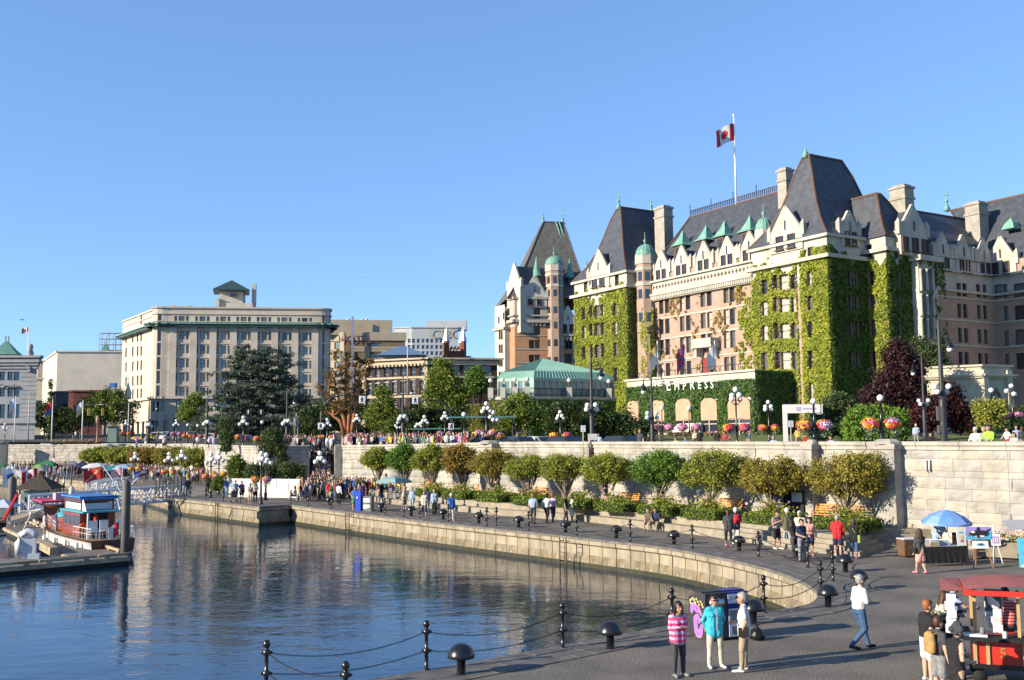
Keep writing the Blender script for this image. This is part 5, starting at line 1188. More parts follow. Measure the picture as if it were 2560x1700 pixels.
bigtree('garden_tree','pale green feathery tree left of the walk signal arm',150,4.5,[(958,1005,26,36),(945,1040,36,34),(975,1050,30,38),(955,985,14,18)],'mid',.30,220,46,.7,seed=10)
bigtree('garden_tree','tall green tree rising before the dark brick clubhouse',160,4.6,[(1105,960,36,55),(1095,925,22,28),(1130,990,34,48),(1085,1000,30,46),(1150,1010,24,44)],'mid',.32,340,50,.9,seed=11)
bigtree('garden_tree','dark leafy mass under the tall green tree by the bus shelter',150,4.5,[(1040,1050,45,40),(1090,1055,50,36),(1010,1060,36,32),(1140,1055,30,36)],'dark',.32,300,46,.8,seed=12)
bigtree('garden_tree','small bright green tree in front of the dark brick wing',185,5,[(1191,945,22,30),(1200,965,22,22),(1180,965,20,20)],'green',.34,130,46,.7,seed=13)
bigtree('garden_tree','sunlit yellow green maple left of the weeping hedges',112,4.2,[(1296,1030,46,36),(1270,1050,30,26),(1325,1040,34,30),(1300,1005,26,18)],'mid',.26,240,50,.6,r=.2,bk=bark,seed=14)
bigtree('purple_maple','large dark purple leaved maple against the ivy tower',102,4.6,[(2240,965,54,62),(2205,1005,46,48),(2270,990,44,54),(2250,888,36,34),(2185,1040,26,32),(2285,930,28,34)],'purple',.26,520,60,.7,r=.3,seed=15)
bigtree('conifer','dark green conifer behind the purple maple',112,4.8,[(2320,900,40,45),(2300,860,20,20),(2345,930,30,35),(2330,970,40,45),(2360,960,24,30)],'fir',.25,330,52,.6,seed=16)
bigtree('wine_shrub','wine red rounded shrub below the tallest street lamp',88,4.6,[(2330,1030,44,42),(2380,1020,38,46),(2300,1055,32,30),(2405,1045,32,36),(2372,975,24,24)],'wine',.21,400,60,.5,r=.14,seed=17,cat='shrub')
bigtree('laurel_shrub','dark green domed shrub right of the white event tent',86,4.5,[(2090,1035,52,52),(2060,1065,40,36),(2120,1060,40,40),(2100,1005,30,26)],'fir',.19,380,60,.45,r=0,seed=18,cat='shrub')
bigtree('yellow_tree','small thin yellow green tree before the cream gatehouse',78,4.5,[(2478,1030,30,30),(2455,1020,20,22),(2500,1020,20,20),(2475,1055,26,18)],'yellow',.17,150,44,.4,r=.07,bk=bark,seed=19)
bigtree('dark_hedge','dark hedge at the right edge behind the yellow tree',98,4.8,[(2530,1055,50,26),(2570,1050,50,30),(2440,1068,40,22)],'dark',.22,280,50,.5,r=0,seed=20,cat='hedge')
bigtree('fir_shrub','spindly fir topping the wall left of the flower lamp cluster',112,3.9,[(566,1090,17,26),(562,1060,13,22),(566,1120,12,18)],'fir',.18,170,40,.35,r=.08,bk=bark,seed=21,cat='shrub')
bigtree('fir_shrub','spindly dark fir beside the statue below the wall top',98,1.0,[(678,1095,22,24),(668,1120,18,24),(700,1115,14,30),(705,1150,12,20)],'fir',.17,210,40,.35,r=.08,bk=bark,seed=22,cat='shrub')
bigtree('conical_shrub','tall green conical shrub left of the white board fence',100,.3,[(592,1170,26,24),(590,1152,16,16),(600,1188,30,16)],'mid',.17,190,46,.3,r=0,seed=23,cat='shrub')
bigtree('fir_shrub','rounded green shrubs behind the white board fence',96,.3,[(640,1180,24,22),(670,1178,28,22),(720,1178,24,22),(745,1180,16,18)],'fir',.16,300,46,.35,r=0,seed=24,cat='shrub')
bigtree('round_shrub','low round shrub at the left end of the white board fence',87,0,[(546,1207,14,17),(540,1215,12,12)],'mid',.12,110,44,.2,r=0,seed=25,cat='shrub')
for i,(els,lab,Y)in enumerate([([(1385,1060,22,40),(1420,1052,40,34),(1460,1068,40,32),(1400,1040,18,18)],'drooping dark weeping conifer left of the tall lamp post',120),([(1500,1062,40,36),(1550,1072,44,30),(1600,1082,36,22),(1480,1050,22,24)],'drooping dark weeping conifer right of the tall lamp post',116)]):
 bigtree('weeping_conifer',lab,Y,4.7,els,'dark',.27,300,60,.6,r=0,seed=30+i,group='weeping conifers on the hotel lawn',flatten=1.9)
def hedge(name,label,c,d,rz,leaf,size,n,cat='hedge',group=None,seed=0,round_=0.0):
 rs=np.random.RandomState(seed);t=thing(name,label,cat,c,rz,group);d=np.array(d)
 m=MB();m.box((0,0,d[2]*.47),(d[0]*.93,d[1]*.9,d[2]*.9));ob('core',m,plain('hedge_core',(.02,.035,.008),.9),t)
 f=rs.choice(5,n,p=(lambda a:a/a.sum())(np.array([d[0]*d[1],d[0]*d[2],d[0]*d[2],d[1]*d[2],d[1]*d[2]])));u=rs.rand(n,3);P=(u-.5)*d;P[:,2]+=d[2]/2
 P[f==0,2]=d[2];P[f==1,1]=-d[1]/2;P[f==2,1]=d[1]/2;P[f==3,0]=-d[0]/2;P[f==4,0]=d[0]/2;P+=rs.normal(size=P.shape)*size*.35
 if round_:P[:,2]-=(np.abs(P[:,0])/d[0]*2)**4*round_
 P[:,2]=np.maximum(P[:,2],.02);np.random.seed(seed);link('foliage',npmesh('foliage',leaves(P,size),n,LM[leaf]),t);return t
p=AT(2195,66);bigtree('lime_hedge','big bright lime green clipped hedge behind the single globe lamp',64,3.9,[(2150,1065,36,46),(2195,1062,44,46),(2235,1066,34,44),(2195,1085,70,26)],'lime',.16,540,62,.28,r=0,seed=33,cat='hedge',shell=.8)
roses=plain('rose_pink',(.72,.32,.35),.6)
beds=[(2250-160,1330,'under the broad golden tree'),(1905,1310,'under the tree by the information cabinet'),(1745,1297,'left of the second orange bench'),(1630,1283,'behind the seated couple'),(1520,1270,'under the wide olive tree'),(1420,1258,'behind the man in the black shirt'),(1310,1250,'behind the walkers in white shirts'),(1215,1242,'right of the orange bench'),(1130,1235,'left of the orange bench'),(1060,1228,'by the easel stand')]
for i,(px,py,lab)in enumerate(beds):
 s=PL(px,py,WP-WN*3.9,WD)[0];c=WP-WN*2.9+WD*s;L_=2.5 if i<5 else 2.8
 hd=hedge('box_bed','low box hedge bed of pink roses '+lab,(c.x,c.y,.8),(L_,2.1,.52),math.atan2(WD.y,WD.x),'box',.09 if i<5 else .12,2600 if i<5 else 1500,'flower bed','box hedged rose beds',80+i)
 np.random.seed(90+i);n=520;P=np.random.normal(size=(n,3))*np.array([L_*.2,.3,.16])+np.array([0,.1,.75]);link('rose_foliage',npmesh('rose_foliage',leaves(P,.13),n,LM['olive']),hd)
 n=60 if i in(0,4,6,8)else 30;P=np.random.normal(size=(n,3))*np.array([L_*.24,.4,.17])+np.array([.2,0,.9]);link('rose',npmesh('rose',leaves(P,.13,aspect=1.),n,roses),hd)['kind']='stuff'
for i,(px,Y,w_,lab)in enumerate([(1700,135,30,'pink and red flower border beside the hotel entrance steps'),(1790,130,26,'flower border right of the hotel steps'),(190,182,60,'yellow and violet flowers planted along the north wall top')]):
 p=AT(px,Y);z=zg(p.x,Y);t=thing('flower_border',lab,'flowers',(p.x,p.y,z));n=500;w2_=w_*Y/F;P=np.random.rand(n,3)*np.array([w2_*2,1.5,.5])-np.array([w2_,0,0]);cols=[plain('petal_%d'%j,c,.6)for j,c in enumerate(((.7,.1,.25),(.75,.35,.5),(.8,.55,.05),(.30,.16,.45)))]
 link('petals',npmesh('petals',leaves(P,.2),n,cols,np.random.randint(0,4,n)),t);P=np.random.rand(n,3)*np.array([w2_*2,1.5,.35])-np.array([w2_,0,0]);link('foliage',npmesh('foliage',leaves(P,.25),n,LM['mid']),t)
SKIN=[mat('skin_%d'%i,c,.55,var=.05,coords='Object')for i,c in enumerate(((.50,.30,.21),(.42,.24,.16),(.58,.37,.27),(.22,.12,.075)))]
HAIR={n:mat('hair_'+n,c,.5,var=.2,scale=30)for n,c in dict(black=(.012,.010,.009),brown=(.07,.035,.02),grey=(.32,.31,.29),blonde=(.34,.22,.10),red=(.28,.10,.035),white=(.75,.74,.70)).items()}
CLOTH=dict(white=(.74,.72,.68),cream=(.62,.56,.44),black=(.018,.018,.02),charcoal=(.06,.06,.065),grey=(.25,.25,.26),navy=(.025,.035,.09),blue=(.04,.14,.48),lightblue=(.34,.46,.62),turquoise=(.05,.50,.66),jeans=(.055,.12,.24),lightjeans=(.30,.40,.50),red=(.55,.03,.035),orange=(.70,.20,.03),pink=(.75,.22,.32),hotpink=(.80,.07,.22),purple=(.24,.09,.30),green=(.05,.25,.10),lime=(.30,.62,.05),teal=(.02,.26,.27),yellow=(.75,.55,.05),khaki=(.38,.31,.20),brown=(.14,.08,.045),olive=(.13,.13,.07),maroon=(.20,.03,.04),lilac=(.55,.40,.60),skinrose=(.60,.33,.28))
def cloth(n):return mat('cloth_'+n,CLOTH[n],.85,var=.14,scale=9,bump=.7,bscale=9,coords='Object')
FOLD={}
def stripe(n1,n2,f=38):
 k='striped_%s_%s'%(n1,n2)
 if k in M:return M[k]
 m=mat(k,CLOTH[n1],.85,col2=CLOTH[n2]);n=m.node_tree.nodes;l=m.node_tree.links
 wv=n.new('ShaderNodeTexWave');wv.bands_direction='Z';wv.inputs['Scale'].default_value=f/6.28;wv.inputs['Distortion'].default_value=.6;tc=n.new('ShaderNodeTexCoord');l.new(tc.outputs['Object'],wv.inputs['Vector'])
 rp=[x for x in n if x.type=='VALTORGB'][0];rp.color_ramp.interpolation='CONSTANT';rp.color_ramp.elements[1].position=.5;rp.color_ramp.elements[0].position=0;l.new(wv.outputs[0],rp.inputs[0]);return m
def figure(pose):
 g=pose.get;H_=[];A=lambda a,b,ra,rb,s,sx=1:H_.append((Vector(a),Vector(b),ra,rb,s))
 female=g('f',0);seat=g('seat',0);zp=.93 if not seat else .50;lean=g('lean',0)*1.0
 hipw=.095;sw_=.165 if female else .19
 pel=Vector((0,0,zp));chest=Vector((0,-.0-lean,zp+.42));neck=Vector((0,-.01-lean*1.25,zp+.575));head=neck+Vector((g('hx',0)*.05,-.02-g('nod',0),.135))
 def legs():
  for s_,key in((-1,'L'),(1,'R')):
   sw=g('leg'+key,(0,0))
   hip=pel+Vector((s_*hipw,0,-.02))
   if seat:knee=Vector((s_*(.12+g('spread',0)),-.46,zp-.02));ank=Vector((s_*.12,-.48+sw[0],.09))
   else:
    knee=Vector((s_*(hipw+.005+g('spread',0)*.5),-sw[0],.50));ank=Vector((s_*(hipw+g('spread',0)),-sw[1],.09+g('lift'+key,0)))
   bot=g('bottom','long');lower=2 if bot=='long' else 0
   wide=1.12 if bot=='long' else 1.0
   if bot=='skirt':A(hip,knee,.085,.055,0)
   elif bot=='shorts':A(hip,hip.lerp(knee,.85),.105,.092,2);A(hip.lerp(knee,.8),knee,.062,.056,0)
   elif bot=='capri':A(hip,knee,.10,.072,2);A(knee,knee.lerp(ank,.45),.07,.062,2)
   else:A(hip,knee,.098,.066*wide,2)
   A(knee,knee.lerp(ank,.35),.055*wide,.057*wide,lower if bot!='capri' else 2);A(knee.lerp(ank,.35),ank,.056*wide,.040*wide*(1.15 if bot=='long' else 1),lower)
   ft=ank+Vector((s_*.02,-.17,-.055+g('lift'+key,0)*-.6));A(ank+Vector((0,.03,-.04)),ft,.042,.034,3);A(ft+Vector((0,.03,0)),ft+Vector((s_*.012,-.02,0)),.040,.030,3)
 legs()
 if g('bottom')=='skirt':
  L0=g('hem',.48);A(pel+Vector((0,0,.08)),pel+Vector((0,0,-.1)),.135,.155,2)
  for s_ in(-1,1):A(pel+Vector((s_*.03,0,0)),Vector((s_*.07,-.02,L0)),.13,.13,2)
 ww=.115 if female else .13
 A(pel+Vector((-.05,0,.02)),pel+Vector((.05,0,.02)),.125,.125,2 if g('bottom')!='dress' else 1)
 A(pel+Vector((-.04,0,.09)),chest+Vector((-.06,0,-.12)),ww,ww+.01,1);A(pel+Vector((.04,0,.09)),chest+Vector((.06,0,-.12)),ww,ww+.01,1)
 A(chest+Vector((-.085,0,-.04)),chest+Vector((.085,0,-.04)),.125,.125,1);A(chest+Vector((-sw_+.03,0,.075)),chest+Vector((sw_-.03,0,.075)),.078,.078,1)
 A(chest+Vector((0,.01,.06)),neck+Vector((0,.01,-.01)),.10,.062,1)
 if g('jacket'):A(pel+Vector((-.06,0,-.08)),pel+Vector((-.07,0,.15)),.135,.14,1);A(pel+Vector((.06,0,-.08)),pel+Vector((.07,0,.15)),.135,.14,1)
 if g('belly'):A(pel+Vector((0,-.06,.12)),pel+Vector((0,-.06,.22)),.15,.13,1)
 if female:A(chest+Vector((-.07,-.08,-.05)),chest+Vector((-.07,-.085,-.05)),.068,.06,1);A(chest+Vector((.07,-.08,-.05)),chest+Vector((.07,-.085,-.05)),.068,.06,1)
 A(neck+Vector((0,.01,-.03)),head+Vector((0,0,-.05)),.052,.05,0)
 A(head+Vector((0,.015,.055)),head+Vector((0,-.01,-.02)),.092,.078,0);A(head+Vector((0,-.03,-.03)),head+Vector((0,-.045,-.075)),.062,.042,0)
 A(head+Vector((0,-.092,.005)),head+Vector((0,-.105,-.02)),.014,.017,0)
 for s_ in(-1,1):A(head+Vector((s_*.086,.01,.01)),head+Vector((s_*.088,.012,-.02)),.018,.014,0)
 hr=g('hair','short')
 if hr!='bald':
  A(head+Vector((0,.03,.07)),head+Vector((0,.035,.01)),.098,.092,4);A(head+Vector((0,-.035,.095)),head+Vector((0,.03,.10)),.062,.08,4)
 if hr=='long':
  for s_ in(-1,1):A(head+Vector((s_*.08,-.005,.04)),neck+Vector((s_*.10,-.03,-.06)),.035,.028,4)
  for s_ in(-1,1):A(head+Vector((s_*.055,.045,.03)),neck+Vector((s_*.07,.055,-.10)),.062,.055,4)
  A(head+Vector((0,.06,0)),neck+Vector((0,.085,-.22)),.085,.055,4)
 if hr=='bob':
  for s_ in(-1,1):A(head+Vector((s_*.06,.03,.03)),head+Vector((s_*.075,.025,-.08)),.055,.045,4)
  A(head+Vector((0,.05,0)),head+Vector((0,.06,-.10)),.085,.065,4)
 if hr=='tail':A(head+Vector((0,.09,.06)),head+Vector((0,.16,-.08)),.045,.03,4)
 if hr=='cap':A(head+Vector((0,-.08,.075)),head+Vector((0,-.15,.065)),.045,.03,4)
 if hr=='hat':A(head+Vector((-.09,0,.06)),head+Vector((.09,0,.06)),.07,.07,4);A(head+Vector((0,-.10,.055)),head+Vector((0,.12,.055)),.06,.06,4);A(head+Vector((0,0,.08)),head+Vector((0,0,.13)),.1,.085,4)
 sl=g('sleeve','long');fine=g('fine',0)
 for s_,key in((-1,'armL'),(1,'armR')):
  sh=chest+Vector((s_*sw_,0,.075));el,wr=g(key,((.06,0,-.29),(.07,-.05,-.54)))
  el=sh+Vector((s_*el[0],el[1],el[2]));wr=sh+Vector((s_*wr[0],wr[1],wr[2]))
  A(sh,el,.058,.044,1 if sl in('long','short')else 0)if sl=='long' else(A(sh,sh.lerp(el,.55),.060,.056,1 if sl=='short' else 0),A(sh.lerp(el,.5),el,.043,.038,0))
  A(el,wr,.042,.030,1 if sl=='long' else 0)
  d=(wr-el).normalized();hd=wr+d*.045
  A(wr,hd,.028,.030,0)
  side=Vector((0,-1,0))if abs(d.y)<.8 else Vector((0,0,-1));side=(side-d*side.dot(d)).normalized();cu=d.cross(side)
  rad=.0105 if fine else .014
  for k in range(4):
   o=hd+side*((k-1.5)*.021)+d*.02;l1=(.040,.046,.043,.033)[k];m_=o+d*l1+cu*s_*-.006;A(o,m_,rad,rad*.9,0);A(m_,m_+d*l1*.75+cu*s_*-.018,rad*.9,rad*.75,0)
  t0=wr+side*.025+d*.012;A(t0,t0+side*.03+d*.03,rad*1.15,rad,0);A(t0+side*.03+d*.03,t0+side*.032+d*.06,rad,rad*.8,0)
 return H_,head,chest,pel
def fuse(name,H_,vox):
 mb=MB()
 for(a,b,ra,rb,s)in H_:
  ax=(b-a);L_=ax.length;q=ax.to_track_quat('Z','Y').to_matrix().to_4x4()if L_>1e-5 else Matrix.Identity(4);n=10
  prof=[(ra*math.sin(t),-ra*math.cos(t))for t in(.02,.5,1.0,1.57)]+[(rb*math.cos(t),L_+rb*math.sin(t))for t in(0,.55,1.05,1.55)]
  mb.lathe(prof,n,(0,0,0),True,Matrix.Translation(a)@q)
 me=mb.mesh(name+'_raw',[]);o=bpy.data.objects.new('tmp',me);COL.objects.link(o)
 md=o.modifiers.new('r','REMESH');md.mode='VOXEL';md.voxel_size=vox;md.use_smooth_shade=True
 sm=o.modifiers.new('s','SMOOTH');sm.factor=.5;sm.iterations=2
 return o
def finish_fuse(name,o,H_):
 dg=bpy.context.evaluated_depsgraph_get();me=bpy.data.meshes.new_from_object(o.evaluated_get(dg));me.name=name;old=o.data;bpy.data.objects.remove(o);bpy.data.meshes.remove(old)
 n=len(me.polygons);C=np.empty(n*3,np.float32);me.polygons.foreach_get('center',C);C=C.reshape(-1,3);best=np.full(n,9e9);mi=np.zeros(n,np.int32)
 for(a,b,ra,rb,s)in H_:
  a=np.array(a);ab=np.array(b)-a;L2=ab.dot(ab)+1e-9;t=np.clip(((C-a)@ab)/L2,0,1);d=np.linalg.norm(C-a-t[:,None]*ab,axis=1)-(ra+(rb-ra)*t)
  m=d<best;best[m]=d[m];mi[m]=s
 me.polygons.foreach_set('material_index',mi);me.polygons.foreach_set('use_smooth',np.ones(n,bool));return me
DN=((.05,.01,-.29),(.06,-.05,-.54));BEND=((.05,.02,-.28),(-.02,-.22,-.34));PHONE=((.06,-.03,-.27),(-.08,-.24,-.12));FOLDA=((.05,-.02,-.27),(-.16,-.20,-.22));HIPS=((.17,.05,-.22),(.03,-.03,-.40));RAISE=((.12,-.08,.12),(.02,-.20,.34));BACKW=((.06,.12,-.26),(.06,.04,-.52));FWD=((.05,-.12,-.25),(.03,-.30,-.42));REACH=((.05,-.18,-.20),(0,-.42,-.22));POCK=((.10,.06,-.26),(.03,-.04,-.48));POINT=((.16,-.08,-.02),(.36,-.20,.10))
POSES=dict(stand=dict(armL=DN,armR=BEND,legR=(.03,.04),spread=.03),stand2=dict(armL=POCK,armR=POCK,spread=.05,bottom='shorts',sleeve='short'),walk=dict(armL=FWD,armR=BACKW,legL=(-.02,-.26),legR=(.20,.22),liftL=.04),phone=dict(armL=PHONE,armR=PHONE,nod=.03,spread=.03,sleeve='short'),women=dict(f=1,armL=DN,armR=BEND,hair='long',spread=.01),womenshort=dict(f=1,armL=FOLDA,armR=DN,hair='tail',bottom='shorts',sleeve='short'),skirt=dict(f=1,armL=DN,armR=FWD,hair='bob',bottom='skirt',sleeve='short'),lean=dict(armL=REACH,armR=REACH,lean=.16,hair='short',legL=(.05,.0)),sit=dict(seat=1,armL=FWD,armR=FWD,lean=.08,spread=.04),sitw=dict(seat=1,f=1,armL=BEND,armR=FWD,hair='long',bottom='shorts',sleeve='short',lean=.05),cap=dict(armL=HIPS,armR=DN,hair='cap',bottom='shorts',sleeve='short',spread=.05),raise_=dict(armL=RAISE,armR=DN,spread=.03,sleeve='short'))
NEARP={}
def near_pose(key,**kw):NEARP[key]=dict(fine=1,**kw)
near_pose('cardigan',f=1,armL=FOLDA,armR=FOLDA,hair='long',nod=.05,jacket=1,legL=(.06,.03),legR=(.0,-.02),spread=.03)
near_pose('bluejacket',f=1,armL=((.09,.06,-.26),(.02,.14,-.46)),armR=((.09,.06,-.26),(.02,.14,-.46)),hair='tail',jacket=1,spread=.05)
near_pose('tourist',armL=BEND,armR=POCK,hair='short',legR=(.05,.06),spread=.04,sleeve='short',jacket=1)
near_pose('walker',armL=FOLDA,armR=((.07,.02,-.27),(-.12,-.20,-.26)),hair='short',legL=(.08,-.28),legR=(.17,.28),liftL=.05,lean=.04)
near_pose('blacktee',armL=BEND,armR=BEND,hair='short',sleeve='short',bottom='shorts',nod=.03,spread=.03)
near_pose('browser',f=1,armL=BEND,armR=REACH,hair='long',sleeve='short',nod=.05,lean=.05)
near_pose('vest',armL=REACH,armR=BEND,hair='short',sleeve='short',nod=.03,belly=1)
near_pose('teen',armL=DN,armR=DN,hair='short',sleeve='short',bottom='shorts',spread=.02)
near_pose('hatwoman',f=1,armL=BEND,armR=((.04,-.04,-.28),(.0,-.22,-.46)),hair='hat',bottom='skirt',hem=.35,sleeve='none',nod=.02)
near_pose('vendor',seat=1,armL=FWD,armR=FWD,hair='short',sleeve='short',lean=.06,spread=.05,belly=1)
near_pose('pinkskirt',f=1,armL=FWD,armR=DN,hair='long',bottom='skirt',hem=.55,jacket=1,legL=(.08,-.16),legR=(.05,.15),liftL=.03)
near_pose('smock',armL=FWD,armR=FWD,hair='hat',jacket=1,lean=.14,nod=.04,belly=1)
near_pose('redjacket',armL=DN,armR=BEND,hair='short',bottom='shorts',jacket=1,legL=(0,-.10),legR=(.04,.10),belly=1)
near_pose('caprilady',f=1,armL=BEND,armR=FWD,hair='bob',bottom='capri',jacket=1,legL=(.0,-.1),legR=(.06,.10))
near_pose('child',seat=1,f=1,armL=PHONE,armR=FWD,hair='long',lean=.1)
near_pose('tank',armL=PHONE,armR=PHONE,hair='short',sleeve='none',bottom='shorts',nod=.04,legL=(0,-.08),legR=(.05,.08))
near_pose('capman',armL=BEND,armR=BEND,hair='cap',jacket=1,legL=(.0,-.15),legR=(.08,.17))
near_pose('couplew',f=1,armL=DN,armR=BEND,hair='tail',bottom='capri',jacket=1,spread=.02)
near_pose('navytee',armL=BEND,armR=BEND,hair='short',sleeve='short',belly=1,spread=.03)
near_pose('pointer',armL=POINT,armR=DN,hair='cap',spread=.03,jacket=1,f=1)
near_pose('longskirt',f=1,armL=DN,armR=DN,hair='tail',bottom='skirt',hem=.12,jacket=1)
near_pose('slimblack',armL=DN,armR=DN,hair='short',sleeve='short',legL=(0,-.12),legR=(.06,.12))
tmp={}
for k,p in POSES.items():hh=figure(p);tmp[k]=(fuse('person',hh[0],.030),hh)
for k,p in NEARP.items():hh=figure(p);tmp[k]=(fuse('person',hh[0],.0125 if k in('cardigan','bluejacket','tourist','walker','blacktee','browser','vest','teen','hatwoman','vendor')else .017),hh)
PM={}
for k,(o,hh)in tmp.items():PM[k]=(finish_fuse('person',o,hh[0]),hh[1],hh[2],hh[3])
for k,v in PM.items():
 for i in range(6):v[0].materials.append(SKIN[0])
def person(pose,loc,face,top,bottom,shoes='black',hair='brown',skin=0,label='',h=1.72,group=None,extra=None,topm=None,botm=None):
 """face = heading in degrees the figure looks towards"""
 me=PM[pose][0];o=link('person',me,None,loc,R(face)+R(90),(h/1.74*1.09,h/1.74*1.07,h/1.74))
 ms=[SKIN[skin],topm or cloth(top),botm or cloth(bottom),cloth(shoes),HAIR.get(hair)or cloth(hair),cloth(top)]
 for i,m in enumerate(ms):o.material_slots[i].link='OBJECT';o.material_slots[i].material=m
 tag(o,label,'person',group);return o
eye_m=plain('eye_dark',(.02,.015,.012),.3);lip_m=plain('lips',(.35,.10,.09),.5);lens_m=plain('sunglass_lens',(.01,.01,.012),.08,spec=.8)
def face_bits(o,pose,glasses=False):
 hd=PM[pose][1];
 if glasses:
  m=MB()
  for s_ in(-1,1):m.box((s_*.033,-.098,.02),(.052,.012,.034));m.tube([(s_*.058,-.09,.026),(s_*.09,.0,.026)],.004,4)
  m.box((0,-.102,.027),(.02,.008,.008));q=ob('sunglasses',m,lens_m,o,hd)
 else:
  me=MB().ball((0,0,0),.0115,6).mesh('eye',[eye_m])
  for s_ in(-1,1):link('eye',me,o,hd+Vector((s_*.032,-.078,.018)))
 m=MB();m.box((0,0,0),(.04,.012,.011));ob('mouth',m,lip_m,o,hd+Vector((0,-.084,-.055)))
def backpack(o,pose,m,w_=.30,hgt=.44,strap=True):
 ch=PM[pose][2];q=MB();q.lathe([(.04,-hgt/2),(w_*.52,-hgt*.42),(w_*.56,0),(w_*.46,hgt*.38),(.05,hgt/2)],12);
 for i in range(len(q.v)):v=q.v[i];q.v[i]=(v[0],v[1]*.55,v[2])
 for s_ in(-1,1):q.tube([(s_*.09,-.05,hgt*.42),(s_*.11,-.20,hgt*.42),(s_*.12,-.26,.05),(s_*.11,-.08,-.12)],.018,5)
 return ob('backpack',q,m,o,(ch.x,ch.y+.19,ch.z-.10))
def strapbag(o,pose,m,side=1,bag=(.22,.10,.2),drop=.42):
 ch=PM[pose][2];q=MB();q.tube([(ch.x-side*.13,ch.y-.06,ch.z+.15),(ch.x,ch.y-.145,ch.z-.05),(ch.x+side*.17,ch.y-.10,ch.z-drop+.12)],.016,5);q.tube([(ch.x-side*.13,ch.y-.06,ch.z+.15),(ch.x,ch.y+.145,ch.z-.05),(ch.x+side*.17,ch.y+.06,ch.z-drop+.12)],.016,5)
 q.box((ch.x+side*.22,ch.y,ch.z-drop),(.09,bag[0],bag[2]));return ob('shoulder_bag',q,m,o)
def PG(px,py,z=0):return G(px,py,z)
def add(pose,px,py,face,top,bottom,shoes,hair,skin,label,h=1.72,z=0,fb=True,gl=False,**k):
 o=person(pose,PG(px,py,z),face,top,bottom,shoes,hair,skin,label,h,**k)
 if fb:face_bits(o,pose,gl)
 return o
o=add('cardigan',1697,1690,-70,'hotpink','charcoal','grey','black',1,'woman in a pink and grey striped cardigan with arms folded by the painted bin',1.60,topm=stripe('hotpink','lilac',15))
m=MB();m.lathe([(.085,-.03),(.10,0),(.09,.05),(.06,.06)],10);ob('leopard_scarf',m,stripe('khaki','brown',120),o,PM['cardigan'][2]+Vector((0,-.03,.13)))
o=add('bluejacket',1789,1669,-80,'turquoise','cream','white','black',1,'woman in a turquoise zip jacket and pale trousers wearing sunglasses',1.62,gl=True)
m=MB();m.box((0,-.145,.0),(.012,.02,.5));ob('zip',m,plain('zip_grey',(.4,.4,.4)),o,PM['bluejacket'][2]+Vector((0,0,-.14)))
o=add('tourist',1863,1679,165,'white','khaki','white','grey',1,'grey haired man in a white tee and khaki trousers with a black shoulder strap',1.72,gl=False);strapbag(o,'tourist',cloth('black'))
o=add('walker',2151,1623,15,'white','jeans','black','grey',0,'grey haired man in a white sweater and blue jeans striding alone',1.78,gl=True)
o=add('blacktee',2322,1705,5,'black','white','white','red',2,'red haired boy in a black tee shirt beside the numbered cart',1.70)
o=add('browser',2354,1668,-10,'cream','brown','brown','brown',0,'brown haired woman in a cream top bending over the cart display',1.68)
o=add('vest',2388,1642,-5,'grey','charcoal','black','brown',0,'man in a dark blue vest reaching over the cart display tray',1.74,topm=stripe('navy','lightblue',10))
o=add('teen',2352,1752,12,'charcoal','grey','white','brown',2,'teenager in a slate grey tee shirt and grey shorts near the cart',1.62)
backpack(o,'teen',mat('tan_canvas',(.42,.26,.10),.85,var=.2),.30,.48)
o=add('hatwoman',2398,1795,10,'black','black','black','charcoal',2,'woman in a black sleeveless dress and dark bucket hat near the cart',1.70,fb=False)
vendor=add('vendor',2512,1672,175,'red','charcoal','black','black',3,'seated vendor in a red striped shirt inside the numbered cart',1.76,fb=False,topm=stripe('red','skinrose',30));vendor.location.z=.42
o=add('pinkskirt',2303,1434,100,'charcoal','pink','pink','brown',0,'woman in a grey jacket and pink patterned skirt walking to the umbrella stall',1.66,fb=False,botm=mat('flower_print',(.80,.10,.16),.8,col2=(.78,.62,.45),scale=9));strapbag(o,'pinkskirt',cloth('black'))
o=add('smock',2346,1398,-75,'lightblue','jeans','black','cream',0,'vendor in a pale blue smock and sun hat leaning over the stall table',1.72,z=0)
o=add('redjacket',2096,1391,70,'red','navy','white','grey',0,'grey haired man in a bright red jacket and navy shorts by the steps',1.76,fb=False)
o=add('caprilady',2137,1396,60,'black','jeans','pink','brown',0,'woman in a black top and denim capris carrying a green bag',1.66,fb=False);strapbag(o,'caprilady',mat('lime_bag',(.32,.42,.10),.8),-1,(.3,.1,.34),.46)
o=add('child',2170,1366,-150,'teal','grey','brown','blonde',2,'blonde child in a teal top seated low on the steps',1.35,z=.0);o.location.z=.2
o=add('tank',1943,1373,-60,'grey','black','white','black',1,'man in a grey tank top and dark shorts looking at his phone',1.74);backpack(o,'tank',cloth('charcoal'),.26,.38)
o=add('capman',1970,1367,100,'olive','lightjeans','white','white',0,'man in a white cap, olive jacket and light jeans stepping away',1.80,fb=False)
o=add('capman',2002,1376,-120,'cream','khaki','white','white',0,'man in a white cap half hidden behind the family by the bollard',1.76,z=0)
o=add('navytee',2006,1404,-60,'navy','grey','black','black',0,'man in a navy tee shirt with black hair leading the family by the bollard',1.74)
o=add('browser',1988,1396,120,'black','charcoal','black','black',1,'woman with long black hair behind the man in the navy tee',1.62,fb=False)
o=add('womenshort',2026,1389,-100,'skinrose','navy','pink','black',1,'woman in a pink top beside the man in the navy tee',1.64,fb=False)
o=add('couplew',1822,1366,80,'charcoal','black','pink','brown',0,'woman in a dark jacket carrying a small handbag near the bollard',1.70,fb=False);strapbag(o,'couplew',cloth('grey'),-1,(.22,.1,.16),.75)
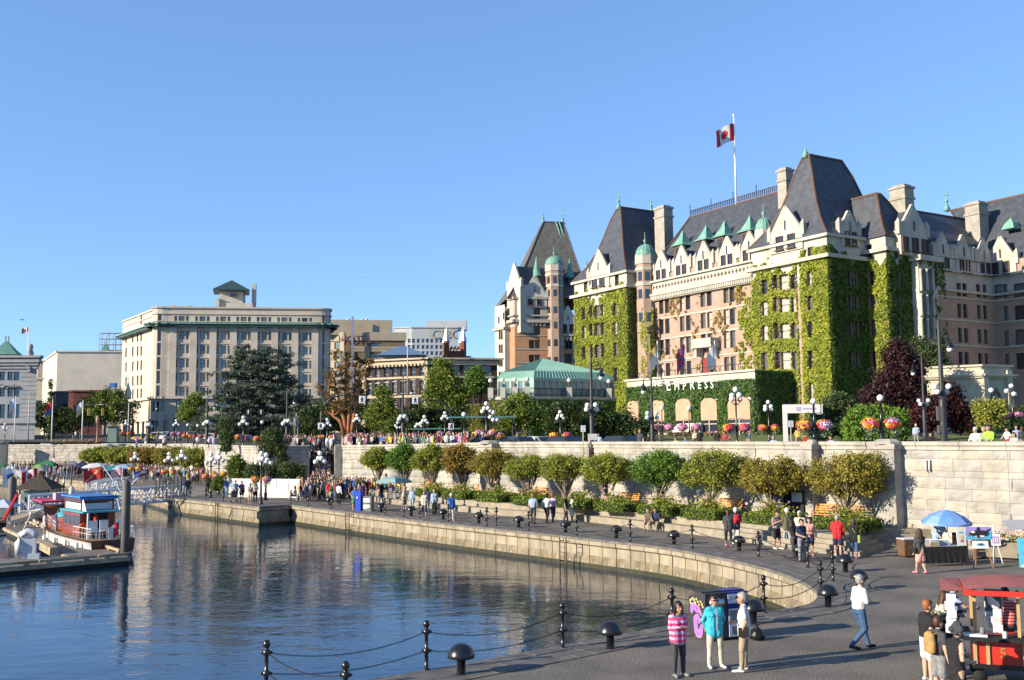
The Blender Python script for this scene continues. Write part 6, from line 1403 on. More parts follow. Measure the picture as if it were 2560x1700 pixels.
o=add('capman',1841,1362,95,'navy','white','white','white',0,'man in a white cap wearing a red backpack and white trousers',1.76,fb=False);backpack(o,'capman',cloth('red'),.30,.46)
for px,nm,tp,hr,lab in((1622,'sitw','olive','brown','brown haired woman seated on the lower step bench'),(1641,'sit','navy','brown','man in navy seated on the lower step bench beside a woman')):
 o=add(nm,px,1326,-115,tp,'khaki','brown',hr,0,lab,1.70);o.location.z=-.05
add('slimblack',1414,1308,-10,'black','charcoal','black','brown',0,'man in a black shirt and dark trousers walking with a woman in white',1.76,fb=False)
add('skirt',1430,1304,20,'white','white','cream','brown',0,'woman in a short white dress walking behind the man in black',1.62,fb=False)
add('walk',1367,1308,60,'white','black','black','black',0,'man in a white shirt and black trousers walking with a companion',1.76,fb=False)
add('walk',1382,1306,65,'lilac','navy','black','red',0,'walker with a pink bag beside the man in the white shirt',1.74,fb=False)
add('slimblack',1333,1309,75,'lightblue','charcoal','black','red',0,'man in a pale blue shirt walking alone past the steps',1.76,fb=False)
add('pointer',1128,1302,-80,'blue','white','pink','white',0,'person in a white headwrap raising an arm in white trousers',1.70)
add('longskirt',1086,1285,-90,'lightblue','black','black','blonde',0,'blonde woman in a denim jacket and long black skirt',1.68)
add('couplew',1061,1290,-100,'cream','navy','cream','blonde',0,'woman in a cream top left of the long black skirt',1.64)
add('stand',1068,1281,60,'navy','jeans','black','brown',0,'person in navy behind the woman in the cream top',1.72,fb=False)
add('stand2',1012,1277,160,'cream','grey','white','grey',0,'stout man in a pale polo shirt and grey shorts by a bollard',1.72,fb=False)
add('women',1030,1275,60,'lightblue','lightjeans','white','grey',0,'woman in pale blue beside the man in the polo shirt',1.62,fb=False)
add('slimblack',953,1261,150,'black','jeans','black','brown',0,'man in a black tee and jeans under the pale green parasol',1.78,fb=False)
add('cap',888,1277,-90,'blue','green','white','brown',0,'man in a royal blue jacket and green shorts beside the blue sign',1.76,fb=False)
add('stand',906,1262,-40,'purple','charcoal','black','brown',0,'person in a purple top behind the blue sign',1.74,fb=False)
add('stand',847,1262,60,'white','black','white','brown',0,'person in a white hooded top and black trousers at the crowd edge',1.70,fb=False)
add('stand2',588,1253,-60,'lightblue','charcoal','white','brown',0,'man in a blue and white shirt pushing a stroller by the white fence',1.74,fb=False)
add('womenshort',604,1252,-60,'purple','black','pink','brown',0,'woman in a violet top and black shorts before the white fence',1.66,fb=False)
add('womenshort',625,1260,-100,'grey','cream','cream','blonde',0,'woman in a checked shirt passing the white fence',1.64,fb=False)
add('women',638,1257,-70,'cream','black','brown','brown',0,'woman in a beige top left of the tall flower lamp',1.66,fb=False)
add('stand',563,1243,80,'blue','lightblue','white','grey',0,'man in a bright blue jacket at the left end of the white fence',1.76,fb=False)
add('stand',461,1241,80,'navy','lightjeans','white','brown',0,'man in a navy jacket and pale jeans by the gangway gate',1.76,fb=False)
add('stand',470,1240,-60,'charcoal','charcoal','black','brown',0,'person in dark clothes by the gangway gate',1.70,fb=False)
add('women',519,1233,-60,'black','charcoal','black','black',0,'woman in black between the stone block and the white fence',1.66,fb=False)
add('stand',478,1195,60,'white','charcoal','black','red',0,'man in a white shirt on the raised planting terrace',1.76,fb=False,z=.5)
TOPS=['white','white','white','black','black','navy','navy','charcoal','charcoal','grey','grey','lightblue','blue','red','pink','cream','cream','purple','green','teal','maroon','olive','brown','khaki','skinrose','yellow','lilac']
BOTS=['jeans','navy','black','khaki','grey','charcoal','lightjeans','cream','brown'];HRS=['brown','black','blonde','grey','brown','red']
CAPS=['white','red','navy','cream']
rc=random.Random(11);CROWD=[]
COLN=dict(lightblue='pale blue',jeans='blue jean',lightjeans='light jean',skinrose='rose')
def crowd(n,area,place,group,facing=None,poses=None,hmul=1.0):
 got=[];tries=0
 while len(got)<n and tries<n*60:
  tries+=1;p=area(rc)
  if p is None:continue
  if any((p.xy-q.xy).length<(.42 if n>40 else .6)for q in got):continue
  got.append(p);ps=rc.choice(poses or['stand','stand2','walk','phone','women','womenshort','skirt','cap','women','stand','raise_']);tp,bt=rc.choice(TOPS),rc.choice(BOTS);hr=rc.choice(HRS)if ps!='cap' else rc.choice(CAPS)
  f=(facing(p)if facing else rc.uniform(0,360))+rc.uniform(-35,35)
  d={'stand':'standing','stand2':'in shorts','walk':'walking','phone':'holding a phone','women':'woman','womenshort':'woman in shorts','skirt':'woman in a skirt','cap':'wearing a cap','raise_':'raising a hand','sit':'seated','sitw':'seated woman','lean':'leaning forward'}[ps]
  nm=(COLN.get(tp,tp));lab=('%s in %s and %s'%(d if 'woman' in d else 'person '+d,nm,COLN.get(bt,bt))).replace('in shorts in','in shorts and')+' '+place
  o=person(ps,p,f,tp,bt,rc.choice(['black','white','brown']),hr,rc.choice([0,0,1,2,1]),lab,rc.uniform(1.52,1.82)*hmul,group);CROWD.append(o)
 return got
def area_px(x0,x1,ya,yb,z=0):
 def f(r):
  x=r.uniform(x0,x1);y=r.uniform(ya(x)if callable(ya)else ya,yb(x)if callable(yb)else yb);return G(x,y,z)
 return f
crowd(92,area_px(735,1000,lambda x:1205+(x-735)*.0,lambda x:1243+(x-735)*.055),'in the crowd below the stairs','crowd at the foot of the stairs')
crowd(16,area_px(728,880,1232,1254),'watching from the crowd front','seated front of the crowd',poses=['sit','sitw'],facing=lambda p:200)
def stairs(r):
 t=r.random();x=r.uniform(783,828);Y=118-t*17;a=AT(x,Y);return Vector((a.x,a.y,3.9*(1-t)+.0))
crowd(40,stairs,'on the stairs between the stone walls','crowd on the stairs',facing=lambda p:250)
def para(x0,x1,d0,d1):
 def f(r):
  s=PL(r.uniform(x0,x1),1095,WP+WN*1,WD)[0];p=onwall(s,r.uniform(d0,d1));return Vector((p.x,p.y,zg(p.x,p.y)))
 return f
crowd(74,para(850,1165,.8,3.2),'behind the long stone parapet','spectators along the parapet',facing=lambda p:215)
crowd(22,area_px(655,830,1106,1108.5,3.95)if False else(lambda r:(lambda a:Vector((a.x,a.y,3.95)))(AT(r.uniform(660,830),r.uniform(103.5,116)))),'on the upper walk near the statue','spectators by the statue',facing=lambda p:240)
crowd(26,lambda r:(lambda a:Vector((a.x,a.y,zg(a.x,a.y))))(AT(r.uniform(330,660),r.uniform(185,196)if r.random()<.6 else r.uniform(126,140))),'behind the wall under the flower lamps','spectators behind the north wall',facing=lambda p:270)
crowd(62,area_px(60,400,lambda x:1178+(x-60)*.02,lambda x:1189+(x-60)*.045),'on the quay by the market tents','crowd at the market tents')
crowd(24,area_px(330,520,1196,1214),'on the quay above the gangway','crowd above the gangway')
crowd(10,lambda r:(lambda a:Vector((a.x,a.y,zg(a.x,a.y))))(AT(r.uniform(80,330),r.uniform(205,240))),'on the street corner left','people at the street corner')
def lawnp(lst):
 for(px,Y,ps,tp,bt,hr,f,lab,h)in lst:
  a=AT(px,Y);o=person(ps,(a.x,a.y,zg(a.x,a.y)),f,tp,bt,'white',hr,0,lab,h)
lawnp([(1480,70,'stand','lilac','navy','grey',240,'grey haired person in lilac behind the parapet by the tall lamp',1.6),(1497,70,'stand','lightblue','navy','brown',240,'person in pale blue behind the parapet by the tall lamp',1.55),(1600,67,'raise_','charcoal','charcoal','blonde',230,'blonde man in dark grey photographing over the parapet',1.78),(1622,72,'women','black','navy','black',250,'dark haired woman in black near the lamp base',1.5),(1650,72,'women','charcoal','navy','brown',200,'brown haired woman in charcoal right of the lamp base',1.62),(1692,66,'sit','cream','khaki','brown',220,'person in cream seated near the parapet',1.7),(1717,68,'sit','blue','navy','brown',220,'person in blue seated near the parapet',1.7),(1738,92,'women','cream','brown','blonde',260,'woman in cream on the lawn near the steps',1.68),(1750,90,'stand','black','black','black',260,'person in black on the lawn near the steps',1.7),(1793,82,'stand','black','charcoal','black',250,'man in black left of the red flower lamp',1.75),(1812,84,'walk','red','navy','brown',200,'person in red by the flower lamp post',1.6),(1822,84,'women','pink','grey','brown',200,'woman in pink by the flower lamp post',1.62),(1868,100,'womenshort','red','navy','brown',200,'woman in red walking on the hotel lawn',1.66),(1872,99,'womenshort','pink','jeans','blonde',200,'blonde woman in pink walking on the hotel lawn',1.64),(1935,64,'sit','lightblue','navy','grey',240,'person in pale blue seated near the white tent',1.7),(1997,84,'cap','yellow','brown','cream',250,'person in yellow beside the white event tent',1.74),(2014,86,'womenshort','red','red','brown',250,'small person in red by the white event tent',1.45),(2080,58,'sit','lilac','navy','brown',210,'person in a checked top seated on the parapet',1.7),(2291,82,'stand','lightblue','grey','white',250,'person in pale shirt under the purple maple',1.7),(2327,70,'sit','black','black','black',250,'person in black seated on a bicycle by the shrub',1.8),(2518,66,'walk','white','red','black',190,'woman in a white top and red shorts on the path',1.62),(2542,66,'walk','lightblue','jeans','blonde',80,'person in a pale blue shirt walking on the path',1.7),(2556,62,'stand','charcoal','grey','brown',90,'person in charcoal at the right edge of the path',1.7)])
for px,tp,hr,lab,h,ps in((2437,'white','white','person in white with a white cap sitting on the parapet',1.72,'sit'),(2470,'lime','brown','broad man in a lime green shirt sitting on the parapet',1.85,'sit'),(2459,'grey','grey','grey haired person between the two parapet sitters',1.75,'sit'),(2508,'orange','red','small child in orange at the parapet',1.1,'stand'),(2530,'cream','brown','woman in a cream top at the parapet on the right',1.5,'women')):
 s=PL(px,1100,WP+WN*.8,WD)[0];p=onwall(s,1.0);o=person(ps,(p.x,p.y,zg(p.x,p.y)+(.35 if ps=='sit' else-.1)),215,tp,'navy','black',hr,0,lab,h)
for px,py,ps,f,tp,bt,hr,lab in((111,1348,'women',20,'white','khaki','black','woman in a white top with a white cap on the dock'),(153,1345,'raise_',60,'black','black','grey','bald man in black pointing on the dock'),(146,1344,'women',60,'skinrose','khaki','brown','woman in rose standing behind the man in black on the dock')):
 add(ps,px,py,f,tp,bt,'black',hr,0,lab,1.76,z=-1.0,fb=False)
for px,py,tp,lab in((143,1229,'maroon','person in a maroon jacket below the quay by the kiosk'),(159,1231,'white','person in white by the kiosk landing'),(86,1283,'teal','woman in teal holding a green bag at the kiosk'),(40,1280,'black','person in a red cap in front of the kiosk'),(62,1285,'charcoal','person in charcoal on the kiosk float'),(225,1222,'black','dark figure at the top of the gangway')):
 p=G(px,py,-1.0)if py>1240 else G(px,py,-.6);person('women' if 'woman' in lab else 'stand',p,200,tp,'jeans','black','brown',0,lab,1.7)
NPEOPLE=len([o for o in COL.objects if o.get('category')=='person']);KEEP=292-(NPEOPLE-len(CROWD))
CROWD.sort(key=lambda o:o.location.length);far=CROWD[KEEP:];CROWD=CROWD[:KEEP]
LOWP=[]
for k_ in('stand','walk','women','skirt','cap'):
 hh=figure(POSES[k_]);LOWP.append(finish_fuse('person',fuse('person',hh[0],.082),hh[0]))
CV_,CF_,CM_,CN_=[],[],[],0;cm_list=[];
def cmi(m):
 if m not in cm_list:cm_list.append(m)
 return cm_list.index(m)
lowdat=[]
for me in LOWP:
 V=np.empty(len(me.vertices)*3,np.float32);me.vertices.foreach_get('co',V);lowdat.append((V.reshape(-1,3),[tuple(p.vertices)for p in me.polygons],[p.material_index for p in me.polygons]))
spots=[(o.location.copy(),o.rotation_euler.z,o.scale[0])for o in far]
for o in far:bpy.data.objects.remove(o)
for(n,fn,fc)in((230,area_px(740,1000,lambda x:1197,lambda x:1240+(x-735)*.03),220),(170,area_px(742,900,1220,1257),220),(90,stairs,250),(60,lambda r:(lambda a:Vector((a.x,a.y,3.95)))(AT(r.uniform(655,835),r.uniform(103.5,117))),240),(70,para(855,1170,.8,3.5),215),(230,area_px(20,410,1176,1199),90),(45,area_px(330,520,1193,1214),90)):
 for _ in range(n):
  p=fn(rc);spots.append((p,R(fc+90+rc.uniform(-90,90)),rc.uniform(.86,1.04)))
bigv=[];bigf=[];bigm=[];nv=0
for(p,a,s)in spots:
 V,Fc,Mi=rc.choice(lowdat);c_,s_=math.cos(a),math.sin(a);W_=V*s;X=W_[:,0]*c_-W_[:,1]*s_+p.x;Y=W_[:,0]*s_+W_[:,1]*c_+p.y;bigv.append(np.stack([X,Y,W_[:,2]+p.z],1))
 t_=cloth(rc.choice(TOPS));lut=[cmi(SKIN[rc.choice([0,0,1,2])]),cmi(t_),cmi(cloth(rc.choice(BOTS))),cmi(cloth('black')),cmi(HAIR[rc.choice(HRS)]),cmi(t_)]
 bigf+=[tuple(i+nv for i in f)for f in Fc];bigm+=[lut[i]for i in Mi];nv+=len(V)
me=bpy.data.meshes.new('crowd');me.from_pydata(np.concatenate(bigv).tolist(),[],bigf)
for m in cm_list:me.materials.append(m)
me.polygons.foreach_set('material_index',bigm);me.polygons.foreach_set('use_smooth',[True]*len(bigf));me.update()
co=link('crowd',me);tag(co,'dense far crowd of onlookers packed along the quay, stairs and upper wall','crowd',kind='stuff')
q=MB();q.lathe([(.17,0),(.17,.02),(.105,.03),(.10,.40)],16);base_me=q.mesh('stem',[black])
q=MB();q.lathe([(.30,.38),(.315,.40),(.305,.47),(.265,.57),(.19,.65),(.09,.695),(.01,.70)],24);cap_me=q.mesh('cap',[black])
b0=thing('mooring_bollard','x','bollard',(0,0,0),0,'mushroom bollards along the quay');link('stem',base_me,b0);link('cap',cap_me,b0)
BL=[(1153,1687,'domed black bollard lowest in view on the near quay edge'),(1526,1623,'domed black bollard left of the painted bin on the near edge'),(1884,1560,'domed black bollard half hidden behind the painted bin'),(2071,1518,'domed black bollard at the bend left of the striding man'),(2149,1474,'domed black bollard just behind the striding man'),(2114,1430,'domed black bollard in front of the red jacketed man'),(2000,1400,'domed black bollard before the family with the navy tee'),(1848,1377,'domed black bollard beside the woman with the handbag'),(1685,1361,'domed black bollard right of the seated couple'),(1541,1346,'domed black bollard left of the seated couple'),(1414,1332,'domed black bollard beside the man in the black shirt'),(1297,1319,'domed black bollard left of the man in pale blue'),(1197,1308,'domed black bollard right of the white headwrap person'),(1108,1298,'domed black bollard left of the white headwrap person'),(1028,1290,'domed black bollard below the man in the polo shirt'),(953,1281,'domed black bollard under the pale green parasol'),(886,1269,'domed black bollard left of the blue sign'),(824,1263,'domed black bollard at the left edge of the crowd')]
for i,(px,py,lab)in enumerate(BL):
 p=G(px,py);r_=b0 if i==0 else copytree(b0,p);r_.location=p;r_['label']=lab
q=MB();q.lathe([(.10,0),(.10,.03),(.05,.05),(.042,.38),(.075,.41),(.085,.45),(.075,.49),(.042,.52),(.040,.80),(.075,.83),(.09,.88),(.075,.93),(.045,.95),(.045,.985),(.075,1.01),(.078,1.08),(.05,1.13),(.01,1.145)],12)
post_me=q.mesh('shaft',[black]);q=MB()
for z in(.45,.88):
 for s_ in(-1,1):q.lathe([(.02,-.03),(.035,0),(.02,.03)],6,(s_*.10,0,z))
lug_me=q.mesh('chain_lug',[black])
c0=thing('chain_post','x','post',(0,0,0),0,'black chain posts along the quay edge');link('shaft',post_me,c0);link('chain_lug',lug_me,c0)['kind']='stuff'
PO_=[(863,1806,'post cut off at the bottom edge of the view'),(665,1738,'post standing at the lower left of the near edge'),(1066,1676,'post left of the lowest domed bollard'),(1407,1620,'post between the two lowest domed bollards'),(1681,1573,'post behind the woman in the striped cardigan'),(1911,1533,'post right of the painted bin'),(2053,1488,'post standing at the inner bend of the quay'),(2083,1454,'post just past the bend of the quay'),(2020,1419,'post in front of the family with the navy tee'),(1897,1392,'post left of the man in the tank top'),(1731,1372,'post left of the couple with the red backpack'),(1576,1355,'post left of the seated couple'),(1442,1340,'post right of the man in the black shirt'),(1322,1327,'post in front of the man in pale blue'),(1241,1315,'post without chains beyond the bollards'),(1217,1315,'post right of the white headwrap person'),(1121,1305,'post at the feet of the white headwrap person'),(1049,1296,'post left of the long black skirt'),(1010,1292,'post beside the man in the polo shirt'),(962,1286,'post under the pale green parasol edge'),(892,1275,'post in front of the blue sign'),(828,1272,'post at the left edge of the seated crowd'),(770,1265,'post right of the notch in the quay'),(727,1260,'post at the notch in the quay'),(651,1264,'post in front of the flower lamp by the notch'),(601,1258,'post before the woman in violet'),(558,1254,'post before the man in the bright blue jacket'),(515,1249,'post left of the white board fence'),(476,1243,'post nearest the gangway gate')]
PP=[]
for i,(px,py,lab)in enumerate(PO_):
 p=G(px,py);r_=c0 if i==0 else copytree(c0,p);r_.location=p;r_['label']='slim black chain '+lab;PP.append(p)
ci=0
CHN=[(1,2),(2,3),(3,4),(4,5),(5,6),(6,7),(7,8),(8,9),(9,10),(10,11),(11,12),(12,13),(13,15),(15,16),(16,17),(17,18),(18,19),(19,20),(20,21),(21,22),(22,23),(24,25),(25,26),(26,27),(27,28),(0,1)]
for n_,(i,j)in enumerate(CHN):
 a,b=PP[i],PP[j];L_=(b-a).length
 for z in(.88,.45):
  m=MB();N=int(L_/.055)if a.y<32 else 10;sag=.27 if z>.5 else .20
  pts_=[]
  for k in range(N+1):
   t=k/N;pts_.append((b-a)*t+Vector((0,0,z-sag*4*t*(1-t)*min(1,L_/4))))
  if a.y<32:
   for k in range(N):
    d=(pts_[k+1]-pts_[k]);c=(pts_[k]+pts_[k+1])/2;u=d.normalized();sd_=u.cross(Vector((0,0,1)))if k%2 else Vector((0,0,1));m.tube([c-u*.032,c-u*.014+sd_*.014,c+u*.014+sd_*.014,c+u*.032,c+u*.014-sd_*.014,c-u*.014-sd_*.014,c-u*.032],.0075,3)
  else:m.tube(pts_,.013,4)
  lab=('upper ' if z>.5 else 'lower ')+'sagging chain from the '+PO_[j][2][:60]
  tag(ob('chain',m,chainm,None,a),' '.join(lab.split()[:16]),'chain','chains between the quay posts')
for px,py,lab in((1411,1345,'rusty iron ladder on the quay wall below the walkers'),(872,1282,'iron ladder on the quay wall below the crowd'),(545,1256,'iron ladder on the quay wall left of the notch')):
 p=G(px,py);e=(G(px+20,py+2)-G(px-20,py-2)).normalized();m=MB();ang=math.atan2(e.y,e.x)
 t=thing('quay_ladder',lab,'ladder',p,ang,'iron ladders on the quay wall')
 for s_ in(-1,1):m=MB();m.tube([(s_*.24,-.12,.02),(s_*.24,-.12,-1.9)],.035,6);m.tube([(s_*.24,-.12,-.15),(s_*.24,.15,-.15)],.025,5);m.tube([(s_*.24,-.12,-1.2),(s_*.24,.15,-1.2)],.025,5);ob('rail',m,mat('rusty_iron',(.09,.06,.04),.7,var=.3),t)
 rg_=MB().tube([(-.24,-.12,0),(.24,-.12,0)],.016,5).mesh('rung',[M['rusty_iron']])
 for k in range(7):link('rung',rg_,t,(0,0,-.2-k*.27))
slat=mat('orange_slat',(.72,.30,.05),.5,var=.12,scale=6,stretch=(1,12,12))
bb=thing('park_bench','x','bench',(0,0,0),0,'orange benches along the retaining wall')
sm_=MB().box((0,0,0),(1.75,.085,.035)).mesh('slat',[slat])
for k in range(4):link('slat',sm_,bb,(0,-.22+k*.12,.44))
for k in range(4):o=link('slat',sm_,bb,(0,.24+k*.035,.55+k*.12));o.rotation_euler=(R(75),0,0)
fm_=MB();fm_.tube([(0,-.27,0),(0,-.25,.42),(0,.2,.42),(0,.30,.95)],.025,5);fm_.tube([(0,.2,.42),(0,.28,0)],.025,5);fm_.tube([(0,-.27,.42),(0,-.25,.62),(0,.22,.64)],.02,5);fme=fm_.mesh('leg_frame',[black])
for x in(-.7,.7):link('leg_frame',fme,bb,(x,0,0))
wa=math.atan2(WD.y,WD.x)+math.pi
for i,(px,py,lab)in enumerate(((2108,1290,'orange bench under the broad golden tree'),(1812,1268,'orange bench beside the many stemmed tree'),(1560,1248,'orange bench right of the wide olive tree'),(1340,1232,'orange bench with people behind the walkers'),(1196,1222,'bright orange bench left of the forked tree'),(1060,1212,'orange bench behind the pale parasol'),(2060,1288,'orange bench beside the bench under the golden tree'))):
 s=PL(px,py-10,WP-WN*1.1,WD)[0];p=WP-WN*.9+WD*s;r_=bb if i==0 else copytree(bb,(0,0,0));r_.location=(p.x,p.y,.8);r_.rotation_euler=(0,0,wa+math.pi if False else wa);r_['label']=lab
globm=globe;G_ME={}
def gl_me(r):
 if r not in G_ME:G_ME[r]=MB().ball((0,0,0),r,14,1,8).mesh('globe',[globm])
 return G_ME[r]
def lamp_arms(t,h,r,kind):
 out=[]
 if kind=='single':link('globe',gl_me(r),t,(0,0,h+r))
 else:
  m=MB();n={'five':4,'four':4,'three':3}[kind];R_=r*1.9
  lv=0 if kind=='four' else 1
  for k in range(n):
   a=k*2*math.pi/n+.5;d=Vector((math.cos(a),math.sin(a),0));zz=h-(r*1.2 if k%2 else r*2.6);m.tube([(0,0,zz-r*1.5),d*R_*.6+Vector((0,0,zz-r*1.9)),d*R_+Vector((0,0,zz-r*1.0))],.028,5);out.append(d*R_+Vector((0,0,zz)))
  m.lathe([(.09,h-r*4.6),(.13,h-r*4.3),(.07,h-r*3.8)],8);ob('arm',m,black,t)
  for p in out:link('globe',gl_me(r),t,p)
  if lv:link('globe',gl_me(r),t,(0,0,h+r*.9))
def column(t,h,r=.06):
 m=MB();m.lathe([(r*3.2,0),(r*3.2,.12),(r*2.2,.18),(r*2.2,.5),(r*2.6,.56),(r*1.5,.66),(r*1.2,h*.45),(r*1.8,h*.46),(r*1.1,h*.48),(r*.9,h*.96),(r*1.5,h*.975),(r*.8,h)],10);ob('post',m,black,t)
PCOL=[plain('bloom_%s'%n,c,.6)for n,c in(('pink',(.78,.18,.38)),('red',(.75,.04,.06)),('orange',(.88,.33,.03)),('yellow',(.88,.62,.04)),('violet',(.26,.20,.44)),('white',(.8,.78,.78)),('rose',(.65,.30,.45)))]
BSK={}
def basket_me(kind,seed):
 k=(kind,seed)
 if k in BSK:return BSK[k]
 rs=np.random.RandomState(seed);np.random.seed(seed);n=420;d=rs.normal(size=(n,3));d/=np.linalg.norm(d,axis=1)[:,None];P=d*np.array([.42,.42,.34])*(.8+.3*rs.rand(n))[:,None];P[:,2]=P[:,2]*.9+.05
 mix=dict(hot=[0,1,2,3,1,1,4,2],pink=[0,6,6,0,4],orange=[2,2,2,3,1],mixed=[0,1,3,2,1,4,5,0])[kind]
 hue=np.array(mix)[((np.sin(P[:,0]*6+seed)+np.cos(P[:,2]*7+seed*2)+rs.rand(n)*1.6+2)/5.6*len(mix)).astype(int)%len(mix)]
 low=P[:,2]<-.12;hue[low&(rs.rand(n)<.3)]=4
 a=npmesh('blossoms',leaves(P,.12,aspect=1.),n,PCOL,hue)
 n2=260;Q_=rs.normal(size=(n2,3))*np.array([.2,.2,.16]);Q_[:,2]-=rs.rand(n2)**.6*.42;b=npmesh('foliage',leaves(Q_,.12,aspect=.5),n2,leafmat('basket_green',(.25,.30,.16),(.10,.16,.05)))
 BSK[k]=(a,b);return BSK[k]
bn=[0]
def basket(p,kind,lab,s=1.0,group='flower baskets hung on lamp posts'):
 bn[0]+=1;a,b=basket_me(kind,bn[0]%4);t=thing('flower_basket',lab,'flower basket',p,bn[0]*1.3,group);t.scale=(s,)*3;link('blossoms',a,t);link('foliage',b,t);m=MB();m.tube([(0,0,.2),(0,0,.62*1.0)],.012,4);ob('hanger',m,black,t)
def lamp(lab,p,h,r,kind='five',bask=None,bl='',bs=1.0,bz=.48,group='globe lamps'):
 t=thing('globe_lamp',lab,'lamp',p,0,group);column(t,h);lamp_arms(t,h,r,kind)
 if bask:
  m=MB()
  for s_ in(-1,1):m.tube([(0,0,h*bz+.62*bs),(s_*.32*bs,0,h*bz+.72*bs),(s_*.55*bs,0,h*bz+.62*bs)],.02,5)
  ob('basket_arm',m,black,t)
  for s_,w_ in((-1,'left'),(1,'right')):basket(Vector(p)+Vector((s_*.55*bs,0,h*bz)),bask,'%s %s flower basket of the lamp %s'%(w_,dict(hot='red',mixed='mixed',pink='pink',orange='orange')[bask],bl),bs)
def top_h(px,py,p):return ZY(px,py,p[1])-p[2]
def onpar(px,off=.3,z=4.0):s=PL(px,1100,WP+WN*off,WD)[0];q=onwall(s,off);return Vector((q.x,q.y,z))
p=onpar(2205,.1,4.95);lamp('single globe lamp with two lush flower baskets above the wall pier',p,top_h(2205,1003,p),.17,'single','mixed','before the lime hedge',1.0,.42)
p=onpar(2037,.1,4.95);lamp('single globe lamp with flower baskets above the narrow pier',p,top_h(2037,1010,p),.16,'single','mixed','before the dark laurel',1.0,.42)
UL=[(1923,1010,92,'five','hot','left of the white event tent',.27),(1842,980,70,'five','hot','before the rightmost hotel arch',.27),(1401,1034,85,'five','hot','before the weeping conifers',.22),(1216,1014,84,'five','mixed','above the shaded wall pier',.26),(1234,1036,86,'three','mixed','just right of the shaded wall pier',.25),(1160,1042,90,'single','hot','left of the shaded wall pier',.3),(1061,1046,96,'five','hot','over the parapet crowd middle',.24),(1112,1036,118,'five','pink','by the right walk signal',.26),(892,1042,120,'five','pink','right of the orange barked arbutus',.26),(818,1053,108,'five','hot','right of the left walk signal',.25),(655,1060,118,'single','hot','right of the spindly fir',.3),(608,1048,114,'five','mixed','left of the fir above the bastion',.3),(994,1060,118,'three','pink','left of the tall lamp by the crossing',.22),(494,1068,170,'single','hot','right one of the twin small lamps on the north wall',.35),(469,1066,170,'single','hot','left one of the twin small lamps on the north wall',.35),(440,1054,170,'five','pink','near the parked silver car',.3),(314,1055,180,'five','hot','left of the parked white truck',.3),(1046,1056,140,'four','pink','behind the bus shelter crowd',.3),(12,1063,186,'three',None,'',.3),(2484,982,92,'single',None,'',.33),(2535,970,92,'three','pink','at the right edge before the shaded wing',.3)]
for px,yt,Y,kind,bk_,lab,r in UL:
 a=AT(px,Y);z=zg(a.x,a.y);p=Vector((a.x,a.y,z));lamp('globe lamp '+(lab or('at the far left wall end' if px<100 else 'in front of the cream gatehouse')),p,top_h(px,yt,p),r*.72,kind,bk_,lab,1.0 if Y<100 else 1.05,.42)
for px,lab in((1656,'left of the hotel entrance steps'),(1724,'right of the hotel entrance steps')):
 a=AT(px,132);p=Vector((a.x,a.y,5.1));lamp('single globe lamp '+lab,p,top_h(px,1026,p),.3,'single','pink',lab,1.6,.34)
for px,yt,py,bk_,lab in((652,1130,1260,'mixed','by the notch in the quay'),(799,1130,1250,None,'amid the crowd below the stairs'),(526,1133,1244,'mixed','left of the white board fence'),(546,1129,1236,'orange','just behind the lamp left of the fence'),(453,1126,1226,None,'beside the gangway gate'),(421,1132,1222,'hot','above the market walkway'),(336,1131,1208,'orange','before the middle of the north trees'),(664,1134,1250,None,'partly behind the lamp by the notch')):
 p=G(px,py);lamp('five globe lamp '+lab,p,top_h(px,yt,p)-.3,.21,'five',bk_,lab,.85,.5,'globe lamps on the lower quay')
def tall_lamp(px,yt,Y,pend,yp,yg,lab,zb=None,r=.10,gr=.17,n=4):
 a=AT(px,Y);z=zg(a.x,a.y)if zb is None else zb;t=thing('street_lamp',lab,'street lamp',(a.x,a.y,z),0,'tall dark street lamps');H_=ZY(px,yt,Y)-z;dx=(pend-px)/F*Y;zp=ZY(px,yp,Y)-z;zgl=ZY(px,yg,Y)-z
 m=MB();m.lathe([(r*2.4,0),(r*2.4,.9),(r*1.6,1.0),(r*1.5,zgl*.9),(r*1.1,zgl),(r*.9,H_*.86),(r*.5,H_),(.01,H_+.1)],10)
 ob('post',m,plain('lamp_post_grey',(.035,.035,.038),.45),t);m=MB();s_=1 if dx>0 else-1;top=zp+.9*abs(dx)+.4
 pts_=[(0,0,zp+.35)]+[(dx/2-dx/2*math.cos(u),0,zp+.55+abs(dx)*.62*math.sin(u))for u in(.5,1.0,1.57,2.1,2.7)]+[(dx,0,zp+.35)];m.tube(pts_,.035,5);ob('arm',m,black,t)
 m=MB();m.lathe([(.05,.45),(.09,.3),(.27,.05),(.28,-.02),(.2,-.03)],10);ob('pendant_shade',m,black,t,(dx,0,zp));link('pendant_globe',gl_me(.17),t,(dx,0,zp-.12))
 m=MB()
 for k in range(n):
  a_=k*math.pi/2+.6;d=Vector((math.cos(a_),math.sin(a_),0));zz=zgl+(.12 if k%2 else-.18);m.tube([(0,0,zz-.35),d*.32+Vector((0,0,zz-.38)),d*.44+Vector((0,0,zz-.2))],.025,5);link('globe',gl_me(gr),t,d*.44+Vector((0,0,zz)))
 ob('globe_arm',m,black,t);return t
t=tall_lamp(2360,798,58,2385,868,972,'tallest dark street lamp with four globes before the wine shrub',4.0,.13,.17);m=MB();m.box((-.25,-.05,2.5),(.25,.2,.8));m.box((-.25,-.05,1.6),(.2,.2,.45));ob('control_box',m,plain('box_grey',(.10,.10,.10)),t)
tall_lamp(2313,880,84,2290,930,1005,'dark street lamp with four globes left of the tallest one',None,.1,.17)
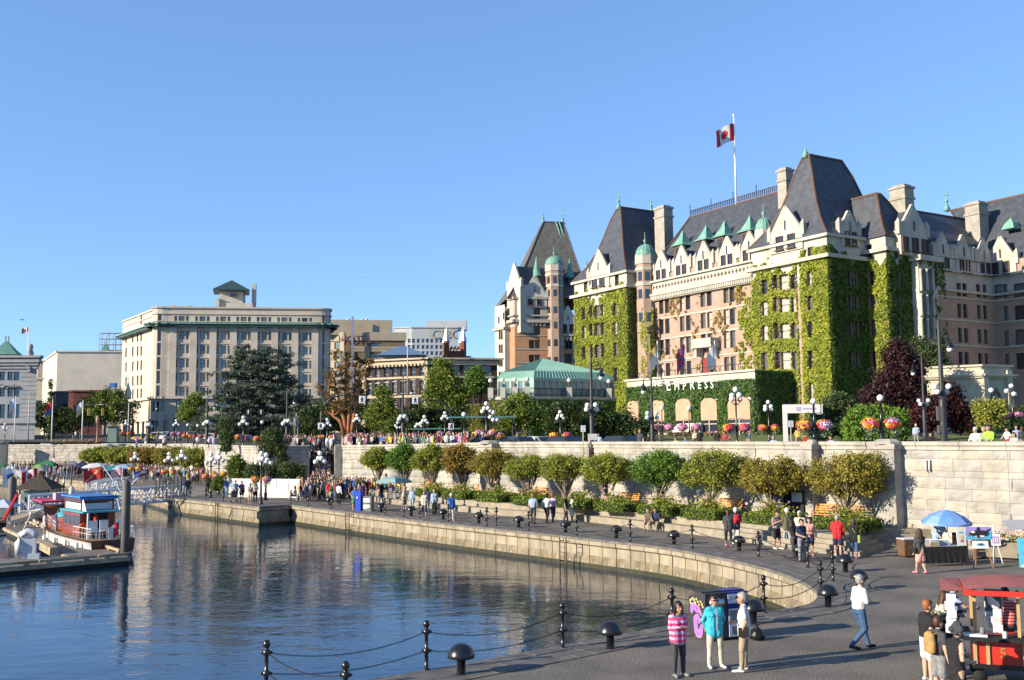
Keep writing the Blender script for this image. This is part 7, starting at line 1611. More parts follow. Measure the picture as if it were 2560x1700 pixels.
t=tall_lamp(1480,878,68,1505,940,1017,'dark street lamp with four globes before the ivy tower',None,.1,.17);m=MB();m.box((.02,-.14,1.35),(.62,.03,.42));ob('back_sign',m,plain('sign_back',(.55,.55,.55)),t)
tall_lamp(1631,943,68,1611,975,1037,'dark street lamp with four globes left of the hotel steps',None,.09,.15)
tall_lamp(1007,941,108,1029,980,1044,'dark street lamp above the parapet crowd',None,.12,.24)
tall_lamp(717,972,112,735,1005,1055,'dark street lamp beside the statue',None,.12,.24)
tall_lamp(517,993,150,535,1018,1057,'dark street lamp before the pale stone building',None,.14,.3)
tall_lamp(371,1003,176,390,1020,1063,'dark street lamp by the white truck',None,.15,.32)
for px,yt,Y in((70,985,200),(320,1008,190)):
 a=AT(px,Y);z=zg(a.x,a.y);m=MB();hh_=ZY(px,yt,Y)-z;m.tube([(0,0,0),(0,0,hh_),(.5,0,hh_+.3),(1.2,0,hh_+.1)],[.15,.1,.08,.06],6);tag(ob('street_lamp',m,plain('pale_pole',(.35,.35,.36)),None,(a.x,a.y,z)),'plain curved grey street lamp '+('before the grey columned building' if px<100 else 'left of the four globe street lamp'),'street lamp')
sgw=plain('sign_white',(.72,.75,.80),.5);sgb=plain('sign_black',(.01,.01,.012),.6)
def walk_sign(parent,loc,s,name='walk_sign'):
 m=MB();m.mi=1;m.box((0,.03,0),(s*1.12,.06,s*1.34));m.mi=0;m.box((0,-.012,0),(s,.02,s*1.22));m.mi=1;y=-.03
 def limb(a,b,w_):m.tube([(a[0]*s,y,a[1]*s),(b[0]*s,y,b[1]*s)],w_*s,4)
 m.ball((.03*s,y,.42*s),.085*s,8);limb((.02,.32),(-.02,.02),.085);limb((-.02,.02),(.16,-.22),.05);limb((.16,-.22),(.14,-.48),.04);limb((-.02,.02),(-.10,-.25),.05);limb((-.10,-.25),(-.26,-.46),.04);limb((.02,.3),(.2,.08),.035);limb((.02,.3),(-.18,.16),.035);limb((-.18,.16),(-.2,.0),.03)
 return ob(name,m,[sgw,sgb],parent,loc)
for px,Y,ytop,armx,lab,low in((802,108,995,912,'curved black signal arm with a walk sign over the left crossing',(802,1065)),(1128,108,1004,1030,'curved black signal arm with a walk sign over the right crossing',(1128,1066))):
 a=AT(px,Y);z=zg(a.x,a.y);t=thing('walk_signal_pole',lab,'traffic sign',(a.x,a.y,z));k=Y/F;dx=(armx-px)*k;h_=ZY(px,ytop,Y)-z;s_=1 if dx>0 else-1
 m=MB();m.tube([(0,0,0),(0,0,h_-1.6),(s_*.25,0,h_-.7),(s_*1.1,0,h_+.05),(s_*2.2,0,h_+.25),(dx,0,h_+.1)],[.12,.11,.10,.09,.07,.06],8);ob('pole',m,plain('lamp_post_grey',(.035,.035,.038),.45),t)
 walk_sign(t,((dx-(s_*.35)),-.1,ZY(px,1000,Y)-z),.62);walk_sign(t,(0,-.2,ZY(px,low[1],Y)-z),.56)
 m=MB();m.ball((dx*.9,0,h_+.2),.12,8);ob('camera_dome',m,black,t)
for px,lab in((620,'left of two small black arrow signs hung before the cedar'),(652,'right of two small black arrow signs hung before the cedar')):
 a=AT(px,140);z=PT(px,1030,140).z;m=MB();m.box((0,0,0),(.7,.06,.8));m.mi=1;m.tube([(0,-.05,-.25),(0,-.05,.15)],.06,4);m.add([(-.16,-.05,.1),(.16,-.05,.1),(0,-.05,.3)],[(0,1,2)]);m.mi=0;m.tube([(0,.05,.4),(0,.05,-z+zg(a.x,140))],.05,5);tag(ob('arrow_sign',m,[sgb,sgw],None,(a.x,140,z)),lab,'traffic sign','small arrow signs')
for px,yt,Y,w_,h_,lab in((1458,1064,68,.9,.5,'white notice sign on a post before the weeping conifers'),(1978,1052,66,.35,.42,'small white notice post beside the event tent')):
 a=AT(px,Y);z=zg(a.x,a.y);hh_=ZY(px,yt,Y)-z;t=thing('notice_sign',lab,'sign',(a.x,a.y,z));m=MB();m.tube([(0,.03,0),(0,.03,hh_)],.03,6);ob('post',m,plain('pole_grey',(.5,.5,.5)),t);m=MB();m.box((0,-.01,hh_-.2),(.32,.02,.42));m.mi=1
 for k in range(4):m.box((0,-.022,hh_-.06-k*.09),(.2,.004,.035))
 ob('plate',m,[sgw,plain('text_grey',(.25,.25,.27))],t)
for px,lab in((222,'left amber housed traffic light hanging before the plane tree'),(257,'right amber housed traffic light hanging before the plane tree')):
 p=PT(px,1030,195);t=thing('traffic_light',lab,'traffic light',p,0,'traffic lights at the corner');m=MB();m.box((0,0,0),(.45,.35,1.3));ob('housing',m,plain('amber_yellow',(.55,.38,.03)),t)
 for k in range(3):m=MB();m.lathe([(.14,0),(.15,.12)],10,(0,0,0),M4=Matrix.Rotation(R(90),4,'X'));ob('lens',m,sgb,t,(0,-.12,.4-k*.4))
 m=MB();m.tube([(0,0,.6),(0,0,1.4),(0,.2,1.5)],.04,5);ob('hanger',m,black,t)
a=AT(330,195);z=zg(a.x,a.y);m=MB();zz=PT(240,1012,195).z-z;m.tube([(0,0,0),(0,0,zz+.2),(-9.5,0,zz)],[.15,.13,.07],6);tag(ob('signal_mast',m,black,None,(a.x,a.y,z)),'dark signal mast carrying the hanging traffic lights','mast')
fb_=plain('flag_blue',(.05,.12,.42),.7);fpk=plain('flag_pale',(.65,.68,.75),.7)
for px,yt,Y,fn,lab in((36,990,195,lambda u,v:fpk,'pale blue drooping flag on a pole at far left'),(129,998,188,lambda u,v:redc if v<.6 else fb_,'dark red drooping flag beside the narrow conifer'),(205,1000,186,lambda u,v:whitec if v<.5 else plain('flag_gold',(.7,.5,.2)),'white and gold drooping flag before the plane tree')):
 a=AT(px,Y);z=zg(a.x,a.y);hh_=ZY(px,yt,Y)-z;t=thing('flagpole','white flagpole holding the '+lab.split(' flag ')[0]+' flag','flagpole',(a.x,a.y,z));m=MB();m.tube([(0,0,0),(0,0,hh_)],[.13,.07],6);ob('pole',m,whitep,t);flag('flag',lab,(a.x,a.y,z+hh_-.1),1.1,2.2,R(200),fn,tilt=-.9)
for px,Y,lab,fn in((1645,148,'orange and white drooping flag over the hotel porch',lambda u,v:whitec if v>.4 else plain('flag_gold',(.7,.5,.2))),(1713,146,'red and blue union flag over the hotel porch',lambda u,v:redc if(int(u*5)+int(v*5))%2 else fb_),(1789,141,'plain white drooping flag over the hotel porch',lambda u,v:whitec)):
 a=AT(px,Y,0,940);z=zpt;hh_=ZY(px,852,Y)-z;t=thing('flagpole','white pole of the '+lab.replace(' over the hotel porch','')+' on the porch roof','flagpole',(a.x,a.y,z));m=MB();m.tube([(0,0,0),(0,0,hh_)],[.13,.07],6);ob('pole',m,whitep,t);flag('flag',lab,(a.x,a.y,z+hh_-.3),1.5,3.0,R(205),fn,tilt=-1.2)
a=AT(741,108);z=zg(a.x,a.y);t=thing('statue','grey bronze standing statue on a pale plinth above the stairs','statue',(a.x,a.y,z));m=MB();m.box((0,0,.5),(2.2,2.2,1.0));m.box((0,0,1.2),(1.5,1.5,.5));ob('plinth',m,granite,t)
o=link('figure',PM['stand'][0],t,(0,0,1.4),R(20),(1.35,1.35,1.5))
for sl_ in o.material_slots:sl_.link='OBJECT';sl_.material=bmat('bronze_grey',(.20,.19,.18),rough=.5)
def car_me(kind,paint):
 L_,W_,H1,H2=dict(suv=(4.8,1.9,.95,1.75),car=(4.5,1.8,.80,1.42),truck=(5.4,1.95,1.0,1.8))[kind];q=MB()
 prof=[(-L_/2,.35),(L_/2,.35),(L_/2,H1*.8),(L_/2-.25,H1),(L_*.27,H1+.04),(L_*.13,H2-.04),(-L_*.28,H2),(-L_*.42,H1+.12),(-L_/2+.03,H1)]
 n=len(prof);ys=[(-W_/2,0),(-W_/2+.06,0)]
 vs=[(x,-W_/2*(.84 if z>H1+.1 else 1),z)for x,z in prof]+[(x,W_/2*(.84 if z>H1+.1 else 1),z)for x,z in prof]
 q.add(vs,[tuple(range(n)),tuple(range(2*n-1,n-1,-1))]+[(i,n+i,n+(i+1)%n,(i+1)%n)for i in range(n)],False);body=q.mesh('body',[paint])
 g=MB()
 for s_ in(-1,1):
  y0,y1=s_*(W_/2*.985+.005),s_*(W_/2*.86+.005);g.add([(L_*.25,y0,H1+.08),(L_*.13,y1,H2-.12),(-L_*.26,y1,H2-.1),(-L_*.38,y0,H1+.1)],[(0,1,2,3)])
 g.add([(L_*.265+.02,-.7,H1+.08),(L_*.265+.02,.7,H1+.08),(L_*.14+.02,.66,H2-.08),(L_*.14+.02,-.66,H2-.08)],[(0,1,2,3)]);g.add([(-L_*.42-.02,-.7,H1+.16),(-L_*.42-.02,.7,H1+.16),(-L_*.29-.02,.66,H2-.06),(-L_*.29-.02,-.66,H2-.06)],[(0,3,2,1)])
 return body,g.mesh('windows',[plain('car_glass',(.02,.025,.03),.08,spec=.8)]),L_,W_,H1
wh=MB();wh.lathe([(.2,-.1),(.33,-.1),(.33,.1),(.2,.1)],14,M4=Matrix.Rotation(R(90),4,'X'));wh_me=wh.mesh('tyre',[plain('tyre_rubber',(.015,.015,.015),.8)]);rm=MB();rm.lathe([(.2,-.11),(.2,.11)],10,M4=Matrix.Rotation(R(90),4,'X'));rm_me=rm.mesh('rim',[plain('rim_silver',(.5,.5,.52),.3,metal=.8)])
tl_me=MB().box((0,0,0),(.06,.28,.18)).mesh('tail_light',[plain('tail_red',(.5,.02,.02),.3)])
def car(px,Y,kind,col,rz,lab,group='cars on the upper road'):
 a=AT(px,Y);z=zg(a.x,a.y);paint=plain('car_paint_'+col,dict(white=(.75,.76,.78),silver=(.42,.44,.44),navy=(.03,.05,.11),black=(.02,.02,.022),maroon=(.18,.02,.02),yellow=(.80,.48,.03))[col],.25,spec=.6)
 k=kind+col;body,gl_,L_,W_,H1=CARS.setdefault(k,car_me(kind,paint));t=thing('parked_car',lab,'car',(a.x,a.y,z),R(rz),group);link('body',body,t);link('windows',gl_,t)
 for x in(-L_*.3,L_*.31):
  for s_ in(-1,1):w_=link('wheel',wh_me,t,(x,s_*(W_/2-.1),.33));link('rim',rm_me,w_)
 for s_ in(-1,1):link('tail_light',tl_me,t,(-L_/2-.01,s_*(W_/2-.2),H1*.8))
CARS={}
car(392,205,'suv','white',175,'white pickup style vehicle on the road before the pale stone building');car(428,200,'suv','silver',60,'silver hatchback seen from behind beside the white truck');car(532,200,'car','white',10,'white car partly hidden by the dark street lamp')
car(362,192,'car','yellow',175,'yellow taxi on the road left of the white truck')
for px,col,lab in((1300,'navy','dark blue car behind the wall right of the shaded pier'),(1405,'black','black car behind the wall by the weeping conifers'),(1165,'silver','silver car behind the parapet left of the flower lamps'),(1130,'navy','navy car behind the parapet by the walk sign'),(1350,'silver','silver grey car between the dark cars behind the wall'),(1545,'black','black car roof behind the wall left of the lamp'),(898,'navy','dark blue car behind the crowd right of the arbutus'),(720,'maroon','maroon car behind the statue crowd')):
 Y={1300:84,1405:82,1165:90,1130:99,1350:92,1545:80,898:118,720:135}[px];car(px,Y,'car',col,math.degrees(math.atan2(WD.y,WD.x))+(0 if px%2 else 180),lab)
a=AT(1205,96);t=thing('yellow_wagon','yellow sightseeing wagon behind the flower lamps','wagon',(a.x,a.y,zg(a.x,a.y)),2.2);m=MB();m.box((0,0,.9),(3.2,1.5,.7));m.box((0,0,1.6),(1.6,1.2,.5));ob('body',m,plain('wagon_yellow',(.85,.55,.03)),t)
for x in(-1,1):
 for s_ in(-1,1):link('wheel',wh_me,t,(x,s_*.75,.33))
for px,yy,Y,w_,lab in((1090,1072,130,6.5,'teal roofed bus shelter behind the parapet crowd'),(1206,1043,105,7,'flat dark shelter roof left of the conservatory terrace')):
 p=PT(px,yy,Y);z=zg(p.x,p.y);t=thing('bus_shelter',lab,'shelter',(p.x,p.y,z));m=MB();m.box((0,0,p.z-z),(w_,2,.15));ob('roof',m,plain('shelter_teal',(.08,.22,.22)),t);m=MB()
 for x in(-1,1):m=MB();m.tube([(x*w_*.45,0,0),(x*w_*.45,0,p.z-z)],.06,5);ob('post',m,black,t)
a=AT(284,182);t=thing('ticket_kiosk','small grey green kiosk on the street behind the north wall','kiosk',(a.x,a.y,zg(a.x,a.y)));m=MB();m.box((0,0,1.3),(1.6,1.4,2.6));ob('wall',m,plain('kiosk_green',(.14,.22,.20)),t);m=MB();m.box((0,0,2.75),(2,1.8,.25));ob('roof',m,black,t)
a=AT(243,178);m=MB();m.lathe([(.3,0),(.16,.4),(.14,3.4),(.3,3.5),(.36,4.3),(.1,4.8)],8);tag(ob('lantern_post',m,plain('bronze_pink',(.42,.26,.18)),None,(a.x,a.y,zg(a.x,a.y))),'old copper coloured lantern post on the north wall','lamp post')
p=PT(2010,1090,84);z=zg(p.x,p.y);t=thing('event_tent','white event arch tent with a printed banner on the lawn','tent',(p.x,p.y,z),-.1);tw_=plain('tent_white',(.74,.73,.70),.7);kx=84/F
h_=ZY(1975,1012,84)-z
for x in(-1.5,):m=MB();m.box((x,0,h_/2),(.38,.1,h_));ob('upright',m,tw_,t)
m=MB();m.box((-.1,0,h_-.35),(3.0,.12,.7));ob('banner',m,tw_,t);m=MB();m.add([(-1.7,0,h_),(1.6,0,h_),(1.3,2.0,h_+.1),(-1.3,2.0,h_+.1)],[(0,1,2,3)]);m.add([(1.6,0,h_+.1),(1.6,0,h_-.8),(1.0,0,h_-.8)],[(0,1,2)]);ob('canopy',m,tw_,t)
m=MB();m.box((-.4,-.07,h_-.35),(.35,.02,.35));m.box((.5,-.07,h_-.33),(1.1,.02,.14));ob('print',m,plain('pale_violet',(.45,.42,.62)),t)
m=MB();m.add([(-.6,.3,1.5),(1.3,.3,2.4),(1.5,2,2.2),(-.4,2,1.5)],[(0,1,2,3)]);m.tube([(-.6,.3,0),(-.6,.3,1.5)],.03,4);ob('awning',m,tw_,t)
a=AT(2345,74);z=zg(a.x,a.y);t=thing('bicycle','bicycle standing by the wine red shrub','bicycle',(a.x,a.y,z),.2)
for x,nm in((-.5,'wheel'),(.5,'wheel')):
 m=MB();pts_=[(.33*math.cos(u),0,.33*math.sin(u))for u in[i*math.pi/8 for i in range(17)]];m.tube(pts_,.015,4)
 for k in range(6):m.tube([(0,0,0),(.33*math.cos(k),0,.33*math.sin(k))],.004,3)
 ob('wheel',m,black,t,(x,0,.34))
m=MB();m.tube([(-.5,0,.34),(-.1,0,.34),(.35,0,.75),(-.2,0,.75),(-.5,0,.34)],.018,5);m.tube([(-.1,0,.34),(-.22,0,.85)],.016,5);m.tube([(.5,0,.34),(.33,0,.95)],.016,5);m.tube([(.25,-.2,1.0),(.33,0,.95),(.25,.2,1.0)],.014,5);ob('frame',m,plain('bike_red',(.4,.03,.03),.3),t);m=MB();m.box((-.23,0,.88),(.22,.1,.05));ob('saddle',m,black,t)
for px in(1367,1395,1409):
 a=AT(px,105);m=MB();m.box((0,0,.02),(.4,.4,.04));m.lathe([(.16,.04),(.03,.7)],8);tag(ob('traffic_cone',m,plain('cone_orange',(.85,.16,.03)),None,(a.x,a.y,zg(a.x,a.y))),'orange traffic cone on the lawn '+{1367:'left of the flower lamp',1395:'just beside the flower lamp',1409:'right of the flower lamp'}[px],'cone','traffic cones on the lawn')
s=PL(1955,1270,WP-WN*.7,WD)[0];p=WP-WN*.7+WD*s;t=thing('information_cabinet','dark blue information cabinet with a white panel against the wall','cabinet',(p.x,p.y,.8),wa);m=MB();m.box((0,0,.85),(.75,.7,1.7));ob('body',m,plain('cabinet_navy',(.03,.05,.13),.4),t);m=MB();m.box((0,0,0),(.8,.06,1.2));m.mi=1;m.box((0,-.035,.25),(.66,.01,.5));ob('panel',m,[sgb,sgw],t,(1.1,-.1,1.0))
for i,dx in enumerate((0,1)):
 s=PL(2315+dx*8,1160,WP-WN*.12,WD)[0];p=WP-WN*.13+WD*s;m=MB();m.tube([(0,0,0),(0,0,.55)],.045,6);tag(ob('wall_pipe',m,plain('pipe_white',(.7,.7,.7)),None,(p.x,p.y,3.55)),'short white pipe on the granite wall, '+('nearer the shaded pier' if i==0 else 'farther from the shaded pier'),'pipe')
t=None;A_,B_=G(572,1243),G(752,1246);fe=thing('board_fence','tall white sheet fence standing on the lower quay','fence',A_);L_=(B_-A_).length;e=(B_-A_).normalized();ang=math.atan2(e.y,e.x);n=6
for k in range(n):
 w_=L_/n;m=MB();nx=6;vv=[]
 for i in range(nx+1):
  for j in range(4):vv.append((i/nx*(w_-.04),math.sin(i*1.9+j*1.3+k)*.025*(1 if k>2 else .3),.03+j*.56))
 for i in range(nx):
  for j in range(3):m.f.append((i*4+j,i*4+4+j,i*4+5+j,i*4+1+j));m.m.append(0);m.sm.append(True)
 m.v=vv;ob('panel',m,plain('sheet_white',(.72,.71,.68),.7),fe,e*(k*w_),ang);m=MB();m.tube([(0,.03,0),(0,.03,1.8)],.025,4);ob('post',m,plain('pole_grey',(.5,.5,.5)),fe,e*(k*w_),ang)
p=G(494,1240);m=MB();m.box((0,0,.4),(1.4,.7,.8));tag(ob('stone_plinth',m,granite,None,p,.2),'grey stone block on the quay left of the white fence','plinth')
p=G(898,1278);t=thing('blue_sign_stand','upright royal blue sign panel on the quay in the crowd','sign',p,-.3);m=MB();m.box((0,0,.72),(.45,.5,1.44));ob('panel',m,plain('royal_blue',(.02,.07,.55),.4),t);m=MB();m.lathe([(.075,0),(.075,.02)],10,M4=Matrix.Rotation(R(90),4,'X'));ob('emblem',m,sgw,t,(-.02,-.26,1.0));m=MB();m.box((.65,.1,.55),(.75,.45,1.1));ob('grey_cabinet',m,plain('cab_grey',(.16,.16,.16)),t);m=MB();m.box((.65,-.14,.8),(.5,.02,.3));m.box((.65,-.14,.35),(.5,.02,.3));ob('white_plate',m,sgw,t)
p=G(585,1256);t=thing('stroller','dark baby stroller before the white fence','stroller',p,.4)
for x in(-.25,.25):
 for y in(-.3,.3):m=MB();m.lathe([(.11,-.02),(.11,.02)],10,M4=Matrix.Rotation(R(90),4,'Y'));ob('wheel',m,black,t,(x,y,.11))
m=MB();m.box((0,0,.5),(.42,.6,.12));m.box((0,.25,.72),(.42,.1,.45));ob('seat',m,cloth('charcoal'),t);m=MB();m.tube([(-.22,.3,.3),(-.22,.6,1.0),(.22,.6,1.0),(.22,.3,.3)],.015,5);ob('handle',m,black,t)
def parasol(name,lab,p,r,h,mt,n=8,drop=.45,tilt=0,mats2=None,pole=.02,group=None):
 t=thing(name,lab,'umbrella',p,.2,group);q=MB();rings=[(.03,0),(r*.35,-drop*.18),(r*.7,-drop*.5),(r*1.0,-drop)]
 for k in range(n):
  q.mi=k%2 if mats2 else 0;a0,a1=2*math.pi*k/n,2*math.pi*(k+1)/n
  for(r0,z0),(r1,z1)in zip(rings[:-1],rings[1:]):q.add([(r0*math.cos(a0),r0*math.sin(a0),z0),(r1*math.cos(a0),r1*math.sin(a0),z1),(r1*math.cos(a1),r1*math.sin(a1),z1),(r0*math.cos(a1),r0*math.sin(a1),z0)],[(0,1,2,3)])
  m_=(a0+a1)/2;rr=r*1.0
  for j in range(4):
   b0_,b1_=a0+(a1-a0)*j/4,a0+(a1-a0)*(j+1)/4;q.add([(rr*math.cos(b0_),rr*math.sin(b0_),-drop),(rr*math.cos(b1_),rr*math.sin(b1_),-drop),(rr*math.cos(b1_),rr*math.sin(b1_),-drop-.10),(rr*math.cos(b0_),rr*math.sin(b0_),-drop-.10-.0)],[(0,1,2,3)])
 c=ob('canopy',q,mats2 or mt,t,(0,0,h));c.rotation_euler=(tilt,0,0);q=MB();q.tube([(0,0,0),(0,0,h+.05)],pole,8);ob('pole',q,plain('pole_white',(.7,.7,.7),.3),t)
 q=MB()
 for k in range(n):a0=2*math.pi*k/n;q.tube([(0,0,-drop*1.3),(r*.6*math.cos(a0),r*.6*math.sin(a0),-drop*.45)],.008,3);q.tube([(0,0,-.03),(r*.97*math.cos(a0),r*.97*math.sin(a0),-drop)],.008,3)
 ob('ribs',q,plain('rib_grey',(.4,.4,.4)),c)['kind']='stuff';return t
pb=G(2372,1402);parasol('stall_umbrella','big bright blue beach umbrella over the souvenir stall',pb,1.0,ZY(2365,1274,pb.y),None,10,.5,.05,[mat('umbrella_blue',(.13,.30,.72),.6,var=.05),mat('umbrella_blue_pale',(.22,.38,.72),.6,var=.05)],.025)
pc_=G(985,1262);parasol('pale_parasol','pale grey green square parasol at the art stand by the crowd',pc_,1.45,2.3,plain('parasol_grey_green',(.24,.38,.38),.7),4,.45,0)
st_p=G(2352,1412);t=thing('stall_table','souvenir table draped in black cloth under the blue umbrella','table',st_p,.12);m=MB();m.box((0,0,.76),(1.9,.75,.04));ob('tabletop',m,plain('table_grey',(.5,.5,.5)),t)
m=MB()
def drape(x0,x1,y,z0,z1,N=22):
 vv=[]
 for i in range(N+1):
  for j in range(4):k=j/3;vv.append((x0+(x1-x0)*i/N,y-.03*math.sin(i*2.1)*k-.05*k,z1+(z0-z1)*k))
 for i in range(N):
  for j in range(3):m.f.append(tuple(len(m.v)+q for q in(i*4+j,i*4+1+j,i*4+5+j,i*4+4+j)));m.m.append(0);m.sm.append(True)
 m.v+=vv
drape(-.97,.97,-.39,.12,.785);drape(-.97,.97,.39,.12,.785);ob('black_cloth',m,cloth('black'),t)
for x in(-.85,.85):m=MB();m.tube([(x,-.3,0),(x,-.3,.74)],.02,5);ob('leg',m,plain('pole_white',(.7,.7,.7),.3),t)
for(x,y,w_,d_,h_,c,lab)in((-.35,-.12,.42,.36,.16,'khaki','left cardboard box of cards on the stall table'),(-.75,-.1,.34,.36,.16,'cream','cardboard box at the left end of the stall table'),(.15,.1,.5,.3,.12,'lightblue','pale blue box of cards on the stall table')):
 m=MB();m.box((0,0,h_/2),(w_,d_,h_));m.mi=1
 for k in range(8):m.box((-w_*.4+k*w_*.115,0,h_+.05),(.02,d_*.8,.12),0)
 q=st_p+Vector((x,y,.785));tag(ob('card_box',m,[cloth(c),sgw],None,q,.12),lab,'box','boxes on the stall table')
def easel_board(name,lab,p,w_,h_,paint,rz,zc,cat='painting',tilt=-.12,mats=None):
 t=thing(name,lab,cat,p,rz);m=MB();paint(m,w_,h_);o=ob('canvas',m,mats,t,(0,0,zc));o.rotation_euler=(tilt,0,0);return t
seab=plain('paint_sea',(.10,.38,.60));purp=plain('paint_purple',(.35,.26,.62));pblk=plain('paint_black',(.02,.02,.03));pwht=plain('paint_white',(.75,.75,.75));pred=plain('paint_red',(.55,.12,.15));ptan=plain('paint_sand',(.70,.58,.35));pturq=plain('paint_turquoise',(.08,.45,.62))
PMT=[pwht,seab,purp,pblk,pred,ptan,pturq]
def ell(m,cx,cz,rx,rz_,y,mi,n=16,rot=0):
 m.mi=mi;m.add([(cx+rx*math.cos(a)*math.cos(rot)-rz_*math.sin(a)*math.sin(rot),y,cz+rx*math.cos(a)*math.sin(rot)+rz_*math.sin(a)*math.cos(rot))for a in[2*math.pi*i/n for i in range(n)]],[tuple(range(n))])
def orca(m,w_,h_):
 m.mi=1;m.box((0,.02,0),(w_,.03,h_));m.mi=2;m.box((0,.0,h_*.32),(w_*.99,.012,h_*.34));ell(m,0,-.02*h_,w_*.38,h_*.27,-.012,3);ell(m,w_*.33,h_*.2,w_*.16,h_*.07,-.014,3,rot=.5);ell(m,-.02,h_*.32,w_*.07,h_*.18,-.014,3,rot=-.3);ell(m,-w_*.24,h_*.1,w_*.085,h_*.09,-.018,0);ell(m,w_*.02,-h_*.24,w_*.2,h_*.075,-.018,0);ell(m,-w_*.05,-h_*.2,w_*.06,h_*.2,-.020,3,rot=.5);ell(m,-w_*.42,-.1*h_,w_*.05,h_*.12,-.015,4);ell(m,w_*.42,-.2*h_,w_*.05,h_*.2,-.015,6)
def whale(m,w_,h_):m.mi=0;m.box((0,.02,0),(w_,.03,h_));ell(m,0,0,w_*.25,h_*.18,-.005,1);ell(m,.02,h_*.08,w_*.18,h_*.1,-.008,3)
def turtles(m,w_,h_):
 m.mi=6;m.box((0,.02,0),(w_,.03,h_))
 for k,(x,z)in enumerate(((-.1,.35),(.15,.2),(-.15,.0),(.1,-.15),(-.05,-.3))):ell(m,x*w_*1.5,z*h_,w_*.16,w_*.13,-.004,1,rot=k);ell(m,x*w_*1.5,z*h_,w_*.22,w_*.04,-.002,1,rot=k+.8)
 ell(m,0,-.44*h_,w_*.4,h_*.06,-.006,5)
def poster(m,w_,h_):m.mi=0;m.box((0,.02,0),(w_,.03,h_));ell(m,0,0,w_*.22,h_*.14,-.004,5);ell(m,0,h_*.3,w_*.3,h_*.04,-.004,1);ell(m,0,-h_*.22,w_*.2,h_*.08,-.004,4)
def smallp(m,w_,h_):
 m.mi=0;m.box((0,.02,0),(w_,.03,h_));m.mi=2;m.box((0,-.0,0),(w_*.7,.012,h_*.6))
 for k in range(3):ell(m,(k-1)*w_*.2,0,w_*.07,h_*.25,-.010,5)
pe=G(2452,1420);wood=mat('easel_wood',(.36,.20,.09),.6,var=.2,scale=8);t=easel_board('whale_painting','large painting of a black and white orca on purple and blue',pe,1.02,.50,orca,-.05,ZY(2450,1333,pe.y),mats=PMT)
t=easel_board('small_whale_print','small white print of a blue whale below the orca painting',pe+Vector((0,-.08,0)),.62,.30,whale,-.05,ZY(2450,1360,pe.y)-.02,mats=PMT)
t=thing('wooden_easel','wooden three legged easel holding the orca painting','easel',pe+Vector((0,.1,0)))
for a,b in(((-.38,-.3,0),(-.1,0,1.5)),((.42,-.3,0),(.1,0,1.5)),((.05,.45,0),(0,.05,1.6))):m=MB();m.tube([a,b],.018,4);ob('leg',m,wood,t)
m=MB();m.box((0,-.06,ZY(2450,1378,pe.y)),(.7,.06,.04));ob('ledge',m,wood,t)
q=st_p+Vector((.80,-.25,.785));easel_board('stall_poster','tall white poster card standing on the stall table',q,.38,.66,poster,.1,.34,mats=PMT,cat='poster')
p=G(2492,1408);easel_board('framed_print','small white framed print with three figures by the planter',p,.38,.48,smallp,-.15,.95,mats=PMT);m=MB();m.tube([(0,.1,0),(0,.05,1.6)],.02,4);m.tube([(-.2,-.15,0),(0,.05,1.2)],.015,4);m.tube([(.2,-.15,0),(0,.05,1.2)],.015,4);tag(ob('print_stand',m,pwht,None,p+Vector((0,.05,0))),'white stand holding the small framed print','easel')
p=G(2563,1422);easel_board('turtle_painting','tall turquoise painting of sea turtles at the right edge',p,.42,1.15,turtles,-.2,.62,mats=PMT)
p=G(2272,1392);t=thing('brown_table','small table under a brown cloth left of the stall','table',p,.2);m=MB();m.box((0,0,.42),(.75,.6,.7));ob('brown_cloth',m,cloth('brown'),t);m=MB();m.box((0,0,.79),(.76,.62,.03));ob('tabletop',m,sgw,t)
m=MB();m.box((0,0,.6),(.5,.35,1.1));tag(ob('folding_chair_cover',m,cloth('black'),None,G(2402,1400),.3),'black cloth covered folding chair beside the stall table','chair')
p=G(2540,1398);t=thing('concrete_planter','long concrete planter of red flowers at the right wall','planter',p,-.55);m=MB();m.add([(-1.5,-.4,.08),(1.5,-.4,.08),(1.5,.4,.08),(-1.5,.4,.08),(-1.7,-.5,.72),(1.7,-.5,.72),(1.7,.5,.72),(-1.7,.5,.72)],[(0,3,2,1),(0,1,5,4),(1,2,6,5),(2,3,7,6),(3,0,4,7),(4,5,6,7)]);ob('trough',m,stepstone,t)
np.random.seed(77);P=np.random.rand(420,3)*np.array([3.1,.8,.35])+np.array([-1.55,-.4,.70]);link('foliage',npmesh('foliage',leaves(P,.11),420,LM['green']),t);P=np.random.rand(150,3)*np.array([3.1,.8,.3])+np.array([-1.55,-.4,.85]);link('blossoms',npmesh('blossoms',leaves(P,.08,aspect=1.),150,PCOL,np.random.randint(0,3,150)),t)
m=MB();m.add([(-.9,-.6,0),(1.2,-.7,.1),(1.2,.8,.35),(-.6,.7,.3)],[(0,1,2,3)]);p=PT(2560,1322,44);t=thing('grey_awning','grey canvas awning corner entering at the right edge','awning',(p.x,p.y,0));ob('canvas',m,plain('canvas_grey',(.38,.40,.45),.7),t,(0,0,p.z));m=MB();m.tube([(.9,.5,0),(.9,.5,p.z+.3)],.03,5);ob('pole',m,sgw,t)
p=G(990,1262);t=thing('folding_art_stand','folding art stand with frames under the pale parasol','stand',p,.3);m=MB()
for x,z in((-.5,1.2),(0,1.3),(-.5,.7),(.1,.8)):m=MB();m.mi=0;m.box((0,0,0),(.38,.03,.42));m.mi=1;m.box((0,-.02,0),(.28,.01,.32));ob('picture',m,[sgb,sgw],t,(x,-.2,z))
for x in(-.7,.35):m=MB();m.tube([(x,0,0),(x,0,1.6)],.02,4);ob('post',m,black,t)
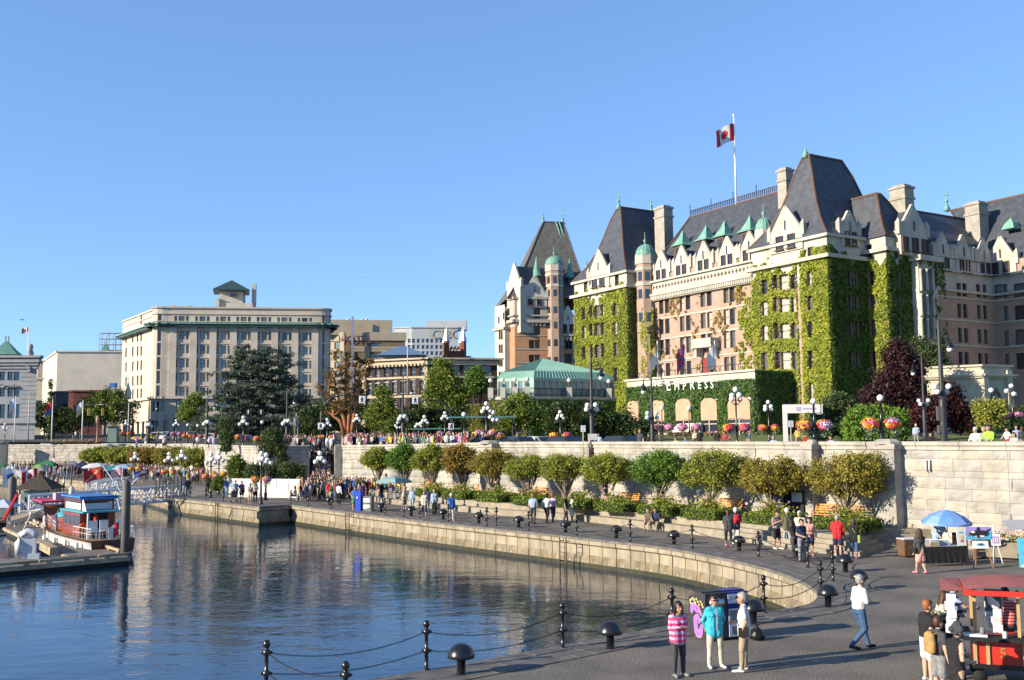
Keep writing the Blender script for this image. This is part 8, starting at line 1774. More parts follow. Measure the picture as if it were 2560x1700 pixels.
for x in(1.2,2.0):
 m=MB();m.tube([(-.25,-.25,0),(.25,.2,.8)],.02,4);m.tube([(.25,-.25,0),(-.25,.2,.45),(-.25,.3,.9)],.02,4);m.quad((-.25,-.2,.42),(.25,-.2,.42),(.25,.2,.42),(-.25,.2,.42));m.quad((-.25,.2,.45),(.25,.2,.45),(.25,.32,.95),(-.25,.32,.95));tag(ob('folding_chair',m,sgw,None,p+Vector((x,-.1,0)),x),'white folding chair '+('nearest the art stand' if x<1.5 else 'second from the art stand'),'chair','white folding chairs at the art stand')
redp=mat('cart_red',(.58,.035,.02),.35,var=.08,spec=.5);wdl=mat('pale_wood',(.55,.36,.17),.55,var=.15,scale=8,stretch=(1,1,.15));dkc=cloth('black')
cp0=G(2446,1712);CZ=-.36;CR=Matrix.Rotation(CZ,3,'Z');t=thing('vendor_cart','red vendor cart with canopy roof and the number 5 on its side','cart',cp0,CZ);X0,X1,Y0,Y1=-.05,1.65,0,1.15
m=MB();m.box(((X0+X1)/2,(Y0+Y1)/2,.70),(X1-X0,Y1-Y0,.50));ob('body',m,redp,t)
for x in(X0+.02,X0+.27,.92,X1-.02):m=MB();m.box((x,Y0-.02,.70),(.07,.05,.56));ob('batten',m,wdl,t)
text('5',.30,mat('gold_paint',(.45,.32,.08),.4,var=.2),t,(.52,Y0-.012,.60),(R(90),0,0),.008,'number','CENTER')
m=MB();m.box(((X0+X1)/2,(Y0+Y1)/2,.40),(X1-X0+.1,Y1-Y0+.1,.10));ob('chassis',m,black,t)
m=MB();m.box(((X0+X1)/2,Y0-.06,1.01),(X1-X0+.45,.52,.07));m.box((X0-.2,.45,1.01),(.35,1.2,.07));ob('counter',m,dkc,t)
m=MB();vv=[];x0,x1,y0,y1=-.22,1.85,-.42,1.5
for i in range(9):
 u=i/8;z_=2.04+.12*math.sin(math.pi*u)
 for j in range(7):v=j/6;vv.append((x0+(x1-x0)*u,y0+(y1-y0)*v,z_+.10*math.sin(math.pi*v)+.01*math.sin(i*2+j)))
for i in range(8):
 for j in range(6):m.f.append((i*7+j,i*7+7+j,i*7+8+j,i*7+1+j));m.m.append(0);m.sm.append(True)
m.v=vv;m.mi=1;m.box(((x0+x1)/2,y0,2.0),(x1-x0,.03,.11));m.box((x0,(y0+y1)/2,2.0),(.03,y1-y0,.11));m.mi=0;m.add([(x0,y0+.2,2.02),(x0-.45,y0+.35,1.97),(x0-.4,y1-.3,2.08),(x0,y1-.1,2.06)],[(0,1,2,3)]);ob('roof_canopy',m,[mat('faded_canopy',(.34,.11,.10),.8,var=.1,scale=3),redp],t)
for(x,y)in((X0+.05,Y0+.02),(.85,Y0+.02),(X0+.05,Y1),(X1-.25,Y1)):m=MB();m.box((x,y,1.53),(.06,.06,1.0));ob('post',m,wdl,t)
for x in(.25,1.4):
 for y in(.1,1.05):m=MB();m.lathe([(.14,-.03),(.15,0),(.14,.03)],16,M4=Matrix.Rotation(R(90),4,'X'));ob('wheel',m,plain('tyre_rubber',(.015,.015,.015),.8),t,(x-.2,y,.15))
for i,(x,y,zt,n_)in enumerate(((-.25,-.25,1.98,5),(.18,.2,1.98,5),(.22,.1,1.6,3))):
 m=MB();rd=random.Random(i);
 for k in range(n_):m.box((x+rd.uniform(-.03,.03),y+rd.uniform(-.04,.04),zt-.1-k*.16),(.19,.10,.17),rd.uniform(-.5,.5));
 tag(ob('hanging_cards',m,mat('paper_white',(.72,.72,.74),.7,var=.1,scale=20),None,cp0+CR@Vector((x,y,0)),CZ),('left','middle','lower middle')[i]+' bunch of white paper goods hanging from the cart roof','souvenirs')
def canv(lab,loc,w_,h_,rz,ms_,fn):m=MB();fn(m,w_,h_);tag(ob('framed_poster',m,ms_,None,cp0+CR@Vector(loc),rz),lab,'poster')
def feather(m,w_,h_):m.mi=0;m.box((0,0,0),(w_,.02,h_));m.mi=1;m.box((0,-.012,0),(w_*.92,.01,h_*.92));ell(m,-.02,-.03,w_*.22,h_*.36,-.022,0,rot=.5);ell(m,w_*.1,-h_*.18,w_*.25,h_*.2,-.024,0)
canv('white framed print of a pale shape hanging in the cart',(.40,.35,1.74),.36,.5,CZ,[plain('paper_plain',(.72,.73,.74)),plain('print_dark',(.10,.10,.11))],feather);canv('dark framed print at the right of the cart',(1.22,.35,1.66),.42,.6,CZ,[plain('paper_grey',(.4,.4,.4)),plain('print_black',(.03,.03,.03))],feather)
m=MB();rd=random.Random(5)
for k in range(46):m.mi=rd.randrange(4);m.box((rd.uniform(-.5,.0),rd.uniform(-.1,.5),1.38+rd.random()*.03),(.05,.03,.03),rd.random()*3)
tag(ob('trinkets',m,[sgw,cloth('brown'),cloth('teal'),plain('gold_bits',(.5,.35,.1),.3)],None,cp0+CR@Vector((-.35,.25,0)),CZ),'small souvenirs spread over the black side tray of the cart','souvenirs')['kind']='stuff'
tr=thing('side_tray','black draped side tray table at the left of the cart','table',cp0+CR@Vector((-.62,.45,0)),CZ);m=MB();m.box((0,0,1.33),(.62,.75,.05));ob('tray',m,dkc,tr);m=MB();m.box((0,.1,.8),(.45,.5,1.0));ob('drape',m,dkc,tr)
for(x,y,r_,h_,c,lab)in((.12,-.2,.05,.2,'grey','clear jar on the cart counter'),(.55,-.2,.05,.14,'white','white tin on the cart counter')):m=MB();m.lathe([(r_,0),(r_,h_*.8),(r_*.7,h_)],12);tag(ob('jar',m,cloth(c),None,cp0+CR@Vector((x,y,1.05))),lab,'jar')
m=MB();m.box((0,0,.025),(.46,.2,.05));tag(ob('white_tray',m,sgw,None,cp0+CR@Vector((-.02,-.15,1.05)),CZ),'white card tray on the left of the cart counter','tray')
v_=AT(2515,23.7,0,1500);vendor.location=(v_.x,v_.y,.42);vendor.rotation_euler.z=R(75)+R(90);m=MB();m.box((0,0,.47),(.4,.4,.06));m.tube([(0,0,.1),(0,0,.46)],.03,6);m.lathe([(.2,.08),(.2,.12)],10);tag(ob('stool',m,black,None,(v_.x,v_.y,.42),0),'dark stool under the seated cart vendor','stool')
A_=G(1765,1607);B_=G(1873,1596);e=(B_-A_).normalized();ang=math.atan2(e.y,e.x);W2=(B_-A_).length;D2=.80;bt=thing('painted_bin','double waste bin with purple tentacle painting and blue recycling side','bin',A_,ang)
ch=mat('bin_charcoal',(.045,.045,.048),.5,var=.15);bu=plain('bin_blue',(.015,.03,.20),.35);w1=W2*.5;Hf,Hb=1.24,1.08
def unit(x0,x1,m_,name):
 m=MB();x0+=.005;x1-=.005;m.add([(x0,0,.08),(x1,0,.08),(x1,D2,.08),(x0,D2,.08),(x0,0,Hf),(x1,0,Hf),(x1,D2*.45,Hf),(x0,D2*.45,Hf),(x0,D2,Hb),(x1,D2,Hb)],[(0,1,5,4),(4,5,6,7),(7,6,9,8),(3,8,9,2),(0,4,7,8,3),(1,2,9,6,5),(0,3,2,1)]);m.box(((x0+x1)/2,D2/2-.03,Hf-.02+.03),(x1-x0,D2*.5,.04));ob(name,m,m_,bt)
unit(0,w1,ch,'body');unit(w1,W2,bu,'blue_body')
m=MB();m.lathe([(.16,-.2),(.17,0),(.16,.2)],14,(0,0,0),True,Matrix.Rotation(R(90),4,'Y'));ob('hopper',m,plain('steel',(.45,.46,.48),.25,metal=.9),bt,(w1/2,.03,.98))
m=MB();m.mi=0;m.box((0,0,0),(w1*.9,.01,.24));m.box((0,0,-.62),(w1*.84,.012,.72));m.mi=1;m.box((0,-.004,-.45),(w1*.80,.012,.3));m.box((.02,-.004,-.82),(w1*.7,.012,.22));m.mi=2;m.lathe([(.045,0),(.045,.012)],14,(0,0,0),M4=Matrix.Translation((-.04,-.006,.02))@Matrix.Rotation(R(90),4,'X'));m.box((.17,-.008,.03),(.14,.01,.035));ob('front_panel',m,[sgw,mat('poster_grey',(.32,.33,.34),.5,col2=(.10,.11,.12),scale=7),black],bt,(w1*1.5,-.006,1.07))
for(s_,z_)in(('CANS &',1.09),('BOTTLES',1.05)):text(s_,.035,sgb,bt,(w1*1.12,-.016,z_),(R(90),0,0),.001,'lettering','LEFT')
pv=plain('paint_violet',(.33,.16,.62),.6);pp_=plain('paint_pinkline',(.75,.35,.60),.6);py_=plain('paint_yellow',(.85,.68,.25),.6)
def art(pts_,r_,m_,x):
 pts_=[(.04+p_[0]*.84,.06+p_[1]*.92)for p_ in pts_]
 m=MB();vv=[]
 for i,p_ in enumerate(pts_):
  a=pts_[max(i-1,0)];b=pts_[min(i+1,len(pts_)-1)];d=Vector((b[0]-a[0],b[1]-a[1])).normalized();w_=r_[i];vv+=[(x,p_[0]-d.y*w_,p_[1]+d.x*w_),(x,p_[0]+d.y*w_,p_[1]-d.x*w_)]
 m.add(vv,[(2*i,2*i+1,2*i+3,2*i+2)for i in range(len(pts_)-1)]);return m
def bez(P,n=14):
 out=[]
 for k in range(len(P)-1):
  a,b,c,d=P[max(k-1,0)],P[k],P[k+1],P[min(k+2,len(P)-1)]
  for i in range(n):u=i/n;out.append(tuple(.5*((2*b[j])+(c[j]-a[j])*u+(2*a[j]-5*b[j]+4*c[j]-d[j])*u*u+(3*b[j]-a[j]-3*c[j]+d[j])*u**3)for j in(0,1)))
 return out+[P[-1]]
for k,(P_,w_)in enumerate((([(.74,.66),(.66,.84),(.5,.86),(.44,.78),(.36,.82),(.22,.72),(.14,.64)],(.03,.075,.07,.05,.06,.04,.005)),([(.18,.30),(.26,.14),(.42,.14),(.50,.34),(.47,.56),(.36,.60),(.28,.50),(.33,.42)],(.06,.075,.08,.07,.055,.04,.04,.02)),([(.60,.58),(.56,.44),(.48,.34)],(.01,.035,.05)),([(.14,.42),(.16,.36),(.18,.28)],(.01,.05,.06)))):
 q=bez(P_);rr=[w_[min(int(i/14),len(w_)-1)]+(w_[min(int(i/14)+1,len(w_)-1)]-w_[min(int(i/14),len(w_)-1)])*(i%14)/14 for i in range(len(q))];m=art(q,[x*1.18+.006 for x in rr],pp_,-.004);ob('painted_outline',m,pp_,bt,(-.001*k,0,0));m=art(q,rr,pv,-.009);ob('painted_tentacle',m,pv,bt,(-.001*k,0,0))
rd=random.Random(3);m=MB()
for(y,z)in((.7,.98),(.64,1.02),(.56,1.06),(.5,1.02),(.45,.96),(.4,1.06),(.33,1.0),(.28,.93),(.2,1.02),(.14,.96),(.1,.9),(.18,.56),(.12,.5),(.09,.44),(.68,.92)):
 n=10;m.add([(-.008,y+(.045 if i%2 else .02)*math.cos(i*.628+y*9),z+(.045 if i%2 else .02)*math.sin(i*.628+y*9))for i in range(n)],[tuple(range(n))])
ob('painted_stars',m,py_,bt)['kind']='stuff'
m=MB();m.lathe([(.06,0),(.2,.04),(.22,.14),(.14,.27),(.04,.33),(.06,.38)],9);tag(ob('shade_lump',m,mat('shade_black',(.015,.015,.015),.25,bump=.8,bscale=8),None,G(1893,1600)),'black lump standing in for dark shade at the right end of the bin','bag')  # black lump added where only dark shade lies beside the bin
DZ=-1.05;deckm=mat('deck_planks',(.24,.215,.185),.85,scale=2.0,col2=(.14,.125,.11),bump=.2,bscale=12,coords='Position');rail_=mat('bull_rail',(.42,.34,.22),.8,var=.25,scale=1.5,coords='Position');alum=plain('aluminium',(.72,.74,.77),.5);fl_black=plain('float_black',(.02,.02,.02),.7)
def fl(name,lab,P,rails=()):
 c=P[0];t=thing(name,lab,'dock',c);Q_=[p-c for p in P];m=MB();e=(Q_[1]-Q_[0]);L_=e.length;e.normalize();n_=max(2,int(L_/.5));wv=Q_[-1]-Q_[0];o_=Q_[1];w2=Q_[2]-Q_[1]
 pl=[]
 for i in range(n_):
  a,b=i/n_,(i+.96)/n_;p0,p1=e*L_*a,e*L_*b;q0,q1=wv.lerp(o_-Q_[0]+w2,a),wv.lerp(o_-Q_[0]+w2,b);m=MB();m.add([(v.x,v.y,z)for z in(-.09,random.uniform(0,.012))for v in(p0,p1,q1,q0)],[(3,2,1,0),(4,5,6,7),(0,1,5,4),(1,2,6,5),(2,3,7,6),(3,0,4,7)])
  ob('plank',m,deckm,t)
 m=MB();m.prism([(p.x,p.y)for p in Q_],-.62,-.10);ob('float',m,fl_black,t)
 for(i,j)in rails:
  a,b=Q_[i],Q_[j];L2=(b-a).length;u=(b-a)/L2;k=0
  while k<L2-1.2:m=MB();m.tube([a+u*k+Vector((0,0,.17)),a+u*min(L2,k+2.9)+Vector((0,0,.17))],.07,4);m.tube([a+u*(k+.3)+Vector((0,0,.05)),a+u*(k+.6)+Vector((0,0,.05))],.06,4);m.tube([a+u*min(L2,k+2.2)+Vector((0,0,.05)),a+u*min(L2,k+2.5)+Vector((0,0,.05))],.06,4);ob('bull_rail',m,rail_,t);k+=3.0
 m=MB();
 for i in range(len(Q_)):m.tube([Q_[i]+Vector((0,0,-.12)),Q_[(i+1)%len(Q_)]+Vector((0,0,-.12))],.09,4)
 ob('edge_beam',m,rail_,t)
fl('floating_dock','main plank float with timber rails running up to the launches',[G(300,1384,DZ),G(62,1307,DZ),G(10,1318,DZ),G(175,1392,DZ)],((0,1),))
fl('floating_dock','near edge float with a long timber curb at the lower left',[G(322,1392,DZ),G(300,1384,DZ),G(-60,1400,DZ),G(-60,1425,DZ)],((3,0),))
fl('floating_dock','low float under the kiosk',[G(175,1290,DZ),G(150,1266,DZ),G(-10,1275,DZ),G(-30,1303,DZ)],((0,3),))
m=MB();m.tube([(0,0,0),(1.0,0,0)],.2,4)
p=G(88,1360,DZ);p2=G(135,1385,DZ);m=MB();m.tube([Vector((0,0,.15)),p2-p+Vector((0,0,.15))],.22,4);tag(ob('timber_curb',m,rail_,None,p),'pale slotted timber curb beside the outboard tender','curb')
def piling(px,yt,py,r_,lab,c=(.10,.095,.09)):
 p=G(px,py,DZ);zt_=ZY(px,yt,p.y);m=MB();m.lathe([(r_,-5),(r_,zt_-.25),(r_*.25,zt_)],14);tag(ob('piling',m,mat('piling_grey',c,.6,var=.15,scale=1.5),None,(p.x,p.y,0)),lab,'piling')
piling(312,1198,1386,.23,'tall grey steel piling at the corner of the float');piling(27,1190,1312,.30,'thick grey piling left of the kiosk');piling(130,1187,1262,.17,'dark piling behind the kiosk roof',(.02,.02,.02));piling(176,1160,1270,.06,'thin pole beside the gangway landing',(.3,.3,.3))
def hull(L_,W_,D_,sheer=.35,n=10,tr=.85):
 """hull pointing +x, transom at 0"""
 m=MB();S=[];prof_n=6
 for i in range(n+1):
  u=i/n;hw=W_/2*(tr+(1-tr)*math.sin(min(1,u*2)*math.pi/2))if u<.5 else W_/2*math.cos((u-.5)/.5*math.pi/2)**.7;top=D_*(.85+sheer*u*u);row=[]
  for s_ in(-1,1):
   for j in range(prof_n+1):pass
  k=[(0,-.35+.5*max(0,u-.8)),(.55*hw,-.28+.4*max(0,u-.8)),(.88*hw,0),(.97*hw,top*.45),(hw,top-.12),(hw*1.03,top)]
  S.append([(u*L_+(.5*u*u if j>3 else 0),y,z)for j,(y,z)in enumerate(k)])
 V=[];
 for s in S:V+=[(x,-y,z)for x,y,z in s]+[(x,y,z)for x,y,z in s]
 for i in range(n):
  for j in range(5):
   a,b=i*12+j,(i+1)*12+j;m.f.append((a,a+1,b+1,b));m.m.append(1 if j<1 else 0 if j<4 else 2);m.sm.append(True);m.f.append((a+6,b+6,b+7,a+7));m.m.append(1 if j<1 else 0 if j<4 else 2);m.sm.append(True)
  m.f.append((i*12+4,(i+1)*12+4,(i+1)*12+10,i*12+10));m.m.append(3);m.sm.append(False)
 m.v=V;m.f.append((0,6,7,8,9,10,11,5,4,3,2,1));m.m.append(4);m.sm.append(False);return m
varn=mat('varnished_wood',(.28,.055,.02),.3,var=.2,scale=3,stretch=(.3,3,3),spec=.5);mahog=mat('mahogany',(.10,.022,.012),.25,var=.2,scale=2,spec=.5);bwhite=plain('boat_white',(.75,.75,.74),.35);teal_=plain('boat_teal',(.05,.33,.42),.5);tarp=mat('blue_tarp',(.05,.22,.55),.5,var=.15,scale=3);glz=plain('boat_glass',(.04,.06,.07),.1,spec=.8);dkdeck=plain('boat_deck',(.30,.24,.17),.7)
def wrail(m,pts_,h_,r_=.018,st=.45):
 for a,b in zip(pts_[:-1],pts_[1:]):
  a,b=Vector(a),Vector(b);n=max(1,int((b-a).length/st));m.tube([a+Vector((0,0,h_)),b+Vector((0,0,h_))],r_,4);m.tube([a+Vector((0,0,h_*.5)),b+Vector((0,0,h_*.5))],r_*.6,4)
  for i in range(n+1):c=a.lerp(b,i/n);m.tube([c,c+Vector((0,0,h_))],r_*.7,4)
s0=G(282,1390,-1.5);s1=G(138,1354,-1.5);d=(s1-s0);an=math.atan2(d.y,d.x);t=thing('motor_launch','wooden motor launch with mahogany transom, teal roofs and white hull','boat',(s0.x,s0.y,-1.5),an);Lb=12.5;t.scale=(1,1,.9)
ob('hull',hull(Lb,3.0,1.25),[bwhite,fl_black,mahog,dkdeck,mahog],t)
m=MB();m.box((-.02,0,.16),(.04,2.6,.07));ob('waterline_stripe',m,bwhite,t)
m=MB();m.box((4.6,0,1.9),(3.4,2.1,1.6));ob('cabin',m,varn,t)
for k in range(4):
 for s_ in(-1,1):m=MB();m.box((3.4+k*.8,s_*1.055,2.15),(.6,.03,.65));ob('window',m,glz,t)
m=MB();m.box((2.88,0,2.1),(.04,1.2,1.1));ob('aft_opening',m,fl_black,t)
m=MB();m.box((3.9,0,2.80),(4.6,2.6,.10));ob('teal_roof',m,teal_,t)
m=MB();m.box((4.6,0,3.1),(3.2,1.9,.42));ob('upper_boards',m,bwhite,t)
for x in(3.0,6.2):
 for s_ in(-1,1):m=MB();m.tube([(x,s_*.95,2.8),(x,s_*.95,3.7)],.04,4);ob('red_post',m,plain('post_red',(.35,.04,.03)),t)
m=MB();m.box((4.6,0,3.52),(3.3,2.0,.28));ob('upper_valance',m,mahog,t)
m=MB();m.box((4.6,0,3.75),(3.8,2.3,.10));m.box((2.75,0,3.66),(.1,2.3,.18));ob('upper_canopy',m,tarp,t)
for s_ in(-1,1):m=MB();m.add([(2.7,s_*1.0,2.85),(1.9,s_*1.0,2.85),(2.5,s_*1.0,3.6),(2.7,s_*1.0,3.6)],[(0,1,2,3)]);m.tube([(.9,s_*1.2,1.1),(.9,s_*1.2,2.8)],.05,4);ob('white_fin',m,bwhite,t)
m=MB();m.box((8.2,0,1.65),(3.6,1.8,.9));ob('fore_cabin',m,varn,t);m=MB();m.lathe([(1.0,0),(.95,.25),(.5,.45),(.05,.5)],12,(8.2,0,2.05));ob('fore_cover',m,teal_,t,scale=(1,1,1))
m=MB();wrail(m,[(.1,-1.25,1.12),(.1,1.25,1.12)],.7);wrail(m,[(.1,-1.25,1.12),(2.8,-1.45,1.15)],.7);wrail(m,[(.1,1.25,1.12),(2.8,1.45,1.15)],.7);wrail(m,[(6.5,1.4,1.25),(10.5,.8,1.5)],.6);wrail(m,[(6.5,-1.4,1.25),(10.5,-.8,1.5)],.6);ob('white_railing',m,bwhite,t)['kind']='stuff'
tm=Matrix.Translation((s0.x,s0.y,-1.5))@Matrix.Rotation(an,4,'Z')@Matrix.Diagonal((1,1,.9,1))
person('women',tm@Vector((2.0,.4,1.05)),200,'red','charcoal','black','brown',0,'woman in red on the after deck of the launch',1.6);person('stand',tm@Vector((7.0,-1.05,1.15)),250,'charcoal','navy','black','grey',0,'man in charcoal on the side deck of the launch',1.7)
for i,(x,y,c)in enumerate(((1.0,.8,bwhite),(1.2,.1,bwhite),(.9,-.8,bwhite))):
 m=MB();m.box((0,0,.42),(.5,.5,.05));m.box((.22,0,.75),(.05,.5,.6));
 for a in(-.2,.2):
  for b in(-.2,.2):m.tube([(a,b,0),(a,b,.42)],.02,4)
 tag(ob('deck_chair',m,c,None,tm@Vector((x,y,1.1)),an),('left','middle','right')[i]+' white plastic chair on the after deck of the launch','chair','white chairs on the launch')
flag('flag','small red ensign hanging at the stern of the launch',tm@Vector((0,-.3,2.2)),.5,.75,R(200),lambda u,v:redc if u<.6 else whitec,tilt=-.6)
m=MB();m.lathe([(.30,-.09),(.38,-.09),(.38,.09),(.30,.09)],14,(0,0,0),M4=Matrix.Rotation(R(90),4,'Y'));tag(ob('life_ring',m,plain('ring_orange',(.8,.15,.03)),None,tm@Vector((2.6,.9,1.6)),an),'orange life ring beside the launch cabin','life ring')
s0=G(150,1336,-1.5);s1=G(92,1308,-1.5);d=s1-s0;an=math.atan2(d.y,d.x);t=thing('small_launch','smaller white launch with crimson roof and varnished windows','boat',(s0.x,s0.y,-1.5),an)
ob('hull',hull(8.5,2.5,1.1),[bwhite,fl_black,varn,dkdeck,mahog],t);m=MB();m.box((3.6,0,1.45),(4.4,1.9,.9));ob('cabin',m,varn,t)
for k in range(5):
 for s_ in(-1,1):m=MB();m.box((1.8+k*.9,s_*.96,1.75),(.72,.03,.5));ob('window',m,glz,t)
for k in range(6):
 for s_ in(-1,1):m=MB();m.tube([(1.35+k*.9,s_*.95,1.4),(1.35+k*.9,s_*.95,2.3)],.035,4);ob('post',m,varn,t)
m=MB();m.box((3.7,0,2.32),(5.2,2.3,.12));ob('crimson_roof',m,plain('crimson',(.55,.03,.09),.5),t);m=MB();m.box((2.6,-.3,2.65),(1.4,.8,.5));ob('roof_board',m,plain('board_grey',(.4,.38,.42)),t)
m=MB();m.lathe([(.0,0),(.22,.1),(.18,1.3),(.03,1.5)],8);tag(ob('folded_parasol',m,plain('canvas_cream',(.62,.55,.50)),None,PT(178,1272,66)),'folded cream parasol standing between the two launches','umbrella')
s0=G(-150,1388,-1.5);s1=G(40,1396,-1.5);d=s1-s0;an=math.atan2(d.y,d.x);t=thing('motorboat','white motorboat bow entering at the left edge','boat',(s0.x,s0.y,-1.5),an);ob('hull',hull(4.6,2.0,1.15),[bwhite,fl_black,plain('navy_trim',(.02,.03,.10)),bwhite,bwhite],t);m=MB();m.add([(-.5,-.8,1.1),(2.6,-.6,1.1),(1.6,-.6,1.75),(-.5,-.7,1.85),(-.5,.8,1.1),(2.6,.6,1.1),(1.6,.6,1.75),(-.5,.7,1.85)],[(0,1,2,3),(5,4,7,6),(1,5,6,2),(3,2,6,7)]);ob('cabin',m,bwhite,t);m=MB();m.box((.7,-.79,1.45),(1.1,.03,.3));ob('window',m,glz,t)
p=G(66,1398,DZ);m=MB();U=[(-.42,0,.25),(-.48,0,.9),(-.35,.05,1.3),(0,.05,1.48),(.35,0,1.42),(.5,-.05,1.2)];m.tube(U,[.15,.18,.19,.19,.18,.15],10);m.box((.1,.1,.62),(.7,.22,1.1));m.box((.35,.1,.15),(.6,.3,.3));tag(ob('tender',m,mat('shrink_white',(.55,.58,.64),.45,var=.1,scale=2),None,p,.2),'silver grey inflatable tender stood on its side on the float','dinghy')
p=G(38,1322,DZ);h_=hull(3.2,1.3,.55);m=ob('rowing_dinghy',h_,[bwhite,bwhite,bwhite,dkdeck,bwhite],None,p+Vector((-.6,.3,.45)),.35);m.scale=(.62,)*3;m.rotation_euler=(R(25),R(-14),.35);tag(m,'upturned white dinghy propped on the float','dinghy')
m=MB();m.tube([(0,0,0),(.5,0,1.1)],.03,4);m.ball((.52,0,1.15),.14,8);tag(ob('white_oar',m,bwhite,None,G(58,1325,DZ)),'white paddle leaning at the end of the float','oar')
m=MB();m.tube([(0,0,0),(.9,0,1.8)],.12,5);tag(ob('furled_red_flag',m,redc,None,PT(9,1300,72)),'furled red flag leaning at the left edge','flag')
p=G(6,1318,DZ);t=thing('white_canopy','pale blue white canopy top at the left edge of the floats','tent',p);m=MB();m.lathe([(1.5,0),(.05,.55)],4,(0,0,ZY(6,1267,p.y)-DZ),False,ph=.785);ob('canopy',m,plain('canopy_pale',(.55,.60,.70)),t)
for x in(-.8,.9):m=MB();m.tube([(x,0,0),(x,0,ZY(6,1267,p.y)-DZ)],.03,4);ob('post',m,alum,t)
p=G(78,1284,DZ);Yk=p.y+1.5;t=thing('float_kiosk','small kiosk with dark shingled pyramid roof on the float','kiosk',(p.x,Yk,DZ),.05);kz=ZY(80,1222,Yk)-DZ;ka=ZY(67,1187,Yk)-DZ;kw=48*Yk/F
for r_ in range(7):
 f0,f1=1-r_/7,1-(r_+1)/7;m=MB();m.lathe([(kw*1.36*f0,kz+(ka-kz)*r_/7-.0),(kw*1.36*f1+.05,kz+(ka-kz)*(r_+1)/7+.05),(kw*1.36*f1,kz+(ka-kz)*(r_+1)/7-.0)],4,smooth=False,ph=.785);ob('shingle_course',m,mat('roof_shingle',(.07,.06,.045),.9,var=.3,scale=5),t)
for x in(-1,1):
 for y in(-1,1):m=MB();m.box((x*kw*.72,y*kw*.72,kz/2),(.12,.12,kz));ob('post',m,cloth('brown'),t)
m=MB();m.box((0,.2,1.0),(kw*1.3,kw*1.1,1.9));ob('glazed_room',m,plain('kiosk_glass',(.16,.28,.24),.2),t);m=MB();m.box((0,-kw*.7,.55),(kw*1.3,.4,.9));ob('counter',m,cloth('charcoal'),t)
def gangway(lab,a,b,h_,w_=1.4,bays=9,arch=0):
 t=thing('gangway',lab,'gangway',a);d=b-a;sd_=Vector((-d.y,d.x,0)).normalized()*w_/2
 for s_,nm in((-1,'near_truss'),(1,'far_truss')):
  m=MB();P0=[d*(i/bays)+sd_*s_+Vector((0,0,arch*math.sin(math.pi*i/bays)))for i in range(bays+1)];m.tube(P0,.10,4);m.tube([q+Vector((0,0,h_))for q in P0],.08,4);m.tube([q+Vector((0,0,h_*.55))for q in P0],.03,4)
  for i in range(bays+1):
   m.tube([P0[i],P0[i]+Vector((0,0,h_))],.06,4)
   if i<bays:
    m.tube([P0[i]+Vector((0,0,0 if i%2 else h_)),P0[i+1]+Vector((0,0,h_ if i%2 else 0))],.045,4)
    for j in range(1,5):q=P0[i].lerp(P0[i+1],j/5);m.tube([q,q+Vector((0,0,h_*.55))],.012,3)
  ob(nm,m,alum,t)
 m=MB();m.add([sd_*-1,sd_,d+sd_,d-sd_],[(0,1,2,3)]);ob('walkway',m,plain('grating',(.18,.18,.18),.6),t)
gangway('long aluminium truss gangway from the quay down to the floats',PT(434,1250,96),PT(60,1281,84),1.35,bays=16)
gangway('short upper aluminium ramp behind the long gangway',PT(228,1229,104),PT(307,1214,108),.85,bays=6)
m=MB();wrail(m,[(0,0,0),(4.2,.6,0)],1.0,.035,.8);tag(ob('pipe_railing',m,alum,None,G(48,1310,DZ)),'grey pipe railing on the float before the kiosk','railing')
p=G(424,1247);t=thing('gangway_gate','dark barred gate at the top of the long gangway','gate',p,-.3)
for k in range(9):m=MB();m.tube([(-1.5+k*.38,0,0),(-1.5+k*.38,0,2.0)],.03,4);ob('bar',m,black,t)
for z in(.1,1.9):m=MB();m.tube([(-1.5,0,z),(1.55,0,z)],.04,4);ob('cross_rail',m,black,t)
def pflag(lab,a,b,w_,h_,fn,rz,lab2):
 m=MB();m.tube([(0,0,0),b-a],.05,5);tag(ob('leaning_pole',m,sgw,None,a),lab2,'pole');flag('flag',lab,b-(b-a)*.04,w_,h_,rz,fn,tilt=-.25)
pflag('large red flag flying from a leaning pole over the gangway',PT(302,1228,80),PT(257,1163,80),1.4,.95,lambda u,v:plain('flag_gold',(.7,.5,.2))if abs(u-v)<.08 else redc,R(195),'white leaning pole of the large red flag')
pflag('red and white striped flag above the upper ramp',PT(305,1200,92),PT(307,1166,92),1.0,.75,lambda u,v:redc if int(v*8)%2 else whitec,R(195),'short white pole of the striped flag')
pflag('red and blue cross flag on a leaning pole by the crowd',PT(325,1215,92),PT(368,1170,92),1.1,.6,lambda u,v:whitec if abs(u-v)<.12 or abs(v-.5)<.1 else(redc if u<.5 else fb_),R(215),'white leaning pole of the red and blue flag')
for i,(px,py,Y,fn,lab,w_,h_)in enumerate(((30,1160,90,lambda u,v:fpk if v>.3 else whitec,'tall white and blue flag at far left',.7,1.7),(38,1160,90,lambda u,v:fb_ if abs(v-.5)<.15 else whitec,'white flag with a blue band at far left',.6,1.6),(50,1168,92,canada,'red and white flag in the flag row',.9,.9),(95,1166,92,canada,'large red and white flag at the end of the flag row',1.3,1.2),(42,1183,90,lambda u,v:cloth('yellow'),'small yellow flag in front of the flag row',.4,.4),(86,1184,92,lambda u,v:cloth('yellow'),'small yellow flag above the kiosk roof',.45,.45),(66,1168,92,lambda u,v:whitec,'wide white flag in the flag row',1.6,.7),(118,1160,130,lambda u,v:cloth('cream'),'cream banner slanting by the green tent',2.6,.7))):
 p=PT(px,py,Y);pflag(lab,Vector((p.x,p.y,-1 if Y<100 else 0)),p,w_,h_,fn,R(200),'thin pole of the '+lab)
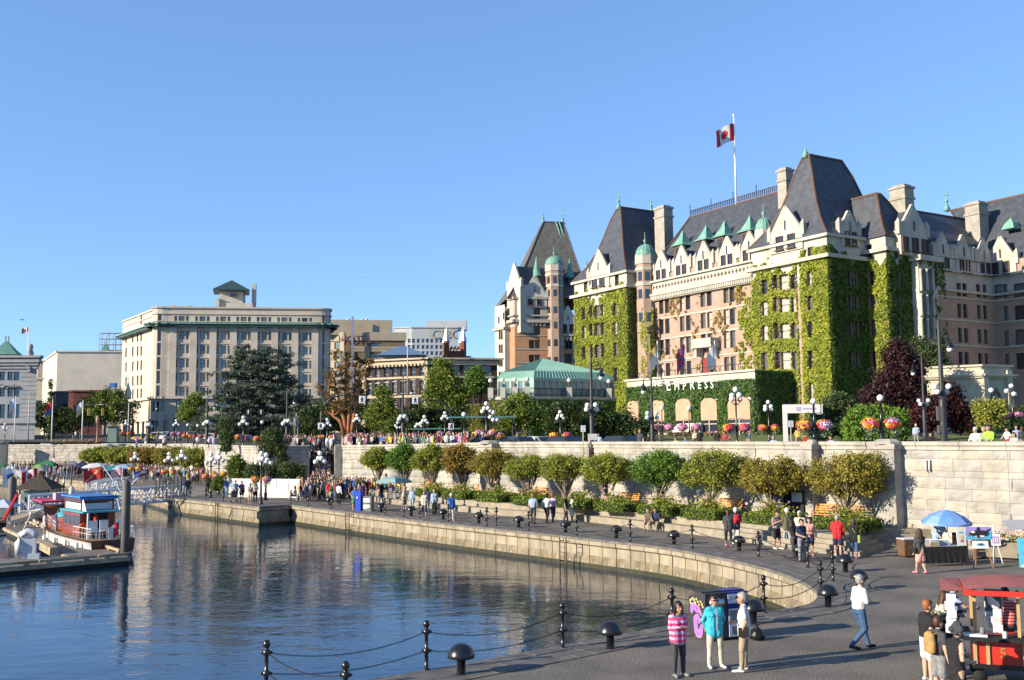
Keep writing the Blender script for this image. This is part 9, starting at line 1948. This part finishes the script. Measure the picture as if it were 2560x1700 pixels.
def tent(lab,px,ye,ya,wpx,Y,c,cat='tent'):
 p=PT(px,ye,Y);w_=wpx/F*Y/2;t=thing('market_tent',lab,cat,(p.x,p.y,0),.2);ha=ZY(px,ya,Y)-p.z;m=MB();m.lathe([(w_*1.2,-.35),(w_*1.2,0),(.05,ha)],4,(0,0,p.z),False,ph=.785);ob('canopy',m,cloth(c),t)
 for x in(-1,1):
  for y in(-1,1):m=MB();m.tube([(x*w_*.8,y*w_*.8,0),(x*w_*.8,y*w_*.8,p.z)],.03,4);ob('leg',m,sgw,t)
tent('green and yellow canopy tent on the market quay',118,1160,1149,46,146,'green');tent('bright green flat awning below the green tent',97,1165,1161,30,144,'lime');tent('grey striped awning tent left of the navy tent',178,1160,1152,38,146,'grey');tent('navy blue peaked tent in the market',206,1172,1151,48,144,'navy');tent('green awning at the far left edge of the market',2,1163,1157,20,150,'green')
for px,yy,r_,c,lab in((245,1157,1.9,'white','white market parasol right of the navy tent'),(268,1164,1.5,'cream','cream market parasol under the trees'),(313,1160,1.7,'lightblue','pale blue market parasol before the globe lamp'),(290,1163,1.6,'teal','dull teal market parasol between the pale ones')):Y=136;a=AT(px,Y);parasol('market_parasol',lab,(a.x,a.y,0),r_,ZY(px,yy,Y),cloth(c),6,.55)
for k in range(4):p=tm@Vector((1.5+k*2.2,1.62,.55));m=MB();m.lathe([(.03,-.3),(.12,-.24),(.12,.24),(.03,.3)],8);m.tube([(0,0,.3),(0,0,.75)],.012,3);tag(ob('fender',m,bwhite,None,p),('stern','second','third','bow')[k]+' white fender hanging on the dock side of the launch','fender','fenders of the launch')
for px,py,lab in((905,695,'white gull high in the sky over the tan hotel'),(55,800,'dark bird in the sky near the thin flagpole')):m=MB();m.add([(-.9,0,.1),(-.4,.15,.25),(0,.2,0),(0,-.2,0),(-.4,-.12,.22),(.4,.15,.25),(.9,0,.1),(.4,-.12,.22)],[(0,1,2,3,4),(2,5,6,7,3)]);m.tube([(0,-.5,0),(0,0,.03),(0,.45,0)],[.03,.1,.02],6);tag(ob('bird',m,sgw if px>100 else sgb,None,PT(px,py,180)),lab,'bird')
ORD=['leftmost','second','third','fourth','fifth','sixth','seventh','eighth','ninth','tenth','eleventh','twelfth']
by={}
for o in COL.objects:
 if o.parent is None and o.get('label'):
  wd_=o['label'].split()
  if len(wd_)>16:o['label']=' '.join(wd_[:16])
  by.setdefault(o['label'],[]).append(o)
for lab,os_ in by.items():
 if len(os_)>1:
  bpy.context.view_layer.update()if False else None
  os_.sort(key=lambda o:PX(o.location)[0]);wd_=lab.split()[:12]
  for i,o in enumerate(os_):o['label']=' '.join(wd_)+', '+(ORD[min(i,11)]if i==0 else ORD[min(i,11)]+' from left')
